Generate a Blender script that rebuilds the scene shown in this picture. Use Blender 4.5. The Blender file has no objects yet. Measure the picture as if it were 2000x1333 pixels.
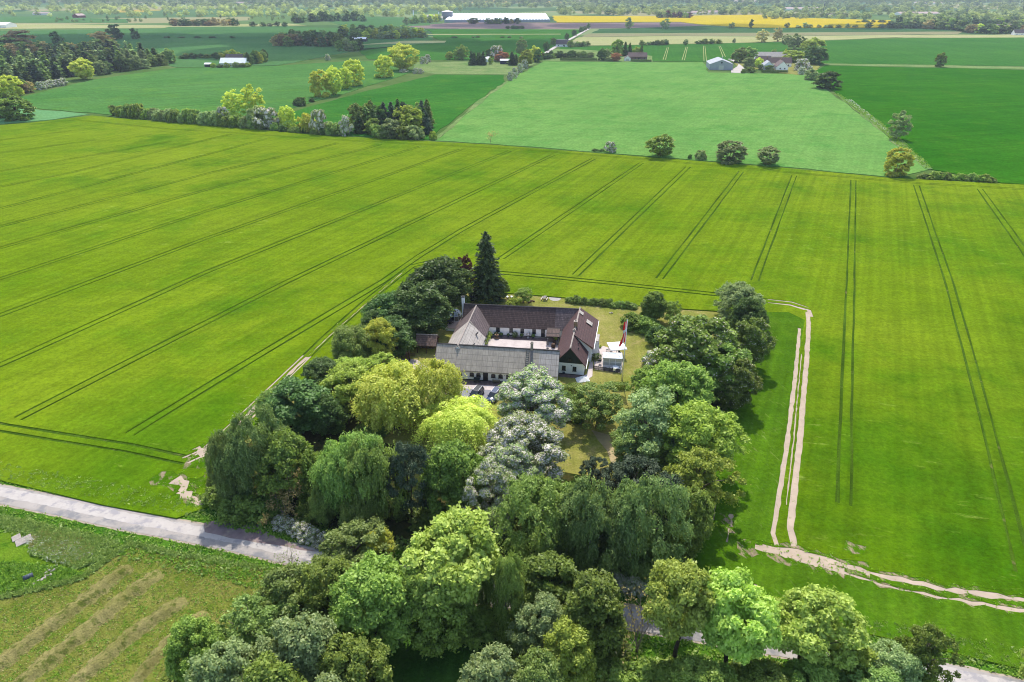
import bpy, math, random
import numpy as np
from mathutils import Vector, Matrix, Quaternion
from mathutils.geometry import delaunay_2d_cdt

random.seed(7)
RNG = np.random.default_rng(11)
SC = bpy.context.scene
COL = SC.collection
R = math.radians
PITCH, CAM_H, F = R(27.5), 70.0, 1333.33


def G(px, py, z=0.0):
    """The place on the level z that the survey photograph shows at (px, py)."""
    x, y = (px - 1000) / F, (666.5 - py) / F
    dy = math.cos(PITCH) + y * math.sin(PITCH)
    dz = -math.sin(PITCH) + y * math.cos(PITCH)
    t = (z - CAM_H) / dz
    return Vector((x * t, dy * t, z))


def height_at(p, ty):
    """Height of an upright at p whose top was measured at row ty."""
    lo, hi = 0.1, 60.0
    for _ in range(40):
        m = (lo + hi) / 2
        z = m - CAM_H
        d = p.y * math.cos(PITCH) - z * math.sin(PITCH)
        up = p.y * math.sin(PITCH) + z * math.cos(PITCH)
        if 666.5 - F * up / d > ty:
            lo = m
        else:
            hi = m
    return lo


def width_at(p, h, w):
    d = p.y * math.cos(PITCH) - (h - CAM_H) * math.sin(PITCH)
    return w * d / F


EXPO = 1.70


def S(r, g, b, k=1.0):
    """Albedo of a matt surface from its 8-bit colour in full sun."""
    o = []
    for c in (r, g, b):
        c /= 255.0
        l = c / 12.92 if c <= 0.04045 else ((c + 0.055) / 1.055) ** 2.4
        o.append(min(0.85, l * k / EXPO))
    return (*o, 1.0)


def tag(o, label=None, cat=None, group=None, kind=None):
    if label: o['label'] = label
    if cat: o['category'] = cat
    if group: o['group'] = group
    if kind: o['kind'] = kind
    return o


def link(o, parent=None):
    COL.objects.link(o)
    if parent: o.parent = parent
    return o


def empty(name, loc=(0, 0, 0), rz=0.0):
    o = bpy.data.objects.new(name, None)
    o.location = loc; o.rotation_euler = (0, 0, rz); o.empty_display_size = 0.5
    return link(o)


# ------------------------------------------------------------------ meshes
class MB:
    def __init__(s):
        s.v, s.f, s.m = [], [], []

    def add(s, vs, fs, m=0):
        b = len(s.v)
        s.v += [tuple(v) for v in vs]
        s.f += [tuple(i + b for i in f) for f in fs]
        s.m += [m] * len(fs)
        return s

    def box(s, x0, x1, y0, y1, z0, z1, m=0):
        return s.add([(x0, y0, z0), (x1, y0, z0), (x1, y1, z0), (x0, y1, z0), (x0, y0, z1), (x1, y0, z1), (x1, y1, z1), (x0, y1, z1)],
                     [(0, 3, 2, 1), (4, 5, 6, 7), (0, 1, 5, 4), (1, 2, 6, 5), (2, 3, 7, 6), (3, 0, 4, 7)], m)

    def prism(s, poly, axis, a, b, m=0):
        """poly of 2-D points swept from a to b along axis (0 x, 1 y, 2 z)."""
        def P(p, t):
            return (t, p[0], p[1]) if axis == 0 else (p[0], t, p[1]) if axis == 1 else (p[0], p[1], t)
        n = len(poly)
        vs = [P(p, a) for p in poly] + [P(p, b) for p in poly]
        fs = [tuple(range(n - 1, -1, -1)), tuple(range(n, 2 * n))] + [(i, (i + 1) % n, n + (i + 1) % n, n + i) for i in range(n)]
        return s.add(vs, fs, m)

    def tube(s, pts, rad, n=7, m=0, cap=True):
        pts = [Vector(p) for p in pts]
        if not hasattr(rad, '__len__'): rad = [rad] * len(pts)
        vs, fs = [], []
        for i, p in enumerate(pts):
            d = (pts[min(i + 1, len(pts) - 1)] - pts[max(i - 1, 0)]).normalized()
            a = d.cross(Vector((0.3, 1, 0.1)) if abs(d.y) < 0.9 else Vector((1, 0, 0))).normalized()
            b = d.cross(a)
            for k in range(n):
                t = 2 * math.pi * k / n
                vs.append(p + (a * math.cos(t) + b * math.sin(t)) * rad[i])
        for i in range(len(pts) - 1):
            for k in range(n):
                k2 = (k + 1) % n
                fs.append((i * n + k, i * n + k2, (i + 1) * n + k2, (i + 1) * n + k))
        if cap:
            fs += [tuple(range(n - 1, -1, -1)), tuple(range((len(pts) - 1) * n, len(pts) * n))]
        return s.add(vs, fs, m)

    def lathe(s, prof, n=12, c=(0, 0, 0), m=0):
        vs, fs = [], []
        for r, z in prof:
            for k in range(n):
                t = 2 * math.pi * k / n
                vs.append((c[0] + r * math.cos(t), c[1] + r * math.sin(t), c[2] + z))
        for i in range(len(prof) - 1):
            for k in range(n):
                k2 = (k + 1) % n
                fs.append((i * n + k, i * n + k2, (i + 1) * n + k2, (i + 1) * n + k))
        fs += [tuple(range(n - 1, -1, -1)), tuple(range((len(prof) - 1) * n, len(prof) * n))]
        return s.add(vs, fs, m)

    def mesh(s, name, mats, smooth=False):
        me = bpy.data.meshes.new(name)
        me.from_pydata(s.v, [], s.f)
        for m in (mats if isinstance(mats, (list, tuple)) else [mats]): me.materials.append(m)
        me.polygons.foreach_set('material_index', s.m)
        if smooth: me.polygons.foreach_set('use_smooth', [True] * len(s.f))
        me.update()
        return me

    def build(s, name, mats, parent=None, smooth=False, bevel=0):
        o = link(bpy.data.objects.new(name, s.mesh(name, mats, smooth)), parent)
        if bevel:
            b = o.modifiers.new('bevel', 'BEVEL'); b.width = bevel; b.segments = 2
        return o


# --------------------------------------------------------------- materials
def nodes(name):
    m = bpy.data.materials.new(name); m.use_nodes = True
    nt = m.node_tree; nt.nodes.clear()
    return m, nt, nt.nodes.new('ShaderNodeOutputMaterial')


def N(nt, t, **kw):
    n = nt.nodes.new('ShaderNode' + t)
    for k, v in kw.items():
        if k in n.inputs: n.inputs[k].default_value = v
        else: setattr(n, k, v)
    return n


def mixc(nt, fac, a, b, mode='MIX'):
    n = nt.nodes.new('ShaderNodeMix'); n.data_type = 'RGBA'; n.blend_type = mode
    for s, v in ((n.inputs[0], fac), (n.inputs[6], a), (n.inputs[7], b)):
        if hasattr(v, 'links'): nt.links.new(v, s)
        else: s.default_value = v
    return n.outputs[2]


def ramp(nt, fac, a, b):
    n = nt.nodes.new('ShaderNodeMapRange'); n.inputs[1].default_value = a; n.inputs[2].default_value = b
    nt.links.new(fac, n.inputs[0]); return n.outputs[0]


def noise(nt, vec, scale, detail=3, rough=0.6):
    n = N(nt, 'TexNoise'); n.inputs['Scale'].default_value = scale; n.inputs['Detail'].default_value = detail
    n.inputs['Roughness'].default_value = rough
    nt.links.new(vec, n.inputs['Vector']); return n.outputs['Fac']


def mapped(nt, vec, rot, scale):
    n = N(nt, 'Mapping', vector_type='TEXTURE'); n.inputs['Rotation'].default_value = rot; n.inputs['Scale'].default_value = scale
    nt.links.new(vec, n.inputs['Vector']); return n.outputs[0]


def plain(name, col, rough=0.7, var=0.15, scale=2.0, metal=0.0, spec=0.3, bump=0.0, dirt=None):
    m, nt, out = nodes(name)
    tc = N(nt, 'TexCoord')
    b = N(nt, 'BsdfPrincipled', Roughness=rough, Metallic=metal)
    b.inputs['Specular IOR Level'].default_value = spec
    f = noise(nt, tc.outputs['Object'], scale, 4)
    dk = tuple(c * (1 - var) for c in col[:3]) + (1,)
    lt = tuple(min(.9, c * (1 + var)) for c in col[:3]) + (1,)
    c = mixc(nt, ramp(nt, f, .3, .7), dk, lt)
    if dirt:
        c = mixc(nt, ramp(nt, noise(nt, tc.outputs['Object'], dirt[1], 5, .7), dirt[2], dirt[3]), c, dirt[0])
    nt.links.new(c, b.inputs['Base Color'])
    if bump:
        bp = N(nt, 'Bump', Strength=bump, Distance=.05); nt.links.new(f, bp.inputs['Height']); nt.links.new(bp.outputs[0], b.inputs['Normal'])
    nt.links.new(b.outputs[0], out.inputs[0])
    return m


def crop(name, c1, c2, ang=0.0, patch=60.0, row=2.0, rowamt=.25, c3=None, c3at=(.62, .75), c3map=None, fine=.7, bump=.5, flecks=None, deeper=None):
    """Growing crop or grass: slow patches, drill-row streaks along ang, fine leafy grain."""
    m, nt, out = nodes(name)
    pos = N(nt, 'NewGeometry').outputs['Position']
    b = N(nt, 'BsdfDiffuse', Roughness=.6)
    c = mixc(nt, ramp(nt, noise(nt, pos, 1 / patch, 4, .62), .32, .68), c1, c2)
    mp = mapped(nt, pos, (0, 0, -ang), (row, row * 45, 1))
    st = noise(nt, mp, 1.0, 2, .5)
    k = nt.nodes.new('ShaderNodeMapRange'); k.inputs[1].default_value = .3; k.inputs[2].default_value = .7
    k.inputs[3].default_value = 1 - rowamt; k.inputs[4].default_value = 1 + rowamt * .6
    nt.links.new(st, k.inputs[0])
    fn = noise(nt, pos, 1 / fine, 4, .72)
    k2 = nt.nodes.new('ShaderNodeMapRange'); k2.inputs[1].default_value = .3; k2.inputs[2].default_value = .7
    k2.inputs[3].default_value = .72; k2.inputs[4].default_value = 1.25
    nt.links.new(fn, k2.inputs[0])
    mm = N(nt, 'Math', operation='MULTIPLY'); nt.links.new(k.outputs[0], mm.inputs[0]); nt.links.new(k2.outputs[0], mm.inputs[1])
    md = noise(nt, mapped(nt, pos, (0, 0, -ang - 1.1), (3.0, 9.0, 1)), 1.0, 4, .65)
    k3 = nt.nodes.new('ShaderNodeMapRange'); k3.inputs[1].default_value = .3; k3.inputs[2].default_value = .7
    k3.inputs[3].default_value = .88; k3.inputs[4].default_value = 1.12
    nt.links.new(md, k3.inputs[0])
    mm2 = N(nt, 'Math', operation='MULTIPLY'); nt.links.new(mm.outputs[0], mm2.inputs[0]); nt.links.new(k3.outputs[0], mm2.inputs[1])
    if c3:
        v = pos if c3map is None else mapped(nt, pos, (0, 0, c3map[0]), (c3map[1], c3map[2], 1))
        f3 = noise(nt, v, 1.0 if c3map else 1 / (patch * .35), 5, .7)
        c = mixc(nt, ramp(nt, f3, *c3at), c, c3)
    if deeper:  # soft blobs where dimmer light is mixed into the crop colour
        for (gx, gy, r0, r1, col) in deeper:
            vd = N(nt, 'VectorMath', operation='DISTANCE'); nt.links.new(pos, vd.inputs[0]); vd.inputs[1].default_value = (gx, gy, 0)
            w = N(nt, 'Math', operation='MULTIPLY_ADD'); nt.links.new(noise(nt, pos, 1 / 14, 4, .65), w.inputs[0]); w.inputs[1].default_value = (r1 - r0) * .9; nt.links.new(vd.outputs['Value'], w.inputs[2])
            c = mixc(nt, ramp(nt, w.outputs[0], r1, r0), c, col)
    if flecks:
        col, ang2, sx, sy, lo, hi = flecks
        f4 = noise(nt, mapped(nt, pos, (0, 0, ang2), (sx, sy, 1)), 1.0, 4, .68)
        big = ramp(nt, noise(nt, pos, 1 / 90, 2), .42, .62)
        q = N(nt, 'Math', operation='MULTIPLY'); nt.links.new(ramp(nt, f4, lo, hi), q.inputs[0]); nt.links.new(big, q.inputs[1])
        c = mixc(nt, q.outputs[0], c, col)
    hsv = N(nt, 'HueSaturation'); nt.links.new(c, hsv.inputs['Color']); nt.links.new(mm2.outputs[0], hsv.inputs['Value'])
    nt.links.new(hsv.outputs[0], b.inputs['Color'])
    bp = N(nt, 'Bump', Strength=bump, Distance=.35); nt.links.new(fn, bp.inputs['Height']); nt.links.new(bp.outputs[0], b.inputs['Normal'])
    nt.links.new(b.outputs[0], out.inputs[0])
    return m


def leaf(name, c1, c2, trans=.42, gloss=.012, hue=.02, val=.25):
    """Leaves: two tones picked leaf by leaf, a slight shift from tree to tree, light coming through."""
    m, nt, out = nodes(name)
    at = N(nt, 'Attribute', attribute_name='var')
    oi = N(nt, 'ObjectInfo')
    c = mixc(nt, at.outputs['Fac'], c1, c2)
    hs = N(nt, 'HueSaturation')
    for sock, lo, hi in (('Hue', .5 - hue * 1.2, .5 + hue * .3), ('Value', 1 - val, 1 + val)):
        k = nt.nodes.new('ShaderNodeMapRange'); k.inputs[3].default_value = lo; k.inputs[4].default_value = hi
        nt.links.new(oi.outputs['Random'], k.inputs[0]); nt.links.new(k.outputs[0], hs.inputs[sock])
    nt.links.new(c, hs.inputs['Color'])
    d = N(nt, 'BsdfDiffuse'); nt.links.new(hs.outputs[0], d.inputs[0])
    t = N(nt, 'BsdfTranslucent')
    tc = mixc(nt, .35, hs.outputs[0], (1.0, .95, .25, 1), 'MULTIPLY'); nt.links.new(tc, t.inputs[0])
    x = N(nt, 'MixShader'); x.inputs[0].default_value = trans
    nt.links.new(d.outputs[0], x.inputs[1]); nt.links.new(t.outputs[0], x.inputs[2])
    g = N(nt, 'BsdfGlossy', Roughness=.45); g.inputs[0].default_value = (1, 1, 1, 1)
    x2 = N(nt, 'MixShader'); x2.inputs[0].default_value = gloss
    nt.links.new(x.outputs[0], x2.inputs[1]); nt.links.new(g.outputs[0], x2.inputs[2])
    nt.links.new(x2.outputs[0], out.inputs[0])
    return m


def sheets(name, base, joint, w, h, axis='XZ', amt=.2, joints=.012, dirt=None, scale=6):
    """Roofing laid in courses: base colour broken by joints, weather stains."""
    m, nt, out = nodes(name)
    tc = N(nt, 'TexCoord'); sp = N(nt, 'SeparateXYZ'); nt.links.new(tc.outputs['Object'], sp.inputs[0])
    cb = N(nt, 'CombineXYZ'); nt.links.new(sp.outputs[axis[0]], cb.inputs[0]); nt.links.new(sp.outputs[axis[1]], cb.inputs[1])
    br = N(nt, 'TexBrick', offset=0.0 if joints > .02 else .5); br.inputs['Scale'].default_value = 1
    br.inputs['Brick Width'].default_value = w; br.inputs['Row Height'].default_value = h; br.inputs['Mortar Size'].default_value = joints
    nt.links.new(cb.outputs[0], br.inputs['Vector'])
    br.inputs['Color1'].default_value = tuple(x * (1 - amt) for x in base[:3]) + (1,)
    br.inputs['Color2'].default_value = tuple(min(.85, x * (1 + amt)) for x in base[:3]) + (1,)
    br.inputs['Mortar'].default_value = joint
    c = br.outputs['Color']
    n1 = noise(nt, tc.outputs['Object'], .5, 5, .7)
    c = mixc(nt, ramp(nt, n1, .4, .75), c, tuple(x * .72 for x in base[:3]) + (1,))
    n2 = noise(nt, mapped(nt, cb.outputs[0], (0, 0, 0), (.12, .9, 1)), 1.0, 3, .6)
    hs = N(nt, 'HueSaturation'); k = nt.nodes.new('ShaderNodeMapRange'); k.inputs[3].default_value = .8; k.inputs[4].default_value = 1.2
    k.inputs[1].default_value = .3; k.inputs[2].default_value = .7
    nt.links.new(n2, k.inputs[0]); nt.links.new(k.outputs[0], hs.inputs['Value']); nt.links.new(c, hs.inputs['Color']); c = hs.outputs[0]
    if dirt:
        c = mixc(nt, ramp(nt, noise(nt, tc.outputs['Object'], dirt[1], 6, .75), dirt[2], dirt[3]), c, dirt[0])
    b = N(nt, 'BsdfPrincipled', Roughness=.75); b.inputs['Specular IOR Level'].default_value = .25
    nt.links.new(c, b.inputs['Base Color'])
    bp = N(nt, 'Bump', Strength=.4, Distance=.03); nt.links.new(br.outputs['Fac'], bp.inputs['Height']); bp.invert = True
    nt.links.new(bp.outputs[0], b.inputs['Normal'])
    nt.links.new(b.outputs[0], out.inputs[0])
    return m


def glass(name, col=(.02, .025, .03, 1)):
    m, nt, out = nodes(name)
    b = N(nt, 'BsdfPrincipled', Roughness=.08); b.inputs['Base Color'].default_value = col
    b.inputs['Specular IOR Level'].default_value = .6
    nt.links.new(b.outputs[0], out.inputs[0]); return m


def clear_glass(name):
    m, nt, out = nodes(name)
    t = N(nt, 'BsdfTransparent'); t.inputs[0].default_value = (.86, .93, .92, 1)
    g = N(nt, 'BsdfGlossy', Roughness=.05)
    x = N(nt, 'MixShader'); fr = N(nt, 'Fresnel', IOR=1.5)
    a = N(nt, 'Math', operation='ADD'); a.inputs[1].default_value = .12; nt.links.new(fr.outputs[0], a.inputs[0])
    nt.links.new(a.outputs[0], x.inputs[0]); nt.links.new(t.outputs[0], x.inputs[1]); nt.links.new(g.outputs[0], x.inputs[2])
    nt.links.new(x.outputs[0], out.inputs[0]); return m

# ------------------------------------------------------------------- trees
def unit(a):
    return a / np.maximum(np.linalg.norm(a, axis=-1, keepdims=True), 1e-9)


def rdir(rng, n):
    return unit(rng.normal(size=(n, 3)))


class Foliage:
    """Leaf arrays: centre, facing, half length, half width, tone and slot."""
    def __init__(s):
        s.P, s.Nn, s.L, s.W, s.V, s.M, s.T = [], [], [], [], [], [], []

    def add(s, P, Nn, l, w, v, m=0, T=None):
        n = len(P)
        s.P.append(P); s.Nn.append(unit(Nn)); s.L.append(np.broadcast_to(l, (n,))); s.W.append(np.broadcast_to(w, (n,)))
        s.V.append(np.clip(np.broadcast_to(v, (n,)), 0, 1)); s.M.append(np.full(n, m))
        s.T.append(T if T is not None else np.zeros((n, 3)))

    def quads(s, rng):
        P, Nn, L, W, V, M, T = (np.concatenate(x) for x in (s.P, s.Nn, s.L, s.W, s.V, s.M, s.T))
        a = np.where(np.linalg.norm(T, axis=1, keepdims=True) > .01, T, rdir(rng, len(P)))
        t1 = unit(a - Nn * np.sum(a * Nn, 1, keepdims=True)); t2 = np.cross(Nn, t1)
        q = np.stack([P + t1 * L[:, None], P + t2 * W[:, None], P - t1 * L[:, None], P - t2 * W[:, None]], 1)
        return q, V, M


def quad_mesh(name, q, V, M, mats, extra=None):
    n = len(q)
    me = bpy.data.meshes.new(name)
    vs = q.reshape(-1, 3); fs = np.arange(n * 4).reshape(n, 4)
    if extra is not None and extra.v:
        b = len(vs)
        vl = vs.tolist() + [tuple(v) for v in extra.v]
        fl = fs.tolist() + [tuple(i + b for i in f) for f in extra.f]
        me.from_pydata(vl, [], fl)
        mi = np.concatenate([M, np.array(extra.m) + 1]) if len(extra.m) else M
        V = np.concatenate([V, np.zeros(len(extra.f))])
    else:
        me.from_pydata(vs, [], fs)
        mi = M
    for m in mats: me.materials.append(m)
    me.polygons.foreach_set('material_index', mi.astype(np.int32))
    me.attributes.new('var', 'FLOAT', 'FACE').data.foreach_set('value', V.astype(np.float32))
    me.update()
    return me


def lobes(rng, d, n=9, amp=.28):
    r = np.ones(len(d))
    for _ in range(n):
        l = rdir(rng, 1)[0]
        r += rng.uniform(-amp, amp) * np.exp(5 * (d @ l - 1))
    return r


def sph(rng, n):
    i = np.arange(n) + .5
    z = 1 - 2 * i / n
    t = math.pi * (1 + 5 ** .5) * i
    d = np.stack([np.cos(t) * np.sqrt(1 - z * z), np.sin(t) * np.sqrt(1 - z * z), z], 1)
    return unit(d + rng.normal(size=(n, 3)) * .18)


def clumps(rng, Rr, z0, z1, n, egg=.25, inner=.3, amp=.28, rc=(.17, .3)):
    d = sph(rng, n); k = lobes(rng, d, amp=amp)
    isin = rng.random(n) < inner
    r = np.where(isin, rng.uniform(.25, .65, n), rng.uniform(.76, .95, n)) * k
    zc, rz = (z0 + z1) / 2, (z1 - z0) / 2
    w = 1 - egg * d[:, 2] * .6
    c = np.stack([d[:, 0] * r * Rr * w, d[:, 1] * r * Rr * w, zc - egg * .2 * rz + d[:, 2] * r * rz], 1)
    rad = rng.uniform(*rc, n) * Rr
    return c, rad, d


def make_trunk(rng, H, Rr, cl, limbs=6, r0=.32, top=.72, lean=.4, n=7):
    mb = MB()
    pts = [Vector((0, 0, -.3)), Vector((0, 0, H * .12))]
    x = y = 0
    for f in (.3, .5, top):
        x += rng.uniform(-lean, lean); y += rng.uniform(-lean, lean)
        pts.append(Vector((x, y, H * f)))
    rr = [r0 * 1.35, r0, r0 * .8, r0 * .55, r0 * .15]
    mb.tube(pts, rr, n)
    for k in range(min(limbs, len(cl))):
        c = Vector(cl[int(rng.integers(len(cl)))])
        s = pts[1].lerp(pts[3], rng.uniform(.2, 1))
        m = s.lerp(c, .5) + Vector((0, 0, rng.uniform(.2, .9)))
        mb.tube([s, m, c], [r0 * .42, r0 * .25, r0 * .07], max(4, n - 2))
    return mb


def arch_round(seed, nl, ls, H=14.0, Rr=5.0, z0=.12, ncl=90, egg=.25, wide=.62, amp=.3, inner=.28, up=.35, rc=(.17, .3), squash=.8, limbs=6, r0=.32):
    rng = np.random.default_rng(seed); f = Foliage()
    c, rad, d = clumps(rng, Rr, H * z0, H * .97, ncl, egg, inner, amp, rc)
    ci = rng.choice(ncl, nl, p=rad ** 2 / np.sum(rad ** 2))
    ld = rdir(rng, nl); ld[:, 2] = np.where(ld[:, 2] < -.35, -ld[:, 2], ld[:, 2])
    out = unit(c[ci] - np.array([0, 0, H * .45]))
    ld = unit(ld + out * .35)
    P = c[ci] + ld * (rad[ci] * (.45 + .75 * rng.random(nl) ** .8))[:, None] * np.array([1, 1, squash]) + rng.normal(size=(nl, 3)) * Rr * .02
    sp = rng.random(nl) < .16
    P = P + out * (sp * np.minimum(rng.exponential(.05, nl), .13) * Rr)[:, None]
    Nn = ld * .6 + out * .25 + np.array([0, 0, up]) + rng.normal(size=(nl, 3)) * .8
    cv = rng.random(ncl)
    f.add(P, Nn, ls * rng.uniform(.6, 1.35, nl), ls * wide * rng.uniform(.6, 1.35, nl), .35 * cv[ci] + .65 * rng.random(nl))
    return f, make_trunk(rng, H, Rr, c[d[:, 2] > -.5], limbs, r0), rng, (c, rad, d)


def arch_strand(seed, nst, per, ls, H=14.0, Rr=5.0, z0=.2, length=(1.5, 4.5), ncl=70, wide=.3, top=.55, low=.35, arch=.5, r0=.3, limbs=7, dome=.3, amp=.32, rc=(.2, .34)):
    """Hanging foliage: strings of narrow leaves falling from the boughs."""
    rng = np.random.default_rng(seed); f = Foliage()
    c, rad, d = clumps(rng, Rr, H * z0, H * .97, ncl, .1, .25, amp, rc)
    ci = rng.integers(ncl, size=nst)
    ld = rdir(rng, nst); ld[:, 2] = np.abs(ld[:, 2]) * 1.1 - .2; ld = unit(ld)
    st = c[ci] + ld * rad[ci][:, None]
    st = st + unit(st - np.array([0, 0, H * .5])) * ((rng.random(nst) < .3) * np.minimum(rng.exponential(.07, nst), .2) * Rr)[:, None]
    out = st.copy(); out[:, 2] = 0; out = unit(out)
    ln = rng.uniform(*length, nst)
    ln = np.minimum(ln, np.maximum(st[:, 2] - low, .4))
    tt = (np.arange(per) + .5) / per
    t = np.clip(tt[None, :] + rng.normal(size=(nst, per)) * .04, 0, 1)
    P = st[:, None, :] + out[:, None, :] * (arch * np.sin(t * 1.5) * ln[:, None] * .35)[..., None]
    P[..., 2] -= (t ** 1.25) * ln[:, None]
    P += rng.normal(size=P.shape) * .13
    P = P.reshape(-1, 3); n = len(P)
    Nn = np.repeat(out, per, 0) * .7 + np.array([0, 0, .55]) + rng.normal(size=(n, 3)) * .55
    T = np.tile(np.array([0, 0, -1.0]), (n, 1)) + rng.normal(size=(n, 3)) * .35
    cv = rng.random(ncl)
    f.add(P, Nn, ls * rng.uniform(.7, 1.3, n), ls * wide * rng.uniform(.7, 1.3, n), .4 * np.repeat(cv[ci], per) + .6 * rng.random(n), 0, T)
    nt = int(n * dome)
    ci = rng.integers(ncl, size=nt); ld = rdir(rng, nt); ld[:, 2] = np.abs(ld[:, 2])
    f.add(c[ci] + ld * (rad[ci] * rng.uniform(.7, 1.1, nt))[:, None], ld + np.array([0, 0, .5]) + rng.normal(size=(nt, 3)) * .4,
          ls * .8, ls * .45, .4 * cv[ci] + .6 * rng.random(nt))
    return f, make_trunk(rng, H, Rr, c, limbs, r0), rng, (c, rad, d)


def arch_spruce(seed, ls, H=18.0, Rr=4.2, whorls=34, br=13, per=16, jag=.25):
    rng = np.random.default_rng(seed); f = Foliage(); P, Nn, T = [], [], []
    for w in range(whorls):
        fz = w / (whorls - 1)
        z = H * (.04 + .95 * fz); r = Rr * (1 - fz) ** .52 * (1 - .28 * max(0, .14 - fz) / .14) + .15
        nb = max(4, int(br * (.4 + .6 * (1 - fz))))
        for k in range(nb):
            a = rng.uniform(0, 2 * math.pi); rr = r * rng.uniform(1 - jag, 1 + jag * .5)
            m = max(3, int(per * (.3 + .7 * rr / Rr)))
            t = rng.uniform(.25, 1, m)
            sd = rng.normal(size=m) * .3 * (1 - .5 * t)
            x = rr * t; zz = z - .55 * rr * .5 * t ** 1.6 + .12 * rr * np.maximum(t - .75, 0) * 4 + rng.normal(size=m) * .12
            P.append(np.stack([x * math.cos(a) - sd * math.sin(a), x * math.sin(a) + sd * math.cos(a), zz], 1))
            Nn.append(np.stack([np.full(m, math.cos(a) * .35), np.full(m, math.sin(a) * .35), np.ones(m)], 1) + rng.normal(size=(m, 3)) * .35)
            T.append(np.tile([math.cos(a), math.sin(a), -.4], (m, 1)))
    P, Nn, T = np.concatenate(P), np.concatenate(Nn), np.concatenate(T)
    f.add(P, Nn, ls * rng.uniform(.7, 1.3, len(P)), ls * .5, rng.random(len(P)), 0, T)
    mb = MB(); mb.tube([(0, 0, -.3), (0, 0, H * .5), (0, 0, H * .97)], [.34, .2, .03], 7)
    return f, mb, rng, None


def branch(mb, rng, p, d, ln, r, depth, n=5, tips=None, gn=.14, spread=.75):
    q = p
    pts, rad = [p], [r]
    for k in range(3):
        d = (d + Vector(rng.normal(size=3)) * gn + Vector((0, 0, .05))).normalized()
        q = q + d * ln / 3; pts.append(q); rad.append(r * (1 - .28 * (k + 1)))
    mb.tube(pts, rad, n, cap=False)
    if depth == 0:
        if tips is not None: tips.append(tuple(q))
        return
    for k in range(int(rng.integers(2, 4)) + (depth > 2)):
        s = pts[1 + int(rng.integers(3))]
        nd = (d + Vector(rng.normal(size=3)) * spread).normalized()
        if nd.z < -.15: nd.z = abs(nd.z) * .3
        branch(mb, rng, s, nd, ln * rng.uniform(.55, .8), r * .45, depth - 1, max(3, n - 1), tips, gn, spread)


def arch_bare(seed, H=8.0, depth=4, r0=.16, nl=500, ls=.16, stems=1, spread=.75):
    rng = np.random.default_rng(seed); mb = MB(); tips = []
    for s in range(stems):
        d = Vector((rng.normal() * .12 * stems, rng.normal() * .12 * stems, 1)).normalized()
        branch(mb, rng, Vector((rng.normal() * .15 * (stems - 1), rng.normal() * .15 * (stems - 1), -.1)), d, H * .42, r0, depth, 6, tips, .13, spread)
    f = Foliage(); tp = np.array(tips)
    ci = rng.integers(len(tp), size=nl)
    P = tp[ci] + rng.normal(size=(nl, 3)) * .28
    f.add(P, rdir(rng, nl) + np.array([0, 0, .5]), ls, ls * .6, rng.random(nl))
    return f, mb, rng, None


def blossoms(arch, nl, ls, up=True):
    """Flowers sitting on the outside of a crown's clumps."""
    f0, mb, rng, (c, rad, d) = arch
    f = Foliage(); ci = rng.choice(len(c), nl, p=rad ** 2 / np.sum(rad ** 2))
    ld = rdir(rng, nl); ld[:, 2] = np.abs(ld[:, 2]) * 1.2 - .15
    ld = unit(ld + unit(c[ci] - np.array([0, 0, c[:, 2].mean()])) * .4)
    P = c[ci] + ld * (rad[ci] * rng.uniform(.86, 1.16, nl))[:, None] * np.array([1, 1, .85])
    f.add(P, ld + np.array([0, 0, .3]) + rng.normal(size=(nl, 3)) * .35, ls * rng.uniform(.6, 1.3, nl), ls * .8, rng.random(nl))
    return f


ARCH = {}


def proto(key, arch, H, Rr, leafm, barkm, flower=None, flowerm=None, merged=False):
    f, mb, rng, _ = arch
    q, V, M = f.quads(rng)
    if merged:
        if flower:
            q2, V2, M2 = flower.quads(rng)
            q = np.concatenate([q, q2]); V = np.concatenate([V, V2]); M = np.concatenate([M, np.full(len(q2), 2)])
        ARCH[key] = dict(mesh=quad_mesh(key, q, V, M, [leafm, barkm] + ([flowerm] if flower else []), mb), H=H, R=Rr, raw=(q, V))
    else:
        a = dict(crown=quad_mesh(key + '_crown', q, V, M, [leafm]), trunk=mb.mesh(key + '_trunk', barkm, True), H=H, R=Rr)
        if flower:
            q2, V2, M2 = flower.quads(rng); a['blossom'] = quad_mesh(key + '_blossom', q2, V2, M2, [flowerm])
        ARCH[key] = a


SEQ = {}


def own_mat(o, m):
    s = o.material_slots[0]; s.link = 'OBJECT'; s.material = m


def plant(name, keys, mat, loc, H, Rr, label, cat='tree', group=None, rz=None, lean=0.0):
    """One tree or shrub: an Empty with trunk and crown, or one mesh when it is far away."""
    k = keys[SEQ.get(tuple(keys), 0) % len(keys)]; SEQ[tuple(keys)] = SEQ.get(tuple(keys), 0) + 1
    a = ARCH[k]
    rz = random.uniform(0, 6.28) if rz is None else rz
    sc = (Rr / a['R'], Rr / a['R'] * random.uniform(.92, 1.08), H / a['H'])
    if 'mesh' in a:
        o = link(bpy.data.objects.new(name, a['mesh']))
        if mat: own_mat(o, mat)
        o.location = loc; o.rotation_euler = (0, 0, rz); o.scale = sc
        return tag(o, label, cat, group)
    e = empty(name, loc, rz); e.scale = sc
    if lean: e.rotation_euler = (lean, 0, rz)
    tag(e, label, cat, group)
    t = link(bpy.data.objects.new('trunk' if cat == 'tree' else 'stems', a['trunk']), e)
    c = link(bpy.data.objects.new('crown' if cat == 'tree' else 'foliage', a['crown']), e)
    if mat: own_mat(c, mat)
    if 'blossom' in a: link(bpy.data.objects.new('blossom', a['blossom']), e)
    return e


def at_px(bx, by, ty, w):
    p = G(bx, by); h = height_at(p, ty)
    return p, h, width_at(p, h * .5, w) / 2

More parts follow.
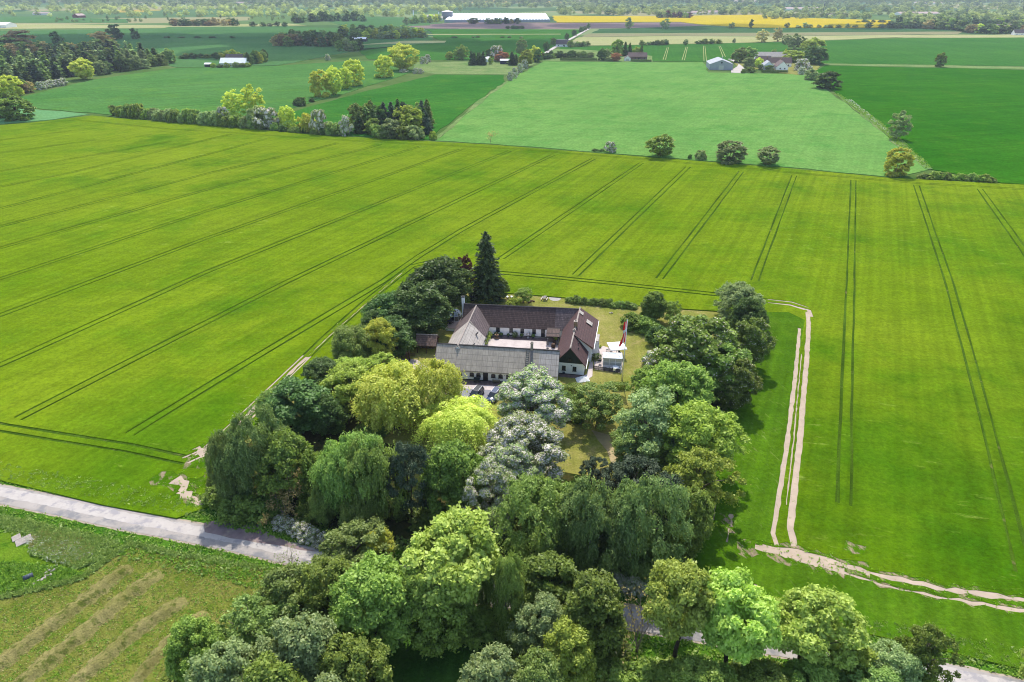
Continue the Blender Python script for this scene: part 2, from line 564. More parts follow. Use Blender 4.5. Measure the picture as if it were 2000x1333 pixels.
# ------------------------------------------------------- species, colours
def LC(r, g, b): return S(r, g, b, 3.1)
bark = plain('bark', (.075, .055, .04, 1), .9, .35, 6, bump=.6)
bark_pale = plain('birch_bark', (.32, .30, .27, 1), .8, .5, 5, bump=.3)
bark_grey = plain('grey_twigs', (.2, .16, .12, 1), .9, .3, 6)
L = {
 'dark': leaf('dark_leaves', LC(46, 68, 32), LC(88, 112, 58)),
 'deep': leaf('deep_leaves', LC(64, 82, 34), LC(112, 132, 58)),
 'mid': leaf('mid_leaves', LC(82, 104, 42), LC(126, 146, 68)),
 'lime': leaf('lime_leaves', LC(108, 128, 48), LC(156, 174, 90), trans=.42),
 'olive': leaf('olive_leaves', LC(76, 98, 44), LC(122, 142, 76)),
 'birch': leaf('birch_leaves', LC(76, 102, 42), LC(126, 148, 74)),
 'birchdark': leaf('dark_birch_leaves', LC(66, 88, 44), LC(112, 130, 74)),  # darker leaf tone of the dark birches
 'yellow': leaf('yellow_green_leaves', LC(122, 146, 44), LC(178, 186, 84), trans=.45),
 'willow': leaf('willow_leaves', LC(124, 142, 44), LC(178, 184, 92), trans=.42),
 'grey': leaf('grey_green_leaves', LC(86, 106, 62), LC(136, 150, 100)),
 'pine': leaf('pine_needles', LC(34, 52, 36), LC(74, 88, 64), trans=.12),
 'spruce': leaf('spruce_needles', LC(36, 46, 24), LC(70, 82, 46), trans=.1),
 'copper': leaf('copper_leaves', LC(104, 72, 48), LC(150, 108, 70)),
 'purple': leaf('purple_leaves', LC(60, 38, 34), LC(90, 58, 48)),
 'hazel': leaf('hazel_leaves', LC(92, 110, 38), LC(140, 154, 66)),
 'brown': leaf('young_brown_leaves', LC(112, 104, 62), LC(150, 138, 90)),
 'pale': leaf('pale_spring_leaves', LC(132, 130, 82), LC(178, 172, 120)),
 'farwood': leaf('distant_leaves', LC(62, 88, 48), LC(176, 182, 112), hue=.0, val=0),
}
white_flower = leaf('white_petals', (.56, .51, .45, 1), (.78, .73, .66, 1), trans=.2, hue=0, val=.05)
cream_flower = leaf('cream_flowers', (.55, .46, .34, 1), (.72, .66, .52, 1), trans=.2, hue=0, val=.05)

n0, l0 = 30000, .23
for i in range(3):
    proto(f'round{i}', arch_round(20 + i, n0, l0, ncl=200, rc=(.07, .24), inner=.2, amp=.42), 14, 5, L['mid'], bark)
for i in range(2):
    proto(f'clumpy{i}', arch_round(30 + i, 26000, .28, ncl=130, rc=(.09, .26), amp=.44, inner=.18, z0=.14), 14, 5, L['dark'], bark)
    proto(f'tall{i}', arch_round(40 + i, 24000, .23, ncl=150, Rr=3.6, egg=.15, z0=.1, rc=(.15, .28), inner=.2), 14, 3.6, L['mid'], bark)
    proto(f'birch{i}', arch_strand(50 + i, 3600, 7, .2, length=(.4, 1.9), ncl=130, amp=.5, rc=(.07, .27), wide=.5, arch=.35, z0=.1, dome=.45), 14, 5, L['birch'], bark_pale)
    proto(f'airy{i}', arch_round(60 + i, 14000, .22, ncl=85, rc=(.11, .22), amp=.45, inner=.35, z0=.18, limbs=14), 14, 5, L['olive'], bark_grey)
    proto(f'pine{i}', arch_round(70 + i, 22000, .24, ncl=110, rc=(.1, .19), wide=.34, amp=.42, inner=.2, z0=.25, squash=.55, up=.6), 14, 5, L['pine'], bark)
    proto(f'bush{i}', arch_round(80 + i, 5000, .2, H=3.2, Rr=2.2, z0=-.12, ncl=45, egg=.2, limbs=5, r0=.07, rc=(.2, .34)), 3.2, 2.2, L['mid'], bark_grey)
proto('hanging', arch_strand(91, 1700, 14, .24, length=(2.5, 9), ncl=70, amp=.45, rc=(.1, .3), wide=.3, arch=1.0, low=.6, z0=.55, r0=.5, dome=.35), 14, 5, L['willow'], bark)
proto('crackwillow', arch_strand(92, 2400, 8, .22, length=(.6, 2.6), ncl=110, amp=.55, rc=(.08, .3), wide=.45, arch=.6, z0=.18, r0=.45, dome=.5), 14, 5, L['willow'], bark)
for i in range(2):
    a = arch_round(100 + i, 20000, .23, ncl=170, rc=(.08, .2), amp=.45, inner=.25, z0=.06)
    proto(f'may{i}', a, 14, 5, L['grey'], bark, blossoms(a, 30000, .12), white_flower)
a = arch_round(110, 24000, .27, ncl=120, rc=(.13, .24), amp=.34, z0=.12)
proto('candle', a, 14, 5, L['deep'], bark, blossoms(a, 1500, .17), cream_flower)
a = arch_round(112, 3600, .2, H=3.2, Rr=2.2, z0=-.12, ncl=45, limbs=4, r0=.06, rc=(.2, .34))
proto('maybush', a, 3.2, 2.2, L['mid'], bark_grey, blossoms(a, 4200, .12), white_flower)
proto('clumpyhi0', arch_round(34, 24000, .27, ncl=90, rc=(.14, .26), amp=.4, inner=.18, z0=.34, egg=.1), 14, 5, L['lime'], bark)
proto('clumpyhi1', arch_round(35, 24000, .27, ncl=90, rc=(.14, .26), amp=.4, inner=.18, z0=.3, egg=.1), 14, 5, L['lime'], bark)
proto('spruce0', arch_spruce(120, .42, whorls=40, br=17, per=20), 18, 4.2, L['spruce'], bark)
proto('bare0', arch_bare(130, 9, 4, .17, 1400), 9, 4.2, L['brown'], bark_grey)
proto('bare1', arch_bare(131, 7, 4, .1, 150, stems=3, spread=.5), 7, 2.6, L['brown'], bark_grey)
# middle distance: trunk and crown, coarser leaves
for i in range(2):
    proto(f'm_round{i}', arch_round(140 + i, 4200, .55, ncl=60, limbs=4, z0=.0), 14, 5, L['mid'], bark)
    proto(f'm_airy{i}', arch_round(150 + i, 3400, .46, ncl=46, amp=.42, rc=(.14, .26), limbs=3, r0=.18, z0=.0, egg=.0), 14, 5, L['yellow'], bark_grey)
    proto(f'm_pop{i}', arch_round(155 + i, 6000, .45, ncl=90, rc=(.12, .24), amp=.34, limbs=3, r0=.2, z0=-.02, egg=.1, inner=.2), 14, 5, L['yellow'], bark_grey)
    proto(f'm_bush{i}', arch_round(160 + i, 1500, .34, H=3.2, Rr=2.2, z0=-.15, ncl=34, limbs=2, r0=.06, rc=(.22, .36)), 3.2, 2.2, L['mid'], bark)
    proto(f'm_spruce{i}', arch_spruce(170 + i, .8, 14, 3.4, 22, 15, 9), 14, 3.4, L['spruce'], bark)
a = arch_round(180, 1000, .34, H=3.2, Rr=2.2, z0=-.15, ncl=34, limbs=2, r0=.06, rc=(.22, .36))
proto('m_may', a, 3.2, 2.2, L['grey'], bark, blossoms(a, 1100, .25), white_flower)
proto('m_bare', arch_bare(182, 9, 4, .2, 300, .25), 9, 4.6, L['brown'], bark_grey)
# far: one small mesh
for i in range(3):
    proto(f'f_round{i}', arch_round(190 + i, 420, 1.45, ncl=26, limbs=0, rc=(.22, .38), z0=.02), 14, 5, L['mid'], bark, merged=True)
    proto(f'f_spruce{i}', arch_spruce(200 + i, 1.5, 14, 3.2, 10, 10, 5), 14, 3.2, L['spruce'], bark, merged=True)
a = arch_round(210, 300, 1.3, ncl=24, limbs=0, rc=(.22, .38), z0=.02)
proto('f_may', a, 14, 5, L['grey'], bark, blossoms(a, 240, 1.0), white_flower, merged=True)

NEAR = {'round': ['round0', 'round1', 'round2'], 'clumpy': ['clumpy0', 'clumpy1'], 'tall': ['tall0', 'tall1'], 'birch': ['birch0', 'birch1'],
        'airy': ['airy0', 'airy1'], 'pine': ['pine0', 'pine1'], 'bush': ['bush0', 'bush1'], 'hanging': ['hanging'], 'crackwillow': ['crackwillow'],
        'may': ['may0', 'may1'], 'candle': ['candle'], 'maybush': ['maybush'], 'spruce': ['spruce0'], 'bare': ['bare0'], 'twigs': ['bare1'],
        'mround': ['m_round0', 'm_round1'], 'mairy': ['m_airy0', 'm_airy1'], 'mbush': ['m_bush0', 'm_bush1'], 'mpop': ['m_pop0', 'm_pop1'], 'clumpyhi': ['clumpyhi0', 'clumpyhi1'], 'mspruce': ['m_spruce0', 'm_spruce1'],
        'mmay': ['m_may'], 'mbare': ['m_bare'], 'fround': ['f_round0', 'f_round1', 'f_round2'], 'fspruce': ['f_spruce0', 'f_spruce1', 'f_spruce2'], 'fmay': ['f_may']}

# ------------------------------------------------- sky, sun, camera, haze
EL, AZ = R(56), R(2)
world = bpy.data.worlds.new('World'); SC.world = world; world.use_nodes = True
wn = world.node_tree
sky = wn.nodes.new('ShaderNodeTexSky'); sky.sky_type = 'NISHITA'; sky.sun_disc = False
sky.sun_elevation = EL; sky.sun_rotation = AZ; sky.air_density = 1.0; sky.dust_density = 1.5
bg = wn.nodes['Background']; bg.inputs['Strength'].default_value = .15
wn.links.new(sky.outputs[0], bg.inputs[0])
sd = bpy.data.lights.new('sun', 'SUN'); sd.energy = 3.0; sd.angle = R(.53); sd.color = (1, .955, .88)
so = link(bpy.data.objects.new('sun', sd))
so.rotation_euler = Vector((math.sin(AZ) * math.cos(EL), math.cos(AZ) * math.cos(EL), math.sin(EL))).to_track_quat('Z', 'Y').to_euler()
so.location = (0, 0, 200)
cd = bpy.data.cameras.new('camera'); cd.sensor_width = 36; cd.lens = 24; cd.clip_end = 30000; cd.clip_start = 1
co = link(bpy.data.objects.new('camera', cd)); co.location = (0, 0, CAM_H); co.rotation_euler = (math.pi / 2 - PITCH, 0, 0)
SC.camera = co
SC.view_settings.view_transform = 'Standard'; SC.view_settings.look = 'None'; SC.view_settings.exposure = .95; SC.view_settings.gamma = 1
SC.cycles.max_bounces = 8; SC.cycles.diffuse_bounces = 5; SC.cycles.glossy_bounces = 2; SC.cycles.transmission_bounces = 3
SC.cycles.transparent_max_bounces = 8; SC.cycles.volume_bounces = 0; SC.cycles.use_denoising = True; SC.cycles.filter_width = 1.05
SC.cycles.use_adaptive_sampling = True; SC.cycles.adaptive_threshold = .008

m, nt, out = nodes('haze_air')
v = N(nt, 'VolumePrincipled'); v.inputs['Density'].default_value = 7.5e-5; v.inputs['Color'].default_value = (.74, .83, 1.0, 1); v.inputs['Anisotropy'].default_value = .2
nt.links.new(v.outputs[0], out.inputs['Volume'])
hz = MB().box(-9800, 9800, -600, 12200, -1.2, 84).build('haze', m)
tag(hz, kind='stuff')

# cumulus over the plain: they stand high above the frame and shade the far fields
m, nt, out = nodes('cloud_vapour')
d = N(nt, 'BsdfDiffuse'); d.inputs[0].default_value = (.85, .85, .85, 1); t = N(nt, 'BsdfTransparent'); x = N(nt, 'MixShader'); x.inputs[0].default_value = .45
nt.links.new(d.outputs[0], x.inputs[1]); nt.links.new(t.outputs[0], x.inputs[2]); nt.links.new(x.outputs[0], out.inputs[0])
def cloud(label, gx, gy, rx, ry, n, seed):
    rng = np.random.default_rng(seed); mb = MB(); hc = 900
    for k in range(n):
        a = rng.uniform(0, 6.28); q = rng.random() ** .6
        x, y = gx + math.cos(a) * q * rx, gy + math.sin(a) * q * ry
        r = rng.uniform(.5, 1) * (min(rx, ry) * .55) * (1.15 - .5 * q)
        prof = [(.05, -.25), (.75, -.2), (1, .1), (.8, .6), (.4, .9), (.05, 1)]
        mb.lathe([(p * r * rng.uniform(1.2, 1.9), z * r * .7) for p, z in prof], 14, (x, y + hc / math.tan(EL), hc + rng.uniform(-20, 20)))
    o = mb.build('cumulus_cloud', m, None, True); tag(o, label, 'cloud', kind='structure')
cloud('flat grey white cumulus drifting over the left fields', -430, 1020, 480, 200, 20, 3)
cloud('long thin cumulus drifting over the rapeseed fields', 480, 1480, 700, 110, 18, 5)

# ------------------------------------------------------------- the ground
def area(poly):
    return sum(poly[i][0] * poly[(i + 1) % len(poly)][1] - poly[(i + 1) % len(poly)][0] * poly[i][1] for i in range(len(poly))) / 2

def slab(name, px, z, mat, kind='structure', world_pts=None, base=None):
    """A patch of ground cover: outline in survey pixels, standing z above the plain with its own edge."""
    P = [G(*p, z) for p in px] if world_pts is None else [Vector((p[0], p[1], z)) for p in world_pts]
    if world_pts is None and 'asphalt' not in name:
        J = []
        for a, b in zip(P, P[1:] + P[:1]):
            dist = max(a.y, 60); st = max(1.5, dist / 35); n = min(60, max(1, int((b - a).length / st))); J += [a.lerp(b, i / n) + Vector((random.uniform(-1, 1), random.uniform(-1, 1), 0)) * st * .1 * (i > 0) for i in range(n)]
        P = J
    if area([(p.x, p.y) for p in P]) < 0: P.reverse()
    r = delaunay_2d_cdt([Vector((p.x, p.y)) for p in P], [], [list(range(len(P)))], 1, 1e-4)
    mb = MB(); mb.add([(v.x, v.y, z) for v in r[0]], [tuple(f) for f in r[2]])
    n = len(P)
    if z > .1:
        mb.add([(p.x, p.y, z) for p in P] + [(p.x, p.y, -.02) for p in P], [(i, n + i, n + (i + 1) % n, (i + 1) % n) for i in range(n)])
    o = mb.build(name, mat)
    return tag(o, kind=kind)

m, nt, out = nodes('far_farmland')
pos = N(nt, 'NewGeometry').outputs['Position']
vo = N(nt, 'TexVoronoi', feature='F1', distance='CHEBYCHEV'); vo.inputs['Scale'].default_value = 1; vo.inputs['Randomness'].default_value = .85
nt.links.new(mapped(nt, pos, (0, 0, .35), (480, 300, 1)), vo.inputs['Vector'])
sp = N(nt, 'SeparateColor'); nt.links.new(vo.outputs['Color'], sp.inputs[0])
cr = N(nt, 'ValToRGB'); cr.color_ramp.interpolation = 'CONSTANT'
cols = [(0, S(112, 150, 92)), (.2, S(168, 186, 122)), (.38, S(88, 128, 84)), (.55, S(196, 190, 136)), (.7, S(128, 160, 92)), (.86, S(226, 200, 90)), (.92, S(104, 140, 80))]
while len(cr.color_ramp.elements) < len(cols): cr.color_ramp.elements.new(.5)
for e, (p, c) in zip(cr.color_ramp.elements, cols): e.position = p; e.color = c
nt.links.new(sp.outputs[0], cr.inputs[0])
gr = mixc(nt, ramp(nt, noise(nt, pos, .02, 5), .35, .7), S(96, 134, 58), S(140, 160, 90))
sy = N(nt, 'SeparateXYZ'); nt.links.new(pos, sy.inputs[0])
c = mixc(nt, ramp(nt, sy.outputs[1], 1150, 1160), gr, cr.outputs[0])
hs = N(nt, 'HueSaturation'); k = nt.nodes.new('ShaderNodeMapRange'); k.inputs[3].default_value = .75; k.inputs[4].default_value = 1.2
nt.links.new(noise(nt, pos, .35, 5, .7), k.inputs[0]); nt.links.new(k.outputs[0], hs.inputs['Value']); nt.links.new(c, hs.inputs['Color'])
b = N(nt, 'BsdfDiffuse', Roughness=.6)
nt.links.new(hs.outputs[0], b.inputs['Color']); nt.links.new(b.outputs[0], out.inputs[0])
g = MB().add([(-9500, -400, 0), (9500, -400, 0), (9500, 12000, 0), (-9500, 12000, 0)], [(0, 1, 2, 3)]).build('ground', m); tag(g, kind='structure')

TR = R(26)
M_barley = crop('barley', S(130, 164, 16), S(160, 182, 38), TR, 120, 1.5, .15, S(106, 152, 18), (.48, .68), fine=.6, flecks=(S(186, 206, 92), 1.35, 1.2, 6.0, .62, .72), deeper=[(66, 74, 25, 85, S(80, 132, 12)), (150, 90, 40, 120, S(80, 132, 12)), (-62, 92, 12, 50, S(96, 146, 16))])  # blobs of deeper green put the near field's dimmer light into the colour
M_barley_green = crop('green_barley', S(82, 134, 22), S(106, 148, 26), TR, 30, 1.3, .2, S(118, 160, 34), (.52, .72), fine=.5, flecks=(S(160, 176, 96), .3, .5, 2.5, .6, .72))
M_track = crop('trodden_barley', S(80, 116, 26), S(104, 136, 40), TR, 12, .5, .3, S(150, 146, 92), (.60, .72), fine=.35)
M_soil = plain('dry_soil', S(204, 184, 162), .95, .12, .5, spec=.05, bump=.25, dirt=(S(128, 146, 66), 1.4, .60, .72))
M_patchy = crop('thinning_barley', S(88, 138, 14), S(104, 146, 20), TR, 8, 1.0, .15, S(190, 170, 136), (.50, .60), (.4, 1.1, 2.6), fine=.4)
M_stalk = crop('barley_stems', S(108, 152, 24), S(132, 168, 40), TR, 20, .5, .3, fine=.3)

RIB = []; EDGE = []
def rib(pts, w=.5, kind=1, jit=.06, z=.4, step=6.0):
    P = [G(*p, z) for p in pts]; Q = [P[0]]
    for a, b in zip(P, P[1:]):
        n = max(1, int((b - a).length / step))
        Q += [a.lerp(b, (i + 1) / n) for i in range(n)]
    L_, R_ = [], []
    for i, p in enumerate(Q):
        d = (Q[min(i + 1, len(Q) - 1)] - Q[max(i - 1, 0)]).normalized(); s = Vector((-d.y, d.x, 0))
        L_.append(p + s * (w / 2 + random.uniform(-jit, jit))); R_.append(p - s * (w / 2 + random.uniform(-jit, jit)))
    RIB.append((L_, R_, kind))
    if kind == 2 and w > .3 and jit >= .25:
        FR_L = [a.lerp(b, -.45 - .25 * random.random()) for a, b in zip(L_, R_)]; FR_R = [b.lerp(a, -.45 - .25 * random.random()) for a, b in zip(L_, R_)]
        RIB.append((FR_L, FR_R, 5)); EDGE.extend(FR_L + FR_R)

def pair(pts, gauge=1.9, w=.5, kind=1, jit=.06):
    P = [G(*p, .4) for p in pts]
    for sg in (-1, 1):
        Q = []
        for i, p in enumerate(P):
            d = (P[min(i + 1, len(P) - 1)] - P[max(i - 1, 0)]).normalized(); s = Vector((-d.y, d.x, 0))
            Q.append(p + s * sg * gauge / 2)
        L_, R_ = [], []
        D = [Q[0]]
        for a, b in zip(Q, Q[1:]):
            n = max(1, int((b - a).length / 9)); D += [a.lerp(b, (i + 1) / n) for i in range(n)]
        for i, p in enumerate(D):
            d = (D[min(i + 1, len(D) - 1)] - D[max(i - 1, 0)]).normalized(); s = Vector((-d.y, d.x, 0))
            L_.append(p + s * (w / 2 + random.uniform(-jit, jit))); R_.append(p - s * (w / 2 + random.uniform(-jit, jit)))
        RIB.append((L_, R_, kind))

for t in [[(-60, 282), (140, 255)], [(-60, 307), (187, 273)], [(-60, 345), (333, 276)], [(-60, 376), (141, 336), (450, 262)], [(-60, 422), (0, 407), (529, 269)],
          [(-60, 459), (0, 442), (400, 340), (659, 280)], [(-60, 503), (0, 484), (400, 371), (743, 282)], [(-60, 563), (0, 544), (400, 413), (820, 286)],
          [(-60, 637), (0, 615), (400, 466), (900, 292)], [(-60, 738), (53, 689), (400, 532), (995, 295)], [(34, 817), (250, 706), (560, 550), (1079, 303)],
          [(253, 847), (494, 700), (750, 548), (820, 499), (900, 450), (1159, 310)], [(978, 505), (1253, 318)], [(1124, 537), (1344, 326)],
          [(1288, 544), (1448, 335)], [(1474, 548), (1551, 343)], [(1649, 984), (1654, 759), (1661, 560), (1667, 352)],
          [(2000, 1120), (1985, 1051), (1911, 759), (1857, 560), (1790, 362)], [(2060, 585), (2000, 488), (1914, 369)]]:
    pair(t, jit=.1)
pair([(60, 243), (150, 234), (330, 252), (470, 260), (620, 271), (850, 283), (1000, 290), (1160, 303), (1350, 319), (1550, 337), (1800, 358), (2080, 374)], 1.9, .4)
pair([(975, 532), (1080, 541), (1200, 553), (1330, 567), (1440, 579), (1500, 587)], 1.9, .6)
pair([(1500, 587), (1545, 592), (1576, 602)], 1.9, .7, 2, .2)
pair([(-60, 820), (0, 833), (120, 853), (250, 874), (365, 899)], 1.9, .65, 1, .1)
pair([(360, 898), (400, 880), (440, 846), (520, 770), (600, 694)], 1.9, .4, 2, .12)
pair([(600, 694), (640, 655), (720, 585), (770, 545), (805, 519), (850, 508)], 1.9, .4, 1, .1)
rib([(604, 692), (660, 640), (720, 588), (790, 528)], .22, 2, .1, step=1.2)
rib([(380, 888), (440, 850), (520, 772), (600, 696)], .7, 2, .2, step=2)
rib([(424, 895), (476, 828), (540, 775)], .7, 2, .25, step=2)
rib([(1578, 608), (1580, 640), (1574, 720), (1564, 840), (1550, 980), (1543, 1030), (1552, 1066)], 1.0, 2, .09, step=1.5)
rib([(1562, 640), (1553, 740), (1538, 860), (1520, 980), (1510, 1040), (1518, 1064)], .75, 2, .1, step=1.5)
rib([(1566, 690), (1550, 860), (1536, 985)], .2, 2, .08, step=1.2)
rib([(1560, 600), (1580, 605), (1584, 618)], .8, 2, .2)
rib([(1490, 1064), (1540, 1072), (1600, 1086), (1720, 1122), (1850, 1150), (2080, 1180)], .75, 2, .3, step=1.2)
rib([(1500, 1072), (1560, 1090), (1640, 1116), (1760, 1150), (1900, 1176), (2080, 1200)], .6, 2, .3, step=1.2)
rib([(1475, 1066), (1520, 1076), (1580, 1092), (1650, 1112)], 1.6, 2, .5, step=.8)
rib([(1600, 1092), (1650, 1104), (1700, 1120)], .8, 2, .4, step=.8)
rib([(1428, 1002), (1430, 1028)], .55, 2, .25, step=.5)
rib([(1424, 1030), (1420, 1058)], .18, 2, .08, step=.6)
rib([(1398, 985), (1394, 1015)], .18, 2, .08, step=.6)
rib([(1478, 1140), (1476, 1165)], .4, 2, .2, step=.5)
rib([(384, 872), (400, 885), (440, 880), (430, 900)], 1.3, 2, .5, step=.7)
rib([(340, 945), (352, 932), (362, 958), (392, 985)], 1.2, 2, .5, step=.7)
rib([(300, 930), (350, 950), (400, 940)], 3.2, 5, .8, step=1.2)
rib([(360, 905), (410, 900), (430, 915)], 2.5, 5, .8, step=1.2)
rib([(1440, 1066), (1560, 1086), (1700, 1112)], 3.2, 5, .7, step=1.2)
rib([(1650, 1064), (1690, 1078)], 1.6, 5, .6, step=1.0)
rib([(1415, 995), (1425, 1040)], 1.2, 5, .5, step=.8)
rib([(350, 958), (385, 980), (420, 978)], 1.1, 2, .5, step=.7)
for a in range(0):
    x, y = random.uniform(1380, 1660), random.uniform(900, 1130)
    rib([(x, y), (x - 3 + random.uniform(-2, 2), y + random.uniform(8, 26))], random.uniform(.08, .2), 2, .05, step=.6)
for a in range(0):
    x, y = random.uniform(250, 430), random.uniform(905, 975)
    rib([(x, y), (x + random.uniform(-22, 5), y + random.uniform(4, 14))], random.uniform(.1, .35), 2, .08, step=.6)

MAIN = [(-520, 296), (-70, 250), (60, 240), (180, 226), (232, 231), (440, 247), (620, 264), (850, 277), (960, 283), (1160, 299), (1340, 313), (1530, 328), (1730, 347), (1960, 359), (2090, 365), (2620, 392),
        (2620, 1480), (2090, 1330), (1900, 1284), (1760, 1252), (1600, 1218), (1460, 1170), (1338, 1090), (1362, 1000), (1395, 880), (1425, 780), (1476, 700), (1480, 640), (1440, 610), (1300, 601), (1190, 592),
        (1110, 582), (1040, 576), (980, 572), (900, 555), (850, 548), (790, 580), (720, 640), (650, 708), (540, 790), (480, 850), (436, 925), (418, 985), (345, 1012), (200, 986), (0, 938), (-70, 925), (-520, 850)]
GREENER = [[(1340, 1089), (1362, 1000), (1396, 880), (1426, 780), (1477, 700), (1482, 640), (1445, 610), (1540, 610), (1572, 625), (1552, 740), (1530, 940), (1505, 1060), (1700, 1120), (2090, 1190), (2610, 1300), (2610, 1475), (2089, 1329), (1900, 1283), (1760, 1251), (1600, 1217), (1460, 1169)]]
def crop_field(name, px, ztop, mats, ribs, regions=()):
    V, FA, kinds = [], [], []
    def face(pts, k):
        b = len(V); V.extend(Vector((p.x, p.y)) for p in pts); FA.append(list(range(b, len(V)))); kinds.append(k)
    P = [G(*p, ztop) for p in px]
    if area([(p.x, p.y) for p in P]) < 0: P.reverse()
    face(P, 0)
    for rg in regions:
        Q = [G(*p, ztop) for p in rg]
        if area([(p.x, p.y) for p in Q]) < 0: Q.reverse()
        face(Q, 10)
    for L_, R_, k in ribs:
        for i in range(len(L_) - 1):
            for q in ([L_[i], R_[i], R_[i + 1]], [L_[i], R_[i + 1], L_[i + 1]]):
                ar_ = area([(p.x, p.y) for p in q])
                if abs(ar_) < 1e-4: continue
                if ar_ < 0: q.reverse()
                face(q, k)
    r = delaunay_2d_cdt(V, [], FA, 1, 1e-4)
    vs, fs, of = r[0], r[2], r[5]
    mb = MB(); idx = {}
    def vid(i, z):
        if (i, z) not in idx: idx[(i, z)] = len(mb.v); mb.v.append((vs[i].x, vs[i].y, z))
        return idx[(i, z)]
    edge = {}
    for f, o in zip(fs, of):
        if 0 not in o: continue
        ks = [kinds[q] for q in o]
        w = 2 if 2 in ks else 5 if 5 in ks else 1 if 1 in ks else 0
        z = ztop - .09 if w == 2 else ztop - .04 if w == 5 else ztop - .13 if w else ztop
        mb.f.append(tuple(vid(i, z) for i in f)); mb.m.append(w if w else (4 if 10 in ks else 0))
        for a, b in zip(f, list(f[1:]) + [f[0]]): edge.setdefault((min(a, b), max(a, b)), []).append((z, a, b))
    for (a, b), u in edge.items():
        zs = sorted(x[0] for x in u)
        if len(zs) == 1: zs = [-.02, zs[0]]
        if zs[1] - zs[0] > .03 or len(u) == 1:
            hi = max(u)
            mb.f.append((vid(hi[2], zs[1]), vid(hi[1], zs[1]), vid(hi[1], zs[0]), vid(hi[2], zs[0]))); mb.m.append(3)
    o = mb.build(name, mats); return tag(o, kind='structure')
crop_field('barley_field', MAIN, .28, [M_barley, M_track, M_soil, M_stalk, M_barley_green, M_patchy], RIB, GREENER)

C_light = crop('young_wheat', S(128, 184, 88), S(150, 198, 98), R(27), 60, 2.2, .07, S(106, 176, 76), (.5, .75), fine=1.2, bump=.2)
C_pale = crop('pale_wheat', S(128, 186, 116), S(146, 200, 128), R(20), 60, 3, .06, fine=1.4, bump=.2)
C_left = crop('left_wheat', S(94, 152, 68), S(114, 166, 82), R(60), 90, 2.5, .14, S(122, 172, 66), (.52, .75), fine=1.6, bump=.3)
C_leftdark = crop('dark_wheat', S(66, 138, 44), S(88, 154, 54), R(50), 70, 2.2, .14, S(104, 158, 46), (.55, .75), fine=1.4, bump=.3)
C_right = crop('deep_wheat', S(54, 128, 16), S(74, 142, 22), R(75), 60, 2.2, .16, S(92, 146, 32), (.54, .75), fine=1.2, bump=.3)
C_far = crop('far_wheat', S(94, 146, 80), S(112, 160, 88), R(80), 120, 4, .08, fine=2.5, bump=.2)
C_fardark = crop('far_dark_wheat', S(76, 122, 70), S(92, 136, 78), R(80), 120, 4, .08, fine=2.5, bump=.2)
C_midgreen = crop('mid_wheat', S(72, 136, 48), S(90, 150, 54), R(10), 90, 3, .08, fine=2, bump=.2)
C_meadow = crop('rough_meadow', S(136, 172, 92), S(176, 190, 118), R(85), 25, 3, .15, S(110, 158, 84), (.55, .7), fine=1.6)
C_rape = crop('rapeseed_bloom', S(246, 214, 26), S(252, 222, 54), R(85), 90, 4, .06, fine=2, bump=.2)
C_plough = crop('bare_ploughland', S(168, 144, 138), S(184, 158, 146), R(85), 120, 4, .08, fine=2, bump=.2)
C_cereal = crop('pale_yellow_crop', S(206, 208, 132), S(220, 214, 150), R(85), 90, 5, .06, fine=2, bump=.2)
C_beige = crop('beige_stubble', S(176, 172, 122), S(190, 182, 132), R(85), 90, 5, .06, fine=2, bump=.2)
C_grass = crop('verge_grass', S(78, 138, 34), S(116, 164, 52), R(100), 8, .6, .12, S(150, 176, 92), (.6, .75), fine=.35, bump=.8)
slab('young_wheat_field', [(852, 274), (930, 208), (992, 158), (1062, 120), (1110, 121), (1250, 122), (1372, 122), (1384, 142), (1450, 143), (1572, 146), (1612, 174), (1700, 240), (1812, 332), (1760, 344), (1730, 345), (1530, 326), (1340, 311), (1160, 297), (960, 281), (850, 275)], .25, C_light)
slab('pale_wheat_field', [(-80, 212), (60, 213), (175, 223), (100, 234), (-80, 250)], .25, C_pale)
slab('left_wheat_field', [(-500, 250), (50, 188), (180, 156), (345, 133), (545, 129), (690, 119), (760, 121), (806, 140), (690, 178), (560, 214), (500, 250), (430, 244), (232, 226), (60, 211), (-80, 210)], .25, C_left)
slab('dark_wheat_field', [(560, 222), (700, 182), (850, 146), (984, 147), (986, 160), (920, 206), (850, 262), (850, 274), (660, 264), (590, 250)], .25, C_leftdark)
slab('pasture', [(806, 138), (815, 122), (985, 119), (1056, 119), (988, 146), (850, 145)], .12, C_meadow)
slab('deep_wheat_field', [(1612, 128), (2100, 139), (2700, 155), (2700, 396), (2100, 366), (1960, 358), (1816, 330), (1700, 236), (1625, 176), (1590, 140)], .3, C_right)
slab('long_wheat_field', [(1605, 80), (1760, 75), (2700, 70), (2700, 142), (1760, 126), (1606, 124)], .25, C_midgreen)
slab('field_margin', [(1606, 124), (1760, 126), (2100, 133), (2100, 138), (1612, 127)], .16, C_meadow)
slab('tramlined_wheat_field', [(1095, 92), (1240, 89), (1480, 84), (1540, 82), (1540, 98), (1430, 117), (1370, 121), (1255, 120), (1100, 108)], .25, C_midgreen)
slab('pale_crop_field', [(1098, 90), (1132, 73), (1300, 71), (1480, 72), (1870, 68), (1610, 79), (1480, 83), (1240, 88)], .25, C_cereal)
slab('beige_crop_field', [(1136, 73), (1150, 66), (1480, 65), (1700, 63), (1880, 62), (1870, 67), (1480, 71), (1300, 70)], .2, C_beige)
slab('stubble_strip', [(1750, 74), (1870, 68), (2100, 70), (2100, 74)], .2, C_cereal)
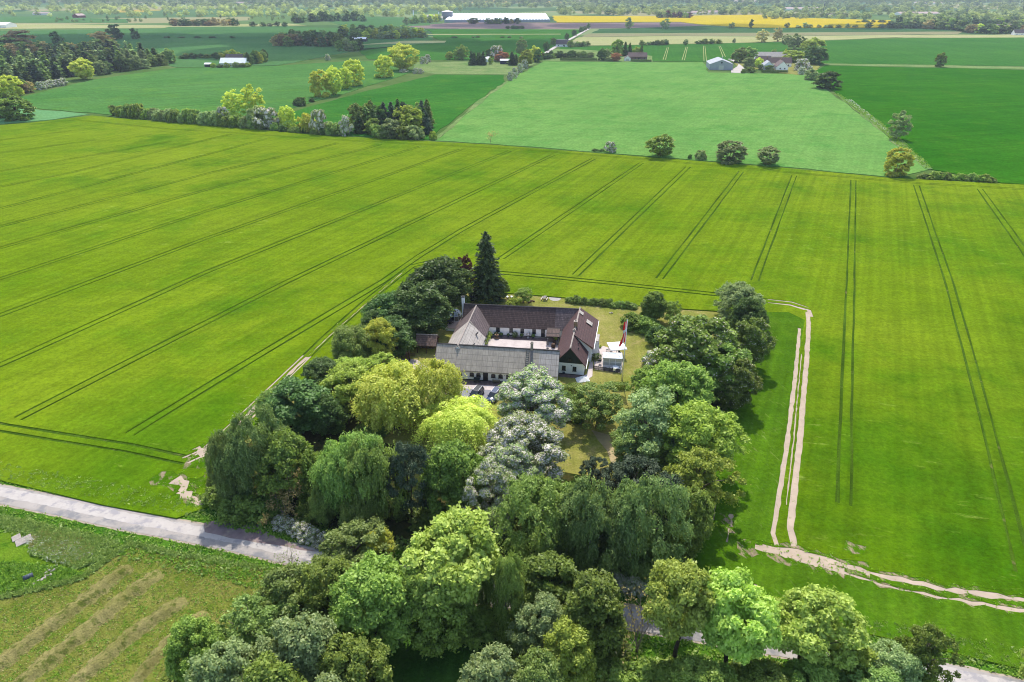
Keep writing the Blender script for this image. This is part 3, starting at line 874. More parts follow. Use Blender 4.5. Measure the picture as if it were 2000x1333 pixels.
slab('dark_strip_field', [(1155, 65), (1170, 57), (1380, 51), (1480, 55), (1730, 56), (1860, 57), (1880, 61), (1480, 64)], .2, C_fardark)
slab('rapeseed_field', [(1087, 44), (1080, 31), (1290, 32), (1480, 29), (1560, 35), (1740, 40), (1726, 54), (1470, 54), (1385, 49), (1330, 43)], .9, C_rape)
slab('ploughed_field', [(790, 51), (900, 44), (1150, 45), (1330, 44), (1380, 50), (1250, 55), (1100, 57), (830, 56)], .1, C_plough)
slab('wide_wheat_field', [(835, 57), (1100, 58), (1148, 58), (1100, 84), (1062, 112), (990, 117), (800, 118), (720, 116), (700, 96), (860, 84)], .25, C_midgreen)
slab('pale_farm_track', [(830, 67), (1095, 66.4), (1095, 67.6), (830, 68.4)], .35, C_cereal)
slab('beige_patch', [(700, 88), (790, 80), (872, 80), (868, 84), (760, 86)], .35, C_cereal)
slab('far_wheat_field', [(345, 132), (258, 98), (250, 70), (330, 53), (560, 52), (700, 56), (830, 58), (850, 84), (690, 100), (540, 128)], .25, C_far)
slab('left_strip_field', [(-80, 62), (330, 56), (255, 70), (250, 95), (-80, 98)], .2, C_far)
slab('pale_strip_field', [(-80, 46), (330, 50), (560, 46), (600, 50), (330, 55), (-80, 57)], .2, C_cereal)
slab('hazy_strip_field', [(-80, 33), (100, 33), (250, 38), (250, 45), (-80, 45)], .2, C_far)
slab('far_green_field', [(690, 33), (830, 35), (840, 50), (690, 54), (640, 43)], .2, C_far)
# light tramlines in the far wheat
mb = MB()
for a, b in [((1303, 93), (1295, 117)), ((1340, 92), (1332, 118)), ((1374, 90), (1375, 119)), ((1404, 90), (1412, 111))]:
    for dx in (0, 4):
        A, B = G(a[0] + dx * .7, a[1], .27), G(b[0] + dx * 1.2, b[1], .27); w = Vector((.35, 0, 0))
        mb.add([A - w, A + w, B + w, B - w], [(0, 1, 2, 3)])
tag(mb.build('tramlines', C_cereal), kind='structure')

# ---------------------------------------------- farm plot, road and verges
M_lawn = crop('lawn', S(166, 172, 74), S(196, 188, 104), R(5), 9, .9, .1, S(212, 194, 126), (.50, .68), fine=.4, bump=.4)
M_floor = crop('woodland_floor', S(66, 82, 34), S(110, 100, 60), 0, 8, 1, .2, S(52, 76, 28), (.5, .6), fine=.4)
slab('garden_lawn', [(436, 925), (480, 850), (540, 790), (650, 708), (720, 640), (790, 580), (850, 548), (900, 555), (980, 573), (1040, 577), (1110, 583), (1190, 593), (1300, 602), (1440, 611), (1480, 640), (1476, 700), (1425, 780), (1395, 880), (1362, 1000), (1338, 1090), (1240, 1150), (1000, 1120), (700, 1050), (520, 1000)], .03, M_lawn)
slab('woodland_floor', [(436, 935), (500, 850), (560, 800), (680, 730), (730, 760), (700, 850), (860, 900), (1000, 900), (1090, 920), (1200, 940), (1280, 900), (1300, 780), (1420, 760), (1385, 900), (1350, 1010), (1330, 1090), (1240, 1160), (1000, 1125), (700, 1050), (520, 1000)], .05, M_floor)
slab('sandy_path', [(1155, 840), (1190, 850), (1200, 880), (1235, 940), (1215, 945), (1185, 880)], .07, plain('sand', S(196, 176, 130), .95, .15, 1))
m_as = plain('worn_asphalt', S(186, 177, 168), .9, .12, .35, spec=.2, dirt=(S(148, 146, 146), .25, .5, .62))
RC = [(-520, 870), (-120, 945), (0, 966), (120, 990), (250, 1018), (400, 1046), (500, 1067), (600, 1090), (760, 1122), (940, 1158), (1120, 1188), (1260, 1212), (1450, 1246), (1640, 1280), (1820, 1316), (2000, 1356), (2150, 1392), (2500, 1480)]
RP = [G(*p) for p in RC]
def offset_line(P, o):
    out = []
    for i, p in enumerate(P):
        d = (P[min(i + 1, len(P) - 1)] - P[max(i - 1, 0)]).normalized(); out.append(p + Vector((-d.y, d.x, 0)) * o)
    return out
def strip(name, a, b, z, mat, za=None):
    A, B = offset_line(RP, a), offset_line(RP, b); n = len(A)
    D = lambda X: [X[0]] + [p.lerp(q, (i + 1) / 14) for p, q in zip(X, X[1:]) for i in range(14)]
    A, B = D(A), D(B); n = len(A)
    if za:
        for X in (A, B):
            for p in X: p += Vector((random.uniform(-1, 1), random.uniform(-1, 1), 0)) * za
    mb = MB().add([(p.x, p.y, z) for p in A] + [(p.x, p.y, z) for p in B], [(i, n + i, n + i + 1, i + 1) for i in range(n - 1)])
    return tag(mb.build(name, mat), kind='structure')
strip('verge', 6.5, -7.5, .04, C_grass)
strip('road_shoulder', 2.1, -2.1, .06, plain('gravel_edge', S(186, 172, 150), .95, .2, 1.5), .12)
strip('road', 1.8, -1.8, .09, m_as, .04)
strip('worn_lane', 1.4, -.45, .096, plain('pale_asphalt', S(208, 199, 190), .9, .08, .5, spec=.2, dirt=(S(178, 172, 172), .4, .5, .6)), .12)
slab('drive_apron', [(398, 1022), (440, 1012), (470, 1000), (492, 1012), (512, 1034), (560, 1058), (620, 1078), (500, 1060), (400, 1040)], .1, plain('dark_gravel', S(150, 130, 128), .95, .2, .8, dirt=(S(176, 160, 140), .5, .5, .62)))
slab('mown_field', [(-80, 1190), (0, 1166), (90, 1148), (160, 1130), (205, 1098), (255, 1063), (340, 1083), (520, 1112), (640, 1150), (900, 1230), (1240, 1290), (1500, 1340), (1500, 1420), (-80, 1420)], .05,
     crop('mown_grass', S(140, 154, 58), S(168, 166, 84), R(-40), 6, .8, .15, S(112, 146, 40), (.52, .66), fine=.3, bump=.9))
slab('shade_tinted_meadow', [(700, 1240), (830, 1200), (960, 1190), (1010, 1220), (1000, 1290), (960, 1400), (700, 1400)], .07, crop('shade_tinted_grass', S(70, 118, 40), S(92, 134, 52), 0, 5, .7, .15, fine=.3, bump=.9))  # darker grass sheet: the foreground trees' shadow put into its colour
slab('meadow_patch', [(-80, 1010), (0, 1012), (100, 1032), (250, 1064), (205, 1098), (160, 1130), (90, 1148), (0, 1166), (-80, 1190)], .055,
     crop('lush_grass', S(112, 158, 34), S(136, 170, 48), 0, 6, .8, .12, S(96, 144, 36), (.5, .65), fine=.3, bump=.9))

# mounded rows of cut hay on the slope
m_hay = crop('cut_hay', S(170, 166, 92), S(196, 184, 120), R(-40), 3, .4, .15, S(126, 138, 62), (.52, .62), fine=.22, bump=1)
for k, (pts, w) in enumerate([([(256, 1106), (222, 1128), (185, 1158), (120, 1206), (40, 1266), (-60, 1340)], 1.5), ([(316, 1117), (290, 1134), (240, 1170), (199, 1205), (130, 1262), (30, 1342)], 1.45),
                              ([(364, 1171), (330, 1190), (266, 1232), (210, 1280), (130, 1348)], 1.35), ([(405, 1195), (380, 1210), (330, 1250), (290, 1300), (250, 1350)], .9)]):
    P = [G(*p, .1) for p in pts]; D = [P[0]]
    for a, b in zip(P, P[1:]):
        n = max(2, int((b - a).length / .5)); D += [a.lerp(b, (i + 1) / n) for i in range(n)]
    mb = MB(); nn = 9; vs = []; fs = []
    for i, p in enumerate(D):
        d = (D[min(i + 1, len(D) - 1)] - D[max(i - 1, 0)]).normalized(); s = Vector((-d.y, d.x, 0))
        e = min(1, i / 4 + .1, (len(D) - 1 - i) / 4 + .1); ww = w * random.uniform(.8, 1.2)
        for j in range(nn):
            u = j / (nn - 1) * 2 - 1
            hgt = .55 * e * (math.cos(u * math.pi) * .5 + .5) * random.uniform(.85, 1.1)
            q = p + s * (u * ww); vs.append((q.x, q.y, .03 + hgt))
    for i in range(len(D) - 1):
        for j in range(nn - 1): a = i * nn + j; fs.append((a, a + 1, a + nn + 1, a + nn))
    o = mb.add(vs, fs).build('hay_windrow', m_hay)
    tag(o, ['leftmost long row of cut hay on the mown field', 'second long row of cut hay from the left', 'third row of cut hay, near the foreground trees', 'short faint row of cut hay right of the others'][k], 'hay row', 'rows of cut hay on the mown field')

# tufts: uncountable grass along the road, the plot edge and the weedy corner
def inside(p, poly):
    c = False
    for i in range(len(poly)):
        a, b = poly[i], poly[i - 1]
        if (a[1] > p[1]) != (b[1] > p[1]) and p[0] < (b[0] - a[0]) * (p[1] - a[1]) / (b[1] - a[1]) + a[0]: c = not c
    return c
def tufts(name, pts, hgt, leafm, per=6, seed=1):
    rng = np.random.default_rng(seed); n = len(pts) * per
    B = np.repeat(np.array(pts), per, 0) + np.concatenate([rng.normal(size=(n, 2)) * .13, np.zeros((n, 1))], 1)
    h = hgt * rng.uniform(.5, 1.3, n)
    T = np.stack([rng.normal(size=n) * .45, rng.normal(size=n) * .45, np.ones(n)], 1)
    f = Foliage(); f.add(B + T * (h * .45)[:, None], rdir(rng, n) + np.array([0, -.6, .6]), h * .6, .06 + h * .12, rng.random(n), 0, T)
    q, V, M = f.quads(rng)
    return tag(link(bpy.data.objects.new(name, quad_mesh(name, q, V, M, [leafm]))), kind='stuff')
def fill(px, n, z=.05, world_poly=None):
    W = [G(*p) for p in px]; P = [(p.x, p.y) for p in W]; xs = [p[0] for p in P]; ys = [p[1] for p in P]; o = []
    while len(o) < n:
        p = (random.uniform(min(xs), max(xs)), random.uniform(min(ys), max(ys)))
        if inside(p, P): o.append((p[0], p[1], z))
    return o
def along(o0, o1, n, i0=0, i1=None):
    i1 = len(RP) - 1 if i1 is None else i1; o = []
    for _ in range(n):
        i = random.randint(i0, i1 - 1); p = RP[i].lerp(RP[i + 1], random.random()); d = (RP[i + 1] - RP[i]).normalized()
        q = p + Vector((-d.y, d.x, 0)) * random.uniform(o0, o1); o.append((q.x, q.y, .05))
    return o
T_green = leaf('grass_blades', LC(70, 104, 26), LC(116, 142, 52), hue=0, val=0)
T_dry = leaf('dry_grass_blades', LC(104, 104, 54), LC(136, 132, 80), hue=0, val=0)
T_crop = leaf('crop_blades', LC(84, 124, 22), LC(116, 150, 34), hue=0, val=0)
T_straw = leaf('straw_blades', LC(140, 130, 96), LC(164, 152, 116), hue=0, val=0)
T_weed = leaf('weed_blades', LC(86, 110, 46), LC(128, 142, 78), hue=0, val=0)
T_white = leaf('cow_parsley', (.5, .52, .42, 1), (.75, .75, .68, 1), hue=0, val=0)
tufts('crop_edge', [(p.x + random.gauss(0, .22), p.y + random.gauss(0, .2), .2) for p in EDGE for _ in range(1)], .2, T_crop, 4, 21)
tufts('trodden_straw', [(p.x + random.gauss(0, .4), p.y + random.gauss(0, .4), .16) for p in EDGE[::2]], .14, T_straw, 4, 22)
tufts('plot_edge', [tuple(a.lerp(b, random.random()) + Vector((random.gauss(0, .18), random.gauss(0, .18), .05))) for a, b in [(G(255, 1063), G(205, 1098)), (G(205, 1098), G(160, 1130)), (G(160, 1130), G(90, 1148)), (G(90, 1148), G(0, 1168)), (G(0, 1168), G(-80, 1190)), (G(255, 1063), G(340, 1083)), (G(340, 1083), G(520, 1112))] for _ in range(200)], .38, T_weed, 6, 23)
tufts('verge_grass', along(2.15, 6.2, 4200) + along(-6.6, -2.15, 4000), .3, T_green, 6, 2)
tufts('verge_weeds', along(2.8, 6.4, 1300) + along(-6.8, -2.8, 900), .42, T_weed, 6, 3)
WEED = [(0, 1010), (60, 1020), (140, 1040), (235, 1062), (200, 1098), (150, 1112), (120, 1100), (60, 1085), (75, 1050), (0, 1030)]
tufts('rough_weeds', fill(WEED, 1700), .55, T_weed, 6, 4)
tufts('dry_weeds', fill([(70, 1040), (150, 1050), (190, 1080), (150, 1105), (100, 1090), (60, 1070)], 420), .5, T_dry, 6, 5)
tufts('cow_parsley', fill([(30, 1050), (140, 1060), (180, 1090), (120, 1108), (60, 1080)], 190, .5) + along(3, 6, 160) and fill([(40, 1050), (150, 1060), (185, 1090), (120, 1108), (60, 1085)], 260, .45), .09, T_white, 4, 6)
tufts('meadow_tufts', fill([(0, 1100), (120, 1110), (170, 1125), (90, 1146), (0, 1162)], 700), .45, T_green, 6, 7)
tufts('mown_stubble', fill([(-40, 1200), (255, 1070), (520, 1115), (520, 1200), (420, 1333), (-40, 1400)], 1800), .13, T_dry, 5, 8)
tufts('mown_green_tufts', fill([(-40, 1200), (255, 1070), (520, 1115), (520, 1200), (420, 1333), (-40, 1400)], 2200), .13, T_green, 5, 9)

# ------------------------------------------------------------ the farmhouse
M_white = plain('limewashed_wall', (.82, .82, .80, 1), .85, .05, 1.2, spec=.2, dirt=((.62, .60, .55, 1), .8, .62, .8))
M_tar = plain('tarred_plinth', (.03, .03, .032, 1), .7, .2, 3)
M_black = plain('black_boards', (.012, .022, .018, 1), .6, .3, 4)
M_tile_dark = sheets('dark_roof_tiles', S(106, 86, 80), S(46, 38, 36), .3, .32, 'XZ', .28, .03, (S(120, 104, 92), 1.6, .6, .78))
M_tile_red = sheets('purple_red_roof_tiles', S(112, 82, 80), S(70, 52, 50), .3, .32, 'XZ', .16, .03, (S(96, 74, 70), 1.0, .5, .7))
M_fibre = sheets('grey_corrugated_sheets', S(206, 194, 176), S(158, 148, 134), 1.05, .78, 'XZ', .07, .035)
M_fibre_pale = sheets('pale_corrugated_sheets', S(214, 204, 192), S(130, 122, 116), 1.05, .78, 'XZ', .06, .025)
M_slate = sheets('grey_brown_old_tiles', S(136, 120, 118), S(70, 60, 60), .3, .3, 'XZ', .22, .03, (S(88, 76, 74), 1.1, .5, .7))
M_ridge = plain('ridge_mortar', S(186, 172, 160), .9, .2, 2.5)
M_ridge_dark = plain('dark_ridge', S(96, 90, 88), .9, .3, 2.5)
M_brickY = sheets('yellow_brick', S(196, 160, 110), S(160, 140, 120), .22, .07, 'XZ', .15, .01)
M_glass = glass('dark_window_glass')
M_wwood = plain('white_paint', (.8, .8, .78, 1), .5, .04, 3)
M_bwood = plain('black_paint', (.015, .016, .018, 1), .4, .2, 3)
M_wood = plain('weathered_wood', S(140, 122, 100), .85, .25, 4, bump=.3)
M_brownwood = plain('brown_wood', S(96, 70, 52), .85, .3, 4, bump=.3)
M_steel = plain('galvanised_steel', (.45, .46, .47, 1), .4, .1, 3, metal=.8)
M_rubber = plain('black_rubber', (.02, .02, .02, 1), .8, .2, 5)
M_clear = clear_glass('greenhouse_glass')

farm = empty('farmhouse', G(1000, 690))
tag(farm, 'white four winged farmhouse with grey and dark roofs round a paved courtyard', 'farmhouse')
bpy.context.view_layer.update()

def child(o, parent, mw):
    o.parent = parent; o.matrix_parent_inverse = Matrix.Translation(-parent.location) if parent.rotation_euler.z == 0 else parent.matrix_basis.inverted()
    o.matrix_basis = mw; return o

def wing(root, p0, p1, hw, eave, ridge, wallm, roofs, over=.35, gov=.12, gable=None, ridgem=None, hwl=None, plinth=True, sag=0.0, th=.16):
    """Gabled range along p0-p1. roofs = [(t0, t1, side, material)], side +1 left of the ridge line, -1 right."""
    p0, p1 = Vector(p0[:2]).to_3d(), Vector(p1[:2]).to_3d(); d = p1 - p0; Ln = d.length
    mw = Matrix.Translation(p0) @ Matrix.Rotation(math.atan2(d.y, d.x), 4, 'Z')
    hl = hwl or hw; sl = (ridge - eave) / hw; sll = (ridge - eave) / hl
    top = lambda y: ridge - (sll * y if y > 0 else -sl * y) - .12
    mb = MB()
    mb.prism([(-hw, 0), (hl, 0), (hl, top(hl)), (0, top(0)), (-hw, top(-hw))], 0, 0, Ln)
    w = mb.build('wall', wallm); child(w, root, mw)
    if plinth:
        mb = MB().box(-.03, Ln + .03, -hw - .03, hl + .03, 0, .22); child(mb.build('plinth', M_tar), root, mw)
    if gable:
        for x, s in ((-.03, 0), (Ln - .02, 1)):
            mb = MB().prism([(-hw - .02, eave - .1), (hl + .02, eave - .1), (0, top(0) + .06)], 0, x, x + .05)
            child(mb.build('gable', gable), root, mw)
    for t0, t1, sd_, mt in roofs:
        h = hl if sd_ > 0 else hw; k = sll if sd_ > 0 else sl
        x0, x1 = Ln * t0 - (gov if t0 == 0 else 0), Ln * t1 + (gov if t1 == 1 else 0)
        nx = max(2, int((x1 - x0) / 1.5)); vs, fs = [], []
        yo, zo = sd_ * (h + over), ridge - k * (h + over)
        for i in range(nx + 1):
            x = x0 + (x1 - x0) * i / nx
            j = random.uniform(-.025, .025)
            for y, z in ((0, ridge + j), (sd_ * (h + over) * .5, (ridge + zo) / 2 - sag + j), (yo, zo + j)):
                vs += [(x, y, z), (x, y, z - th)]
        for i in range(nx):
            a = i * 6; b_ = a + 6
            for q in (0, 2):
                f1 = (a + q, a + q + 2, b_ + q + 2, b_ + q); f2 = (a + q + 1, b_ + q + 1, b_ + q + 3, a + q + 3)
                fs += [f1 if sd_ < 0 else f1[::-1], f2 if sd_ < 0 else f2[::-1]]
            fs.append((a + 4, a + 5, b_ + 5, b_ + 4) if sd_ < 0 else (a + 4, b_ + 4, b_ + 5, a + 5))
        for a in (0, nx * 6): fs += [(a, a + 1, a + 3, a + 2), (a + 2, a + 3, a + 5, a + 4)]
        child(MB().add(vs, fs).build('roof', mt), root, mw)
    if ridgem:
        pts = [(-gov + (Ln + 2 * gov) * i / 12, 0, ridge + random.uniform(-.02, .03)) for i in range(13)]
        child(MB().tube(pts, [random.uniform(.13, .19) for _ in pts], 6).build('ridge_cap', ridgem), root, mw)
    return mw, Ln, sl

def window(root, mw, x, y, z, w, h, side=-1, arch=False, bars=(2, 3), framem=None, sill=True):
    """Window in a long wall (outward = side * local y): dark pane with its frame as a sub-part."""
    mb = MB(); y0, y1 = (y - .03, y + .05) if side > 0 else (y - .05, y + .03)
    if arch:
        pl = [(x - w / 2, z), (x + w / 2, z), (x + w / 2, z + h * .72)] + [(x + w / 2 * math.cos(t), z + h * .72 + h * .28 * math.sin(t)) for t in (.6, 1.1, 1.57, 2.04, 2.54)] + [(x - w / 2, z + h * .72)]
        mb.prism(pl, 1, y0, y1)
    else: mb.box(x - w / 2, x + w / 2, y0, y1, z, z + h)
    o = child(mb.build('window', M_glass), root, mw)
    f = MB(); e = .05; ya, yb = (y1 - .01, y1 + .03) if side > 0 else (y0 - .03, y0 + .01)
    hh = h * (.72 if arch else 1)
    for a in (x - w / 2, x + w / 2 - e): f.box(a, a + e, ya, yb, z, z + hh)
    for i in range(1, bars[0]): q = x - w / 2 + w * i / bars[0]; f.box(q - .025, q + .025, ya, yb, z + e, z + h * .93)
    for i in range(bars[1] + 1):
        q = z + (hh - e) * i / bars[1]; f.box(x - w / 2 + e, x + w / 2 - e, ya + .004, yb - .004, q, q + (e if i in (0, bars[1]) else .035))
    fo = f.build('frame', framem or M_bwood); fo.parent = o
    if sill:
        yy = (y, y + .14) if side > 0 else (y - .14, y)
        so_ = MB().box(x - w / 2 - .06, x + w / 2 + .06, yy[0], yy[1], z - .07, z - .005).build('sill', M_tar if framem is None else M_wwood); so_.parent = o
    return o

def door(root, mw, x, y, w, h, side=-1, mat=None, light=False):
    y0, y1 = (y - .03, y + .05) if side > 0 else (y - .05, y + .03)
    o = child(MB().box(x - w / 2, x + w / 2, y0, y1, .05, h).build('door', mat or M_bwood), root, mw)
    k = y1 + .03 if side > 0 else y0 - .03
    hd = MB().box(x + w / 2 - .14, x + w / 2 - .06, min(k, y), max(k, y), .98, 1.04).build('handle', M_steel); hd.parent = o
    if light:
        ya, yb = (y1, y1 + .012) if side > 0 else (y0 - .012, y0)
        pn = MB().box(x - w / 2 + .14, x + w / 2 - .14, ya, yb, 1.15, h - .2).build('pane', M_glass); pn.parent = o
    return o

def chimney(root, mw, x, y, z0, z1, w=.7, d=.6, mat=None, cap=None):
    mb = MB().box(x - w / 2, x + w / 2, y - d / 2, y + d / 2, z0, z1)
    o = child(mb.build('chimney', mat or M_brickY), root, mw)
    c = MB().box(x - w / 2 - .07, x + w / 2 + .07, y - d / 2 - .07, y + d / 2 + .07, z1 + .002, z1 + .14)
    c.lathe([(.16, .14), (.14, .36)], 10, (x, y, z1)); co_ = c.build('cap', cap or M_ridge); co_.parent = o
    return o

def skylight(root, mw, x, yc, hw, ridge, sl, w=.8, h=1.2, side=-1, mat=None):
    z = ridge - sl * abs(yc); a = math.atan(sl)
    loc = Matrix.Translation((x, yc, z + .07)) @ Matrix.Rotation(-side * -a if side < 0 else -a, 4, 'X')
    o = child(MB().box(-w / 2, w / 2, -h / 2, h / 2, -.06, .05).build('skylight', mat or M_glass), root, mw @ loc)
    f = MB()
    for q in (-1, 1):
        f.box(q * w / 2 - .05, q * w / 2 + .05, -h / 2 - .05, h / 2 + .05, -.07, .08); f.box(-w / 2 + .05, w / 2 - .05, q * h / 2 - .05, q * h / 2 + .05, -.07, .075)
    fo = f.build('frame', M_tar); fo.parent = o
    return o

# rear range (dark tiles, grey patch by the corner)
mwR, LnR, slR = wing(farm, (-10.8, 141.2), (15.0, 138.43), 3.1, 2.68, 6.0, M_white, [(0, 1, 1, M_tile_dark), (0, .80, -1, M_tile_dark), (.80, 1, -1, M_slate)], ridgem=M_ridge_dark, sag=.05)
for px in (973.2, 999.2, 1021, 1044): # windows read along the courtyard wall
    q = mwR.inverted() @ G(px, 644, 1.2); window(farm, mwR, q.x, -3.1, .95, .82, 1.0)
q = mwR.inverted() @ G(1060.5, 652, 1.0); door(farm, mwR, q.x, -3.1, .85, 2.05, light=True)
q = mwR.inverted() @ G(1081.5, 652, 1.2); window(farm, mwR, q.x, -3.1, .95, .5, 1.0)
chimney(farm, mwR, -.42, .9, 0, 7.3, .62, .62, M_white, M_tar)
# right range (purple red tiles, black boarded gable), with its broad low-pitched extension
mwE, LnE, slE = wing(farm, (11.62, 119.7), (15.15, 138.3), 2.9, 2.78, 6.25, M_white, [(0, 1, 1, M_tile_red), (0, 1, -1, M_tile_red)], gable=M_black, ridgem=M_ridge, gov=.35)
pr = [(-3.9, 0), (-.2, 0), (-.2, 5.9), (-3.9, 3.55)]
child(MB().prism(pr, 0, 6.1, LnE + .02).build('wall', M_white), farm, mwE)
child(MB().prism([(-4.3, 3.35), (-4.3, 3.5), (.0, 6.34), (.0, 6.18)], 0, 5.6, LnE + .3).build('roof', M_tile_red), farm, mwE)
child(MB().prism([(-4.25, 3.2), (-.1, 6.1), (-4.0, 3.2)], 0, 5.75, 5.85).build('bargeboard', plain('orange_board', S(190, 130, 90), .8, .1)), farm, mwE)
child(MB().box(5.5, LnE + .3, -4.42, -4.3, 3.28, 3.42).build('gutter', M_wwood), farm, mwE)
child(MB().box(-.3, 5.55, -3.42, -3.3, 1.8, 1.94).build('gutter', M_wwood), farm, mwE)
for x in (7.6, 10.2, 13.2, 16.0): window(farm, mwE, x, -3.9, 1.2, 1.1, 1.3, framem=M_wwood)
for x in (11.3,): # bay with pale roof
    child(MB().box(x - 1.5, x + 1.5, -4.95, -3.93, 0, 3.0).build('bay', M_wwood), farm, mwE)
    child(MB().prism([(-5.05, 3.02), (-3.9, 3.3), (-3.9, 3.42), (-5.05, 3.12)], 0, x - 1.7, x + 1.7).build('roof', M_fibre_pale), farm, mwE)
    window(farm, mwE, x, -4.95, .9, 2.2, 1.6, framem=M_wwood, bars=(4, 2))
child(MB().prism([(-3.2, 4.42), (-1.9, 5.28), (-1.9, 5.36), (-3.2, 4.5)], 0, 14.0, 15.6).build('roof_patch', M_fibre_pale), farm, mwE)
child(MB().prism([(-1.0, 5.80), (-.1, 6.40), (-.1, 6.44), (-1.0, 5.86)], 0, 16.2, 17.6).build('roof_patch', M_fibre_pale), farm, mwE)
chimney(farm, mwE, 9.6, 0, 5.6, 7.4, .72, .72)
chimney(farm, mwE, 7.2, .05, 5.9, 6.55, .45, .45, M_ridge)
for x, y in ((4.4, -1.1), (2.7, -1.35)): skylight(farm, mwE, x, y, 2.9, 6.25, slE, .35, .4)
gm = mwE @ Matrix.Rotation(-math.pi / 2, 4, 'Z')     # the gable that faces the road: local x runs along it
for x in (-1.15, 1.0): window(farm, gm, x, -.02, .95, .75, 1.0)
window(farm, gm, 0, -.06, 3.1, .6, .7, sill=False)
window(farm, gm, -2.5, -.02, .4, .7, 1.6)
child(MB().box(-1.4, -.9, -.2, -.05, .3, .62).build('letter_box', plain('slate_blue_paint', S(88, 104, 120), .6, .1)), farm, gm)
for x in (.35,): child(MB().lathe([(.05, -.1), (.11, -.06), (.11, .06), (.03, .1)], 8, (x, -.16, 2.2)).build('wall_lamp', M_bwood), farm, gm)
# front range (grey corrugated sheets)
mwF, LnF, slF = wing(farm, (-15.0, 121.95), (9.3, 118.75), 3.5, 2.74, 6.0, M_white, [(0, 1, 1, M_fibre), (0, .845, -1, M_fibre), (.845, 1, -1, M_fibre_pale)], ridgem=M_ridge_dark, over=.45)
for px in (920.5, 933.8, 963.4, 978): q = mwF.inverted() @ G(px, 735, 1.3); window(farm, mwF, q.x, -3.5, .95, .85, .85, arch=True)
for px in (896, 881): q = mwF.inverted() @ G(px, 735, 1.3); window(farm, mwF, q.x, -3.5, .95, .85, .85, arch=True)
q = mwF.inverted() @ G(948.5, 736, 1.0); door(farm, mwF, q.x, -3.5, 1.0, 2.1)
q = mwF.inverted() @ G(992.5, 738, 1.2); window(farm, mwF, q.x, -3.5, .9, .8, .9)
q = mwF.inverted() @ G(1010, 738, 1.2); window(farm, mwF, q.x, -3.5, .9, .8, .9)
for px in (940.3, 985): q = mwF.inverted() @ G(px, 734, 1.7); child(MB().lathe([(.04, -.1), (.09, -.05), (.09, .06), (.03, .1)], 8, (q.x, -3.6, 1.6)).build('wall_lamp', M_steel), farm, mwF)
q = mwF.inverted() @ G(1039.5, 676, 6.4); chimney(farm, mwF, q.x, 0, 5.5, 7.35, .5, .55, M_ridge)
child(MB().prism([(-3.8, 6.03 - slF * 3.8), (-.1, 6.03 - slF * .1), (-.1, 6.07 - slF * .1), (-3.8, 6.07 - slF * 3.8)], 0, q.x - .3, q.x + .3).build('flashing', plain('lead_sheet', S(150, 140, 132), .8, .15, 2)), farm, mwF)
lad = MB()
for sx in (-.28, .28): lad.add([(q.x - .75 + sx - .03, y, 6.1 - slF * abs(y) + dz) for y in (-.3, -3.7) for dz in (.02, .08)] + [(q.x - .75 + sx + .03, y, 6.1 - slF * abs(y) + dz) for y in (-.3, -3.7) for dz in (.02, .08)], [(0, 1, 3, 2), (4, 6, 7, 5), (1, 5, 7, 3), (0, 2, 6, 4), (0, 4, 5, 1), (2, 3, 7, 6)])
for i in range(11): y = -.4 - i * .32; lad.box(q.x - 1.03, q.x - .47, y - .03, y + .03, 6.1 - slF * abs(y) + .03, 6.1 - slF * abs(y) + .07)
child(lad.build('roof_ladder', M_tar), farm, mwF)
# left range (old tiles behind, pale sheets in front)
mwW, LnW, slW = wing(farm, (-10.9, 120.8), (-8.05, 140.3), 3.2, 2.7, 6.02, M_white, [(0, .6, 1, M_fibre_pale), (.6, 1, 1, M_slate), (0, .58, -1, M_fibre_pale), (.58, 1, -1, M_slate)], ridgem=M_ridge, hwl=3.5, gov=0)
for px, py in ((924, 679), (937.5, 648)):
    w_ = mwW.inverted() @ G(917, py, 4.6 if py < 660 else 3.4)
skylight(farm, mwW, 4.3, -2.1, 3.2, 6.02, slW, .6, 1.3); skylight(farm, mwW, 9.2, -1.9, 3.2, 6.02, slW, .6, 1.3)
for x in (5.0, 12.2, 14.4): window(farm, mwW, x, -3.2, 1.0, .7, .9)
child(MB().prism([(-3.35, 2.2), (-3.1, 2.2), (-.1, 6.12), (-.1, 6.2)], 0, LnW * .58 - .12, LnW * .58 + .12).build('roof_batten', M_fibre), farm, mwW)
# little dark lean-to roof in the inner corner
child(MB().prism([(-3.0, 2.5), (-3.0, 2.62), (-6.4, 2.05), (-6.4, 1.93)], 0, LnR - 6.9, LnR - 4.0).build('porch_roof', M_tile_dark), farm, mwR)
for x in (LnR - 6.8, LnR - 4.4): child(MB().box(x, x + .12, -6.3, -6.18, 0, 1.95).build('porch_post', M_tar), farm, mwR)

# ---------------------------------------------------------- paved surfaces
M_pave = plain('pink_grey_paving', S(226, 212, 206), .9, .06, .6, spec=.15, dirt=(S(196, 182, 176), .5, .5, .7))
M_cobble_shade = sheets('cobbles_and_painted_shade', S(160, 136, 130), S(80, 68, 66), .25, .2, 'XY', .25, .03)  # dark tone for real paving and for the shadow painted at the rear wall
slab('courtyard_paving', None, .05, M_pave, world_pts=[(-5.6, 137.5), (10.6, 135.6), (8.7, 122.2), (-7.6, 124.4)])
slab('painted_shade_edge', None, .056, M_cobble_shade, world_pts=[(-5.2, 137.2), (9.9, 135.4), (9.75, 133.9), (-5.35, 135.6)])  # wall-foot strip: the rear range's shadow painted as dark paving
slab('brick_paving', [(850, 738), (1000, 747), (1090, 752), (1096, 760), (1000, 757), (850, 750)], .06, M_cobble_shade)
slab('pale_path', [(846, 750), (1000, 757), (1040, 760), (1030, 775), (995, 770), (985, 764), (846, 757)], .066, M_pave)
slab('parking_asphalt', [(880, 757), (988, 764), (955, 796), (890, 792)], .07, plain('grey_asphalt', S(150, 150, 156), .9, .08, .8))
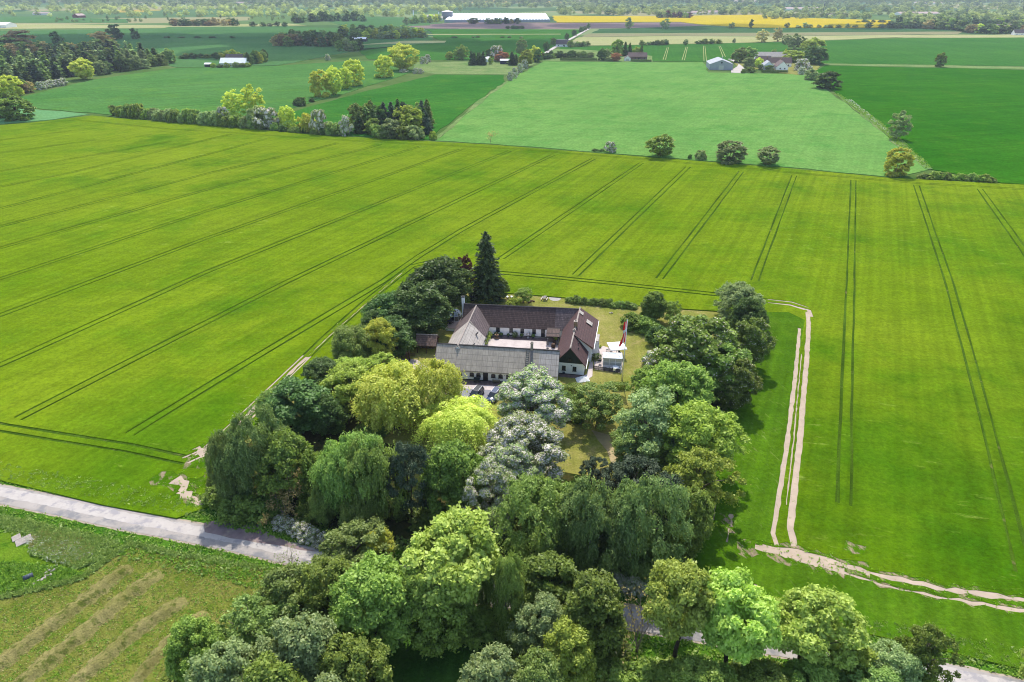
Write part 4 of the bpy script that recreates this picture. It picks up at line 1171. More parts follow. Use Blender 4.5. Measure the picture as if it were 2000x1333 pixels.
slab('gravel_yard', [(770, 700), (815, 703), (855, 732), (850, 757), (882, 758), (884, 790), (840, 775), (800, 745)], .06, plain('pink_gravel', S(212, 196, 184), .95, .12, 1.5, spec=.1))
c = G(1168, 690); slab('round_patio', None, .06, M_pave, world_pts=[(c.x + math.cos(t) * (2.0 if math.cos(t) > 0 else 1.6), c.y + math.sin(t) * 3.2) for t in [i * math.pi / 14 for i in range(28)]])
slab('patio_paving', [(1160, 690), (1178, 676), (1214, 688), (1214, 729), (1162, 722)], .055, M_pave)
slab('side_path', [(1146, 731), (1152, 708), (1158, 706), (1157, 735), (1140, 748), (1128, 742)], .07, M_pave)
slab('gable_cobbles', [(1090, 728), (1143, 732), (1140, 741), (1092, 736)], .065, M_cobble_shade)
c = G(1084, 583); slab('ash_circle', None, .05, plain('grey_ash', S(186, 180, 170), .95, .15, 2), world_pts=[(c.x + math.cos(t) * 1.5, c.y + math.sin(t) * 1.8) for t in [i * math.pi / 10 for i in range(20)]])

# -------------------------------------------------- things round the house
def seat_bench(name, loc, rz, Ln, mat, label, back=True):
    e = empty(name, loc, rz); tag(e, label, 'bench')
    s = MB()
    for i in range(4): s.box(-Ln / 2, Ln / 2, -.25 + i * .13, -.14 + i * .13, .42, .46)
    s.build('seat', mat, e)
    if back:
        b_ = MB()
        for i in range(3): b_.box(-Ln / 2, Ln / 2, .27, .31, .55 + i * .14, .65 + i * .14)
        for x in (-Ln / 2 + .1, Ln / 2 - .16): b_.box(x, x + .06, .31, .36, .3, .97)
        b_.build('backrest', mat, e)
    for x in (-Ln / 2 + .05, Ln / 2 - .13):
        for y in (-.22, .18): MB().box(x, x + .08, y, y + .08, 0, .42).build('leg', mat, e)
    for x in (-Ln / 2 + .02, Ln / 2 - .08): MB().box(x, x + .06, -.26, .3, .62, .67).build('armrest', mat, e)
    return e
def on_wing(mw, px, py, off, z=0.0): q = mw.inverted() @ G(px, py, z); v_ = mw @ Vector((q.x, off, z)); return v_
aF = math.atan2(-3.2, 24.3); aR = math.atan2(-2.77, 25.8)
seat_bench('garden_bench', on_wing(mwF, 970.5, 745, -4.05, .06), aF + math.pi, 1.5, plain('grey_teak', S(132, 128, 116), .8, .15, 4), 'grey slatted wooden bench against the front wall right of the black door')
e = empty('garden_chest', on_wing(mwF, 932, 745, -4.15, .06), aF); tag(e, 'dark box with sloping lid at the front wall left of the black door', 'storage box')
MB().box(-.55, .55, -.35, .35, .12, .62).build('body', M_tar, e)
MB().prism([(-.4, .64), (.4, .8), (.4, .86), (-.4, .7)], 0, -.6, .6).build('lid', M_black, e)
for x in (-.5, .42):
    for y in (-.3, .22): MB().box(x, x + .08, y, y + .08, 0, .12).build('leg', M_tar, e)

def potted(name, loc, r, h, label, group=None, leafm=None, pot=True, potm=None):
    e = empty(name, loc, random.uniform(0, 6)); tag(e, label, 'plant', group)
    z = 0
    if pot:
        MB().lathe([(r * .5, 0), (r * .72, .38), (r * .8, .4), (r * .8, .46), (r * .62, .46), (r * .6, .4)], 14).translate(0) if False else MB().lathe([(r * .5, 0), (r * .72, .38), (r * .8, .4), (r * .8, .46), (r * .6, .46)], 14).build('pot', potm or plain('terracotta', S(150, 96, 72), .8, .15, 4), e); z = .4
    rng = np.random.default_rng(int(r * 1e4) + len(bpy.data.objects)); f = Foliage(); n = 420
    d = rdir(rng, n); P = d * (r * rng.uniform(.75, 1.05, n))[:, None] * np.array([1, 1, h / (2 * r)]) + np.array([0, 0, z + h / 2])
    f.add(P, d + np.array([0, 0, .3]) + rng.normal(size=(n, 3)) * .3, .1, .06, rng.random(n)); q_, V, M = f.quads(rng)
    MB().tube([(0, 0, max(0, z - .1)), (0, 0, z + h * .5)], [.04, .02], 6).build('stem', bark, e)
    link(bpy.data.objects.new('foliage', quad_mesh('pot_foliage', q_, V, M, [leafm or L['deep']])), e)
    return e
M_blue_pot = plain('dark_pot', S(70, 76, 84), .6, .2, 4)
for px, r, h, lab, pt in ((970, .5, .7, 'dark shrub in a pot under the leftmost courtyard window', True), (979.5, .45, .55, 'low bluish pot plant between the two left courtyard windows', True),
                          (993.5, .3, .45, 'small pale pot plant left of the big clipped ball', True), (1006.5, .72, 1.45, 'big clipped green box ball against the courtyard wall', False),
                          (1020, .42, .6, 'dark little pot plant right of the clipped ball', True), (1042.5, .42, .6, 'small dark pot plant just left of the courtyard door', True)):
    potted('box_shrub' if not pt else 'pot_plant', on_wing(mwR, px, 655, -3.75, .06), r, h, lab, 'plants along the courtyard wall', L['dark'], pt, M_blue_pot)
for px, py, r, h, lab in ((955, 659, .8, 1.4, 'dark leafy shrub in the far left courtyard corner'), (951, 664, .9, 1.1, 'bright green shrub at the foot of the left range'), (947, 672, .9, 1.2, 'green shrub nearest the grey roof in the left courtyard bed'),
                          (1085, 664, .55, .9, 'bright green pot plant by the dark porch'), (1171, 679, .4, .6, 'bushy pot plant at the edge of the round patio')):
    potted('leafy_shrub', G(px, py, .05), r, h, lab, None, L['hazel'], False)
e = empty('urn', on_wing(mwR, 1032.3, 657, -3.8, .06)); tag(e, 'tall grey stone urn at the wall foot between two courtyard windows', 'urn')
MB().lathe([(.3, 0), (.3, .12), (.14, .2), (.2, .4), (.42, .85), (.44, 1.05), (.3, 1.2)], 16).build('bowl', M_steel, e, True); MB().lathe([(.36, 1.2), (.2, 1.5), (.03, 1.62)], 14).build('lid', M_steel, e, True)
e = empty('bird_bath', G(970.3, 661, .05)); tag(e, 'brown three tiered fountain statue on the courtyard paving', 'fountain')
m_st = plain('brown_stone', S(150, 120, 92), .85, .2, 5)
MB().lathe([(.62, 0), (.65, .2), (.2, .25), (.13, .7)], 16).build('base', m_st, e, True); MB().lathe([(.13, .7), (.5, .82), (.52, .9), (.1, .9)], 16).build('bowl', m_st, e, True)
MB().lathe([(.1, .9), (.16, 1.1), (.08, 1.3), (.12, 1.42), (.02, 1.55)], 10).build('figure', m_st, e, True)
e = empty('garden_parasol', G(1069.5, 681, .05)); tag(e, 'closed grey parasol standing on the courtyard paving', 'parasol')
MB().lathe([(.3, 0), (.3, .08), (.05, .1)], 12).build('base', M_tar, e); MB().tube([(0, 0, .05), (0, 0, 2.45)], .03, 8).build('pole', M_steel, e)
MB().lathe([(.06, .75), (.22, .85), (.2, 1.3), (.1, 2.1), (.02, 2.4)], 9).build('canopy', plain('grey_canvas', S(120, 118, 118), .9, .15, 3), e)
for px, py, lab in ((1080.5, 679, 'brown wooden barrel on the courtyard by the right range'), (1083, 674, 'wooden tub behind the brown barrel in the courtyard')):
    e = empty('barrel', G(px, py, .05)); tag(e, lab, 'barrel')
    MB().lathe([(.36, 0), (.44, .3), (.46, .5), (.42, .8), (.38, .92), (.3, .9)], 14).build('staves', M_brownwood, e, True)
    for z in (.18, .72): MB().lathe([(.42, z), (.46, z), (.46, z + .06), (.42, z + .06)], 14).build('hoop', M_tar, e)
e = empty('trestle_table', G(1076, 667, .05), aR); tag(e, 'small wooden table with pots under the dark porch edge', 'table')
MB().box(-.8, .8, -.35, .35, .7, .76).build('table_top', M_wood, e)
for x in (-.7, .62):
    for y in (-.3, .22): MB().box(x, x + .08, y, y + .08, 0, .7).build('leg', M_wood, e)

# open log shelter beyond the left gable
p = G(836, 684); e = empty('log_shelter', p, R(-6)); tag(e, 'open timber shelter with mossy brown tiled roof left of the farmhouse', 'shelter')
m_old = sheets('mossy_brown_tiles', S(128, 104, 92), S(70, 56, 50), .28, .3, 'XZ', .3, .03, (S(150, 124, 110), 1.3, .5, .66))
MB().prism([(-2.1, 2.0), (0, 3.6), (2.1, 2.0), (2.1, 2.14), (0, 3.76), (-2.1, 2.14)], 0, -2.3, 2.3).build('roof', m_old, e)
MB().tube([(-2.35, 0, 3.74), (2.35, 0, 3.74)], .13, 6).build('ridge_cap', M_ridge, e)
for x in (-2.0, -.05, 1.9):
    for y in (-1.7, 1.6): MB().box(x, x + .14, y, y + .14, 0, 2.2).build('post', M_brownwood, e)
MB().box(-1.8, 1.9, 1.62, 1.7, 0, 2.2).build('back_wall', M_brownwood, e)
lg = MB()
for i in range(9):
    for k in range(4): lg.tube([(-1.7 + i * .36, .5, .18 + k * .3), (-1.7 + i * .36, 1.5, .18 + k * .3)], .15, 7)
o = lg.build('log_stack', M_wood); o.location = p; o.rotation_euler.z = R(-6); tag(o, 'stack of split logs under the brown tiled shelter roof', 'log pile')
# carved standing posts in the gravel beside it
for i, (px, py, h, r, lab) in enumerate([(795, 706, 2.3, .2, 'tall dark carved post standing in the gravel, left of its pair'), (800, 704, 2.4, .18, 'tall reddish carved post standing in the gravel, right of its pair'), (784, 698, 1.5, .2, 'short brown carved post with broad top'), (779, 696, 1.4, .22, 'stout brown post left of the carved posts'), (773, 695, 1.1, .1, 'thin pink post at the end of the row')]):
    e = empty('carved_post', G(px, py, .05), i); tag(e, lab, 'carved post', 'carved posts in the gravel yard')
    MB().lathe([(r, 0), (r * .9, h * .3), (r * 1.05, h * .5), (r * .75, h * .55), (r, h * .62), (r * .9, h * .82)], 10).build('shaft', M_brownwood if i != 4 else plain('pink_paint', S(196, 120, 110), .7, .1), e, True)
    MB().lathe([(r * .6, h * .82), (r * .95, h * .88), (r * .8, h * .97), (r * .2, h)], 10).build('head', M_wood, e, True)
def picket(name, a, b, label, h=.8, gap=.22, mat=None, w=.09):
    A, B = G(*a), G(*b); d = B - A; e = empty(name, A, math.atan2(d.y, d.x)); tag(e, label, 'fence'); n = int(d.length / gap)
    pk = MB()
    for i in range(n + 1): pk.box(i * gap - w / 2, i * gap + w / 2, -.015, .015, .05, h + random.uniform(-.06, .06))
    pk.build('pickets', mat or M_wood, e); MB().box(0, d.length, .015, .05, h * .3, h * .38).build('rail', mat or M_wood, e); MB().box(0, d.length, .015, .05, h * .72, h * .8).build('rail', mat or M_wood, e)
    for i in range(0, n + 1, 8): MB().box(i * gap - .05, i * gap + .05, .05, .14, 0, h).build('post', mat or M_wood, e)
    return e
picket('picket_fence', (752, 692), (812, 697), 'low weathered picket fence behind the carved posts')

# raised terrace with white edge, glass dome, table and chairs
p0, p1, p2, p3 = G(870, 640, .9), G(899, 643, .9), G(905, 618, .9), G(886, 616, .9)
e = empty('raised_terrace', (p0.x, p0.y, 0)); tag(e, 'raised terrace with white board edge beside the left end of the farmhouse', 'terrace')
loc_ = [Vector((q.x - p0.x, q.y - p0.y)) for q in (p0, p1, p2, p3)]
n_ = 4
def ring(z0, z1, mat, name, grow=0):
    c_ = sum(loc_, Vector((0, 0))) / 4
    V = [c_ + (q - c_) * (1 + grow) for q in loc_]
    return MB().prism([(q.x, q.y) for q in V], 2, z0, z1).build(name, mat, e)
ring(.15, .78, M_wwood, 'fascia'); ring(0, .15, M_tar, 'footing', -.03); ring(.78, .84, plain('deck_boards', S(206, 184, 170), .85, .1, 1), 'deck', .02)
p = G(889, 622, .84); e = empty('glass_dome', (p.x, p.y, .84)); tag(e, 'glass garden dome on the raised terrace by the white chimney', 'greenhouse')
prof = [(1.75 * math.cos(t), 2.3 * math.sin(t) * .98) for t in [i * math.pi / 2 / 6 for i in range(6)]] + [(.12, 2.3)]
MB().lathe(prof, 12).build('glazing', M_clear, e)
rb = MB()
for k in range(12):
    t = math.pi * k / 6; rb.tube([(r * math.cos(t) * 1.01, r * math.sin(t) * 1.01, z) for r, z in prof], .035, 5)
for r, z in prof[:-1:2]: rb.tube([(r * math.cos(t) * 1.01, r * math.sin(t) * 1.01, z) for t in [i * math.pi / 12 for i in range(25)]], .03, 5)
rb.build('ribs', M_wwood, e)
def chair(loc, rz, label, mat, group=None):
    e = empty('garden_chair', loc, rz); tag(e, label, 'chair', group)
    MB().box(-.24, .24, -.24, .24, .42, .47).build('seat', mat, e); MB().box(-.24, .24, .2, .25, .5, .95).build('backrest', mat, e)
    for x in (-.23, .19):
        for y in (-.23, .19): MB().box(x, x + .04, y, y + .04, 0, .42).build('leg', mat, e)
    return e
def table(loc, rz, label, mat, r=.6, leg=True):
    e = empty('garden_table', loc, rz); tag(e, label, 'table'); MB().lathe([(r, .7), (r, .74)], 20).build('table_top', mat, e)
    MB().tube([(0, 0, 0), (0, 0, .7)], .05, 8).build('pedestal', mat, e); MB().lathe([(r * .5, 0), (r * .45, .05), (.05, .08)], 12).build('foot', mat, e); return e
table(G(880, 632, .84), 0, 'dark round table on the raised terrace', M_tar)
for i, (px, py, rz, lab) in enumerate([(876, 631, 1.5, 'dark chair left of the terrace table'), (884, 633, -1.5, 'dark chair right of the terrace table'), (881, 627.5, 0, 'dark chair behind the terrace table'), (879, 636, 3.1, 'dark chair in front of the terrace table')]):
    chair(G(px, py, .84), rz, lab, M_tar, 'chairs round the terrace table')
e = empty('wooden_tub', G(885, 624.5, .84)); tag(e, 'brown wooden tub in front of the glass dome', 'tub'); MB().lathe([(.34, 0), (.42, .6), (.36, .6), (.3, .2)], 14).build('staves', M_brownwood, e); MB().lathe([(.4, .4), (.43, .4), (.43, .46), (.4, .46)], 14).build('hoop', M_tar, e)

# garden behind the house
p = G(930, 585); e = empty('garden_shed', p, R(-8)); tag(e, 'dark tarred garden shed with a pale door under the big conifer', 'shed')
MB().prism([(-1.5, 0), (1.5, 0), (1.5, 1.9), (0, 2.8), (-1.5, 1.9)], 1, -1.2, 1.2).build('wall', M_black, e); MB().prism([(-1.75, 1.75), (0, 2.85), (1.75, 1.75), (1.75, 1.87), (0, 2.97), (-1.75, 1.87)], 1, -1.4, 1.4).build('roof', M_brownwood, e)
d_ = MB().box(-.2, .55, -1.25, -1.2, .1, 1.85).build('door', plain('pale_grey_paint', S(150, 146, 140), .7, .1), e); MB().box(.42, .48, -1.29, -1.25, .95, 1.02).build('handle', M_tar, d_)
for px, lab in ((992, 'left of the two dark sun loungers on the back lawn'), (1000.5, 'right of the two dark sun loungers on the back lawn')):
    e = empty('sun_lounger', G(px, 583, .03), R(200)); tag(e, lab, 'sun lounger', 'sun loungers on the back lawn')
    mf = plain('black_lounger_frame', (.02, .02, .022, 1), .6, .1); ms = plain('white_slats', (.7, .7, .7, 1), .6, .05)
    f_ = MB().box(-.32, -.27, -.95, .95, .26, .32).box(.27, .32, -.95, .95, .26, .32).box(-.27, .27, -.95, -.9, .26, .32); f_.build('frame', mf, e)
    s_ = MB()
    for i in range(9): s_.box(-.26, .26, -.85 + i * .13, -.76 + i * .13, .32, .345)
    s_.build('slats', ms, e); MB().prism([(.3, .33), (.95, .75), (.95, .79), (.3, .37)], 0, -.28, .28).build('backrest', mf, e)
    for x in (-.31, .26):
        for y in (-.85, .75): MB().box(x, x + .05, y, y + .05, 0, .26).build('leg', mf, e)
e = empty('picnic_table', G(1063.5, 586, .03), R(75)); tag(e, 'weathered picnic table with fixed benches on the back lawn', 'picnic table')
t_ = MB(); [t_.box(-.9, .9, -.38 + i * .155, -.24 + i * .155, .72, .77) for i in range(5)]; t_.build('table_top', M_fibre_pale, e)
for y in (-.78, .56): MB().box(-.9, .9, y, y + .24, .42, .46).build('seat', M_fibre_pale, e)
for x in (-.65, .6): MB().add([(x, -.72, 0), (x + .06, -.72, 0), (x + .06, -.62, 0), (x, -.62, 0), (x, -.3, .72), (x + .06, -.3, .72), (x + .06, -.2, .72), (x, -.2, .72)], [(0, 1, 5, 4), (1, 2, 6, 5), (2, 3, 7, 6), (3, 0, 4, 7)]).add([(x, .72, 0), (x + .06, .72, 0), (x + .06, .62, 0), (x, .62, 0), (x, .3, .72), (x + .06, .3, .72), (x + .06, .2, .72), (x, .2, .72)], [(4, 5, 1, 0), (5, 6, 2, 1), (6, 7, 3, 2), (7, 4, 0, 3)]).box(x, x + .06, -.75, .75, .36, .42).build('trestle', M_wood, e)
def rubble(name, loc, n, rad, rs, label, cat, mat, hmax=.5, flat=.7):
    rng = np.random.default_rng(n); mb = MB()
    for i in range(n):
        a, q_ = rng.uniform(0, 6.28), rng.random() ** .6; x, y = math.cos(a) * q_ * rad[0], math.sin(a) * q_ * rad[1]; r = rng.uniform(*rs); z = hmax * (1 - q_) * rng.random()
        ring_ = []
        d = rdir(rng, 9) * (rng.uniform(.7, 1.1, 9) * r)[:, None] * np.array([1, 1, flat]); b_ = len(mb.v)
        import bmesh
        bm = bmesh.new(); [bm.verts.new(tuple(v_ + np.array([x, y, z + r * flat * .6]))) for v_ in d]
        h_ = bmesh.ops.convex_hull(bm, input=bm.verts)
        bm.verts.index_update(); mb.add([v_.co[:] for v_ in bm.verts], [[v_.index for v_ in f_.verts] for f_ in bm.faces]); bm.free()
    o = mb.build(name, mat); o.location = loc; return tag(o, label, cat)
rubble('log_pile', G(1036, 590, .03), 16, (1.5, .9), (.15, .4), 'heap of logs and stumps on the lawn left of the picnic table', 'log pile', M_brownwood, .3)
e = empty('long_table', G(1001, 600), R(-5)); tag(e, 'long white table on the lawn just behind the dark rear roof', 'table')
MB().box(-1.6, 1.6, -.6, .6, .7, .76).build('table_top', M_wwood, e)
for x in (-1.5, 1.42):
    for y in (-.55, .47): MB().box(x, x + .08, y, y + .08, 0, .7).build('leg', M_wwood, e)

# patio on the right
p = G(1202, 703); e = empty('square_parasol', G(1203.5, 694, .06), R(8)); tag(e, 'open square white parasol over the patio by the flagpole', 'parasol')
cv = MB(); h = 1.75
cv.add([(-h, -h, 2.25), (h, -h, 2.25), (h, h, 2.25), (-h, h, 2.25), (0, 0, 2.85), (-h, -h, 2.07), (h, -h, 2.07), (h, h, 2.07), (-h, h, 2.07)], [(0, 1, 4), (1, 2, 4), (2, 3, 4), (3, 0, 4), (0, 5, 6, 1), (1, 6, 7, 2), (2, 7, 8, 3), (3, 8, 5, 0)])
cv.build('canopy', plain('white_canvas', (.82, .82, .82, 1), .8, .03, 2), e); MB().tube([(0, 0, 0), (0, 0, 2.8)], .035, 8).build('pole', M_steel, e); MB().lathe([(.4, 0), (.4, .1), (.06, .14)], 12).build('base', M_tar, e)
rb = MB(); [rb.tube([(0, 0, 2.8), (sx * h * .98, sy * h * .98, 2.22)], .018, 5) for sx in (-1, 1) for sy in (-1, 1)]; rb.build('ribs', M_wood, e)
p = G(1195, 714); e = empty('garden_pavilion', (p.x, p.y, .06), R(-6)); tag(e, 'small white glazed pavilion with glass roof beside the patio', 'garden house')
MB().box(-1.9, 1.9, -1.2, 1.2, 0, .6).build('base_wall', M_wwood, e)
fr = MB()
for x in (-1.9, -.66, .58, 1.82): fr.box(x, x + .08, -1.2, -1.12, .6, 2.2); fr.box(x, x + .08, 1.12, 1.2, .6, 2.2)
for y in (-1.2, 1.12): fr.box(-1.9, 1.9, y - .01, y + .09, 2.2, 2.3); fr.box(-1.9, 1.9, y - .01, y + .09, 1.3, 1.38)
fr.box(-1.91, -1.82, -1.1, 1.1, 2.2, 2.3); fr.box(1.82, 1.91, -1.1, 1.1, 2.2, 2.3); fr.build('frame', M_wwood, e)
wn_ = MB()
for x in (-1.8, -.56, .68): wn_.box(x, x + 1.1, -1.17, -1.15, .62, 2.2); wn_.box(x, x + 1.1, 1.15, 1.17, .62, 2.2)
wn_.box(-1.87, -1.85, -1.1, 1.1, .62, 2.2).box(1.85, 1.87, -1.1, 1.1, .62, 2.2).build('window', plain('pale_blinds', S(230, 228, 222), .4, .05), e)
MB().add([(-2, -1.3, 2.31), (2, -1.3, 2.31), (2, 1.3, 2.31), (-2, 1.3, 2.31), (-.6, 0, 2.85), (.6, 0, 2.85)], [(0, 1, 5, 4), (1, 2, 5), (2, 3, 4, 5), (3, 0, 4)]).build('roof', glass('blue_grey_roof_glass', (.66, .70, .74, 1)), e)
rb = MB(); [rb.tube([a_, b_], .03, 5) for a_, b_ in [((-2, -1.3, 2.33), (-.6, 0, 2.87)), ((2, -1.3, 2.33), (.6, 0, 2.87)), ((2, 1.3, 2.33), (.6, 0, 2.87)), ((-2, 1.3, 2.33), (-.6, 0, 2.87)), ((-.6, 0, 2.87), (.6, 0, 2.87))]]; rb.build('ridge_bars', M_wwood, e)
picket('patio_fence', (1158, 722), (1213, 730), 'dark wooden fence along the near side of the patio', .95, .14, M_tar, .1)
picket('patio_side_fence', (1213, 730), (1214, 703), 'white wooden fence on the flagpole side of the patio', .95, .2, M_wwood, .1)
table(G(1202, 723, .06), 0, 'white round table behind the dark patio fence', M_wwood, .65)
for i, (px, py, rz, lab) in enumerate([(1193, 722, 1.5, 'white chair left of the white patio table'), (1209, 724, -1.5, 'white chair right of the white patio table'), (1203, 719, 0, 'white chair behind the white patio table'), (1199, 727, 3.1, 'white chair in front of the white patio table')]):
    chair(G(px, py, .06), rz, lab, M_wwood, 'chairs round the white patio table')
for px, py, lab in ((1186, 687, 'black armchair left under the white parasol'), (1193, 686, 'black armchair at the back of the parasol table'), (1210, 692, 'black armchair nearest the flagpole')): chair(G(px, py, .06), random.uniform(0, 6), lab, M_black, 'black chairs under the parasol')
e = empty('barbecue', G(1171.5, 711, .06)); tag(e, 'black kettle barbecue beside the dark patio hedge', 'barbecue')
MB().lathe([(.05, .55), (.3, .68), (.36, .85), (.3, 1.02), (.05, 1.12)], 14).build('kettle', M_bwood, e, True)
for k in range(3): t = k * 2.1; MB().tube([(.15 * math.cos(t), .15 * math.sin(t), .62), (.33 * math.cos(t), .33 * math.sin(t), 0)], .02, 5).build('leg', M_steel, e)
# rotary dryer / collapsed white sail at the gable corner
e = empty('white_sunshade', G(1137, 742, .07), R(20)); tag(e, 'white pyramid sunshade lying open on the cobbles by the gable corner', 'sunshade')
MB().add([(-1.5, -.9, .05), (1.2, -1.2, .05), (1.6, .9, .05), (-1.1, 1.0, .05), (.1, 0, .9)], [(0, 1, 4), (1, 2, 4), (2, 3, 4), (3, 0, 4), (3, 2, 1, 0)]).build('canopy', plain('white_cloth', (.75, .74, .72, 1), .8, .08, 2), e); MB().tube([(.1, 0, .05), (.1, 0, 1.3)], .03, 6).build('pole', M_steel, e)
# flagpole
p = G(1215, 744); e = empty('flagpole', p); tag(e, 'tall white flagpole with a limp red and white cross flag on the side lawn', 'flagpole')
MB().tube([(0, 0, 0), (0, 0, 13.6)], [.12, .075], 10).build('pole', M_wwood, e, True); MB().lathe([(.02, 13.58), (.1, 13.66), (.1, 13.74), (.02, 13.82)], 10).build('knob', plain('gold_knob', (.6, .42, .1, 1), .3, .1, metal=.9), e, True)
MB().box(-.14, -.086, -.08, .08, 0, 1.3).box(.086, .14, -.08, .08, 0, 1.3).build('base', M_tar, e)
fl = MB(); nu, nv = 22, 16
def fp(u, v_):
    z = 13.3 - u * 4.4 - v_ * (.3 + .9 * u); x = -.08 - v_ * (.5 + .55 * u ** 1.5) * (1 + .15 * math.sin(u * 9)); y = -.1 + .3 * math.sin(v_ * 9 + u * 4) * (.2 + v_ * .5)
    return (x, y, z)
for i in range(nu + 1):
    for j in range(nv + 1): fl.v.append(fp(i / nu, j / nv))
for i in range(nu):
    for j in range(nv):
        a = i * (nv + 1) + j; u_, w_ = (i + .5) / nu, (j + .5) / nv
        fl.f.append((a, a + 1, a + nv + 2, a + nv + 1)); fl.m.append(1 if abs(u_ - .44) < .06 or abs(w_ - .34) < .07 else 0)
fl.build('flag', [plain('red_cloth', (.78, .03, .04, 1), .8, .08, 3), M_wwood], e, True)
# low flat stone in the lawn beyond
rubble('boulder', G(1193, 612, .03), 3, (.5, .3), (.2, .35), 'small grey boulders on the dry lawn behind the farmhouse', 'stone', M_fibre, .1)

# ----------------------------------------------------------------- two cars
def car(name, loc, rz, paint, label, L_=4.5, W=1.8, Hh=1.62):
    e = empty(name, loc, rz); tag(e, label, 'car', 'cars parked on the asphalt')
    sec = [(-L_ / 2, .45, .78, .62), (-L_ / 2 + .12, .3, .92, .8), (-L_ / 2 + .8, .24, 1.0, .9), (-.3, .22, 1.0, .9), (.7, .22, .98, .9), (L_ / 2 - .7, .24, .92, .88), (L_ / 2 - .15, .28, .8, .78), (L_ / 2, .42, .66, .6)]
    mb = MB(); n = 8
    for x, z0, z1, w in sec:
        w *= W / 1.8
        mb.v += [(x, -w * .86, z0), (x, w * .86, z0), (x, w, z0 + .12), (x, w, z1 - .16), (x, w * .86, z1), (x, -w * .86, z1), (x, -w, z1 - .16), (x, -w, z0 + .12)]
    for i in range(len(sec) - 1):
        for k in range(n): a, b_ = i * n + k, i * n + (k + 1) % n; mb.f.append((a, a + n, b_ + n, b_)); mb.m.append(0)
    mb.f += [tuple(range(n)), tuple(range((len(sec) - 1) * n + n - 1, (len(sec) - 1) * n - 1, -1))]; mb.m += [0, 0]
    mb.build('body', paint, e, True)
    def cab(x0, x1, z, w): return [(x0, -w, z), (x0, w, z), (x1, w, z), (x1, -w, z)]
    g_ = MB(); A, B = cab(-2.0, 1.15, .96, .78), cab(-1.72, .28, Hh - .06, .62)
    g_.add(A + B, [(0, 1, 5, 4), (1, 2, 6, 5), (2, 3, 7, 6), (3, 0, 4, 7)]).build('window', M_glass, e)
    r_ = MB(); C_ = cab(-1.78, .32, Hh - .07, .64); D = cab(-1.6, .1, Hh, .55); r_.add(C_ + D, [(0, 1, 5, 4), (1, 2, 6, 5), (2, 3, 7, 6), (3, 0, 4, 7), (4, 5, 6, 7)]).build('roof', paint, e, False)
    for s in (-1, 1):
        for xa, xb in ((1.12, .3), (-.4, -.42), (-1.95, -1.72)): MB().tube([(xa, s * .775, .96), (xb, s * .63, Hh - .08)], .05, 5).build('pillar', paint, e)
    for x in (-L_ / 2 + .85, L_ / 2 - .85):
        for s in (-1, 1):
            wh = empty('wheel', (x, s * (W / 2 - .1), .33)); wh.parent = e
            t = MB().lathe([(.18, -.1), (.33, -.1), (.34, 0), (.33, .1), (.18, .1)], 18).build('tyre', M_rubber, wh); r2 = MB().lathe([(.02, -.09), (.2, -.09), (.2, .09), (.02, .105)], 10).build('rim', M_steel, wh)
            for o in (t, r2): o.rotation_euler.x = math.pi / 2
    for s in (-1, 1):
        MB().box(L_ / 2 - .16, L_ / 2 - .02, s * .6 - .18, s * .6 + .18, .6, .72).build('headlight', clear_glass('headlight_glass') if s < 0 else bpy.data.materials['headlight_glass'], e)
        MB().box(-L_ / 2 - .0, -L_ / 2 + .1, s * .58 - .12, s * .58 + .12, .68, .86).build('tail_light', plain('red_lens', (.4, .02, .02, 1), .3, .05), e)
        MB().box(.72, .88, s * .92 - .1, s * .92 + .1, .98, 1.1).build('mirror', paint, e)
        MB().box(-1.7, .2, s * .56 - .02, s * .56 + .02, Hh - .02, Hh + .04).build('roof_rail', M_steel, e)
    return e
def paint(name, c):
    m, nt, out = nodes(name); b = N(nt, 'BsdfPrincipled', Roughness=.25); b.inputs['Base Color'].default_value = c; b.inputs['Coat Weight'].default_value = .6
    nt.links.new(b.outputs[0], out.inputs[0]); return m
ca = G(940, 763, .07); cb = G(920, 786, .07); d = cb - ca
car('parked_car', G(930, 775.5, .07), math.atan2(d.y, d.x), paint('black_car_paint', (.008, .008, .01, 1)), 'black estate car on the asphalt nearest the weeping willow')
car('parked_car', G(965, 779, .07), math.atan2(d.y, d.x), paint('blue_car_paint', (.012, .03, .085, 1)), 'dark blue car half hidden under the white blossom tree')

# corner with dumped slabs and stones
M_stone = plain('broken_stone', S(196, 184, 172), .9, .2, 4, bump=.4)
rubble('rubble_heap', G(98, 1121, .05), 60, (1.0, 1.5), (.12, .26), 'heap of pale broken stones in the weeds left of the mown field', 'stone heap', M_stone, .5)
for px, py, s, lab, mt in ((47, 1057, (1.0, .6, .1), 'pale concrete slab leaning in the grass, the larger one', M_stone), (33, 1052, (.55, .5, .12), 'small pale concrete slab beside the larger one', M_stone), (76, 1137, (.9, .2, .12), 'long grey stone kerb lying before the stone heap', M_stone)):
    o = MB().box(-s[0], s[0], -s[1], s[1], 0, s[2] * 2).build('stone_slab', mt, None, False, .03); o.location = G(px, py, .12); o.rotation_euler = (R(12), R(-8), R(38)); tag(o, lab, 'stone slab')
e = empty('plastic_drum', G(57, 1131, .05), R(40)); tag(e, 'dark blue grey plastic drum lying in the grass', 'drum')
m_dr = plain('blue_grey_plastic', S(84, 94, 106), .5, .15, 3)
MB().tube([(-.55, 0, .36), (.55, 0, .36)], .36, 16).build('barrel_body', m_dr, e, True)
for x in (-.25, .25): MB().tube([(x - .04, 0, .36), (x + .04, 0, .36)], .385, 16).build('rib', m_dr, e)

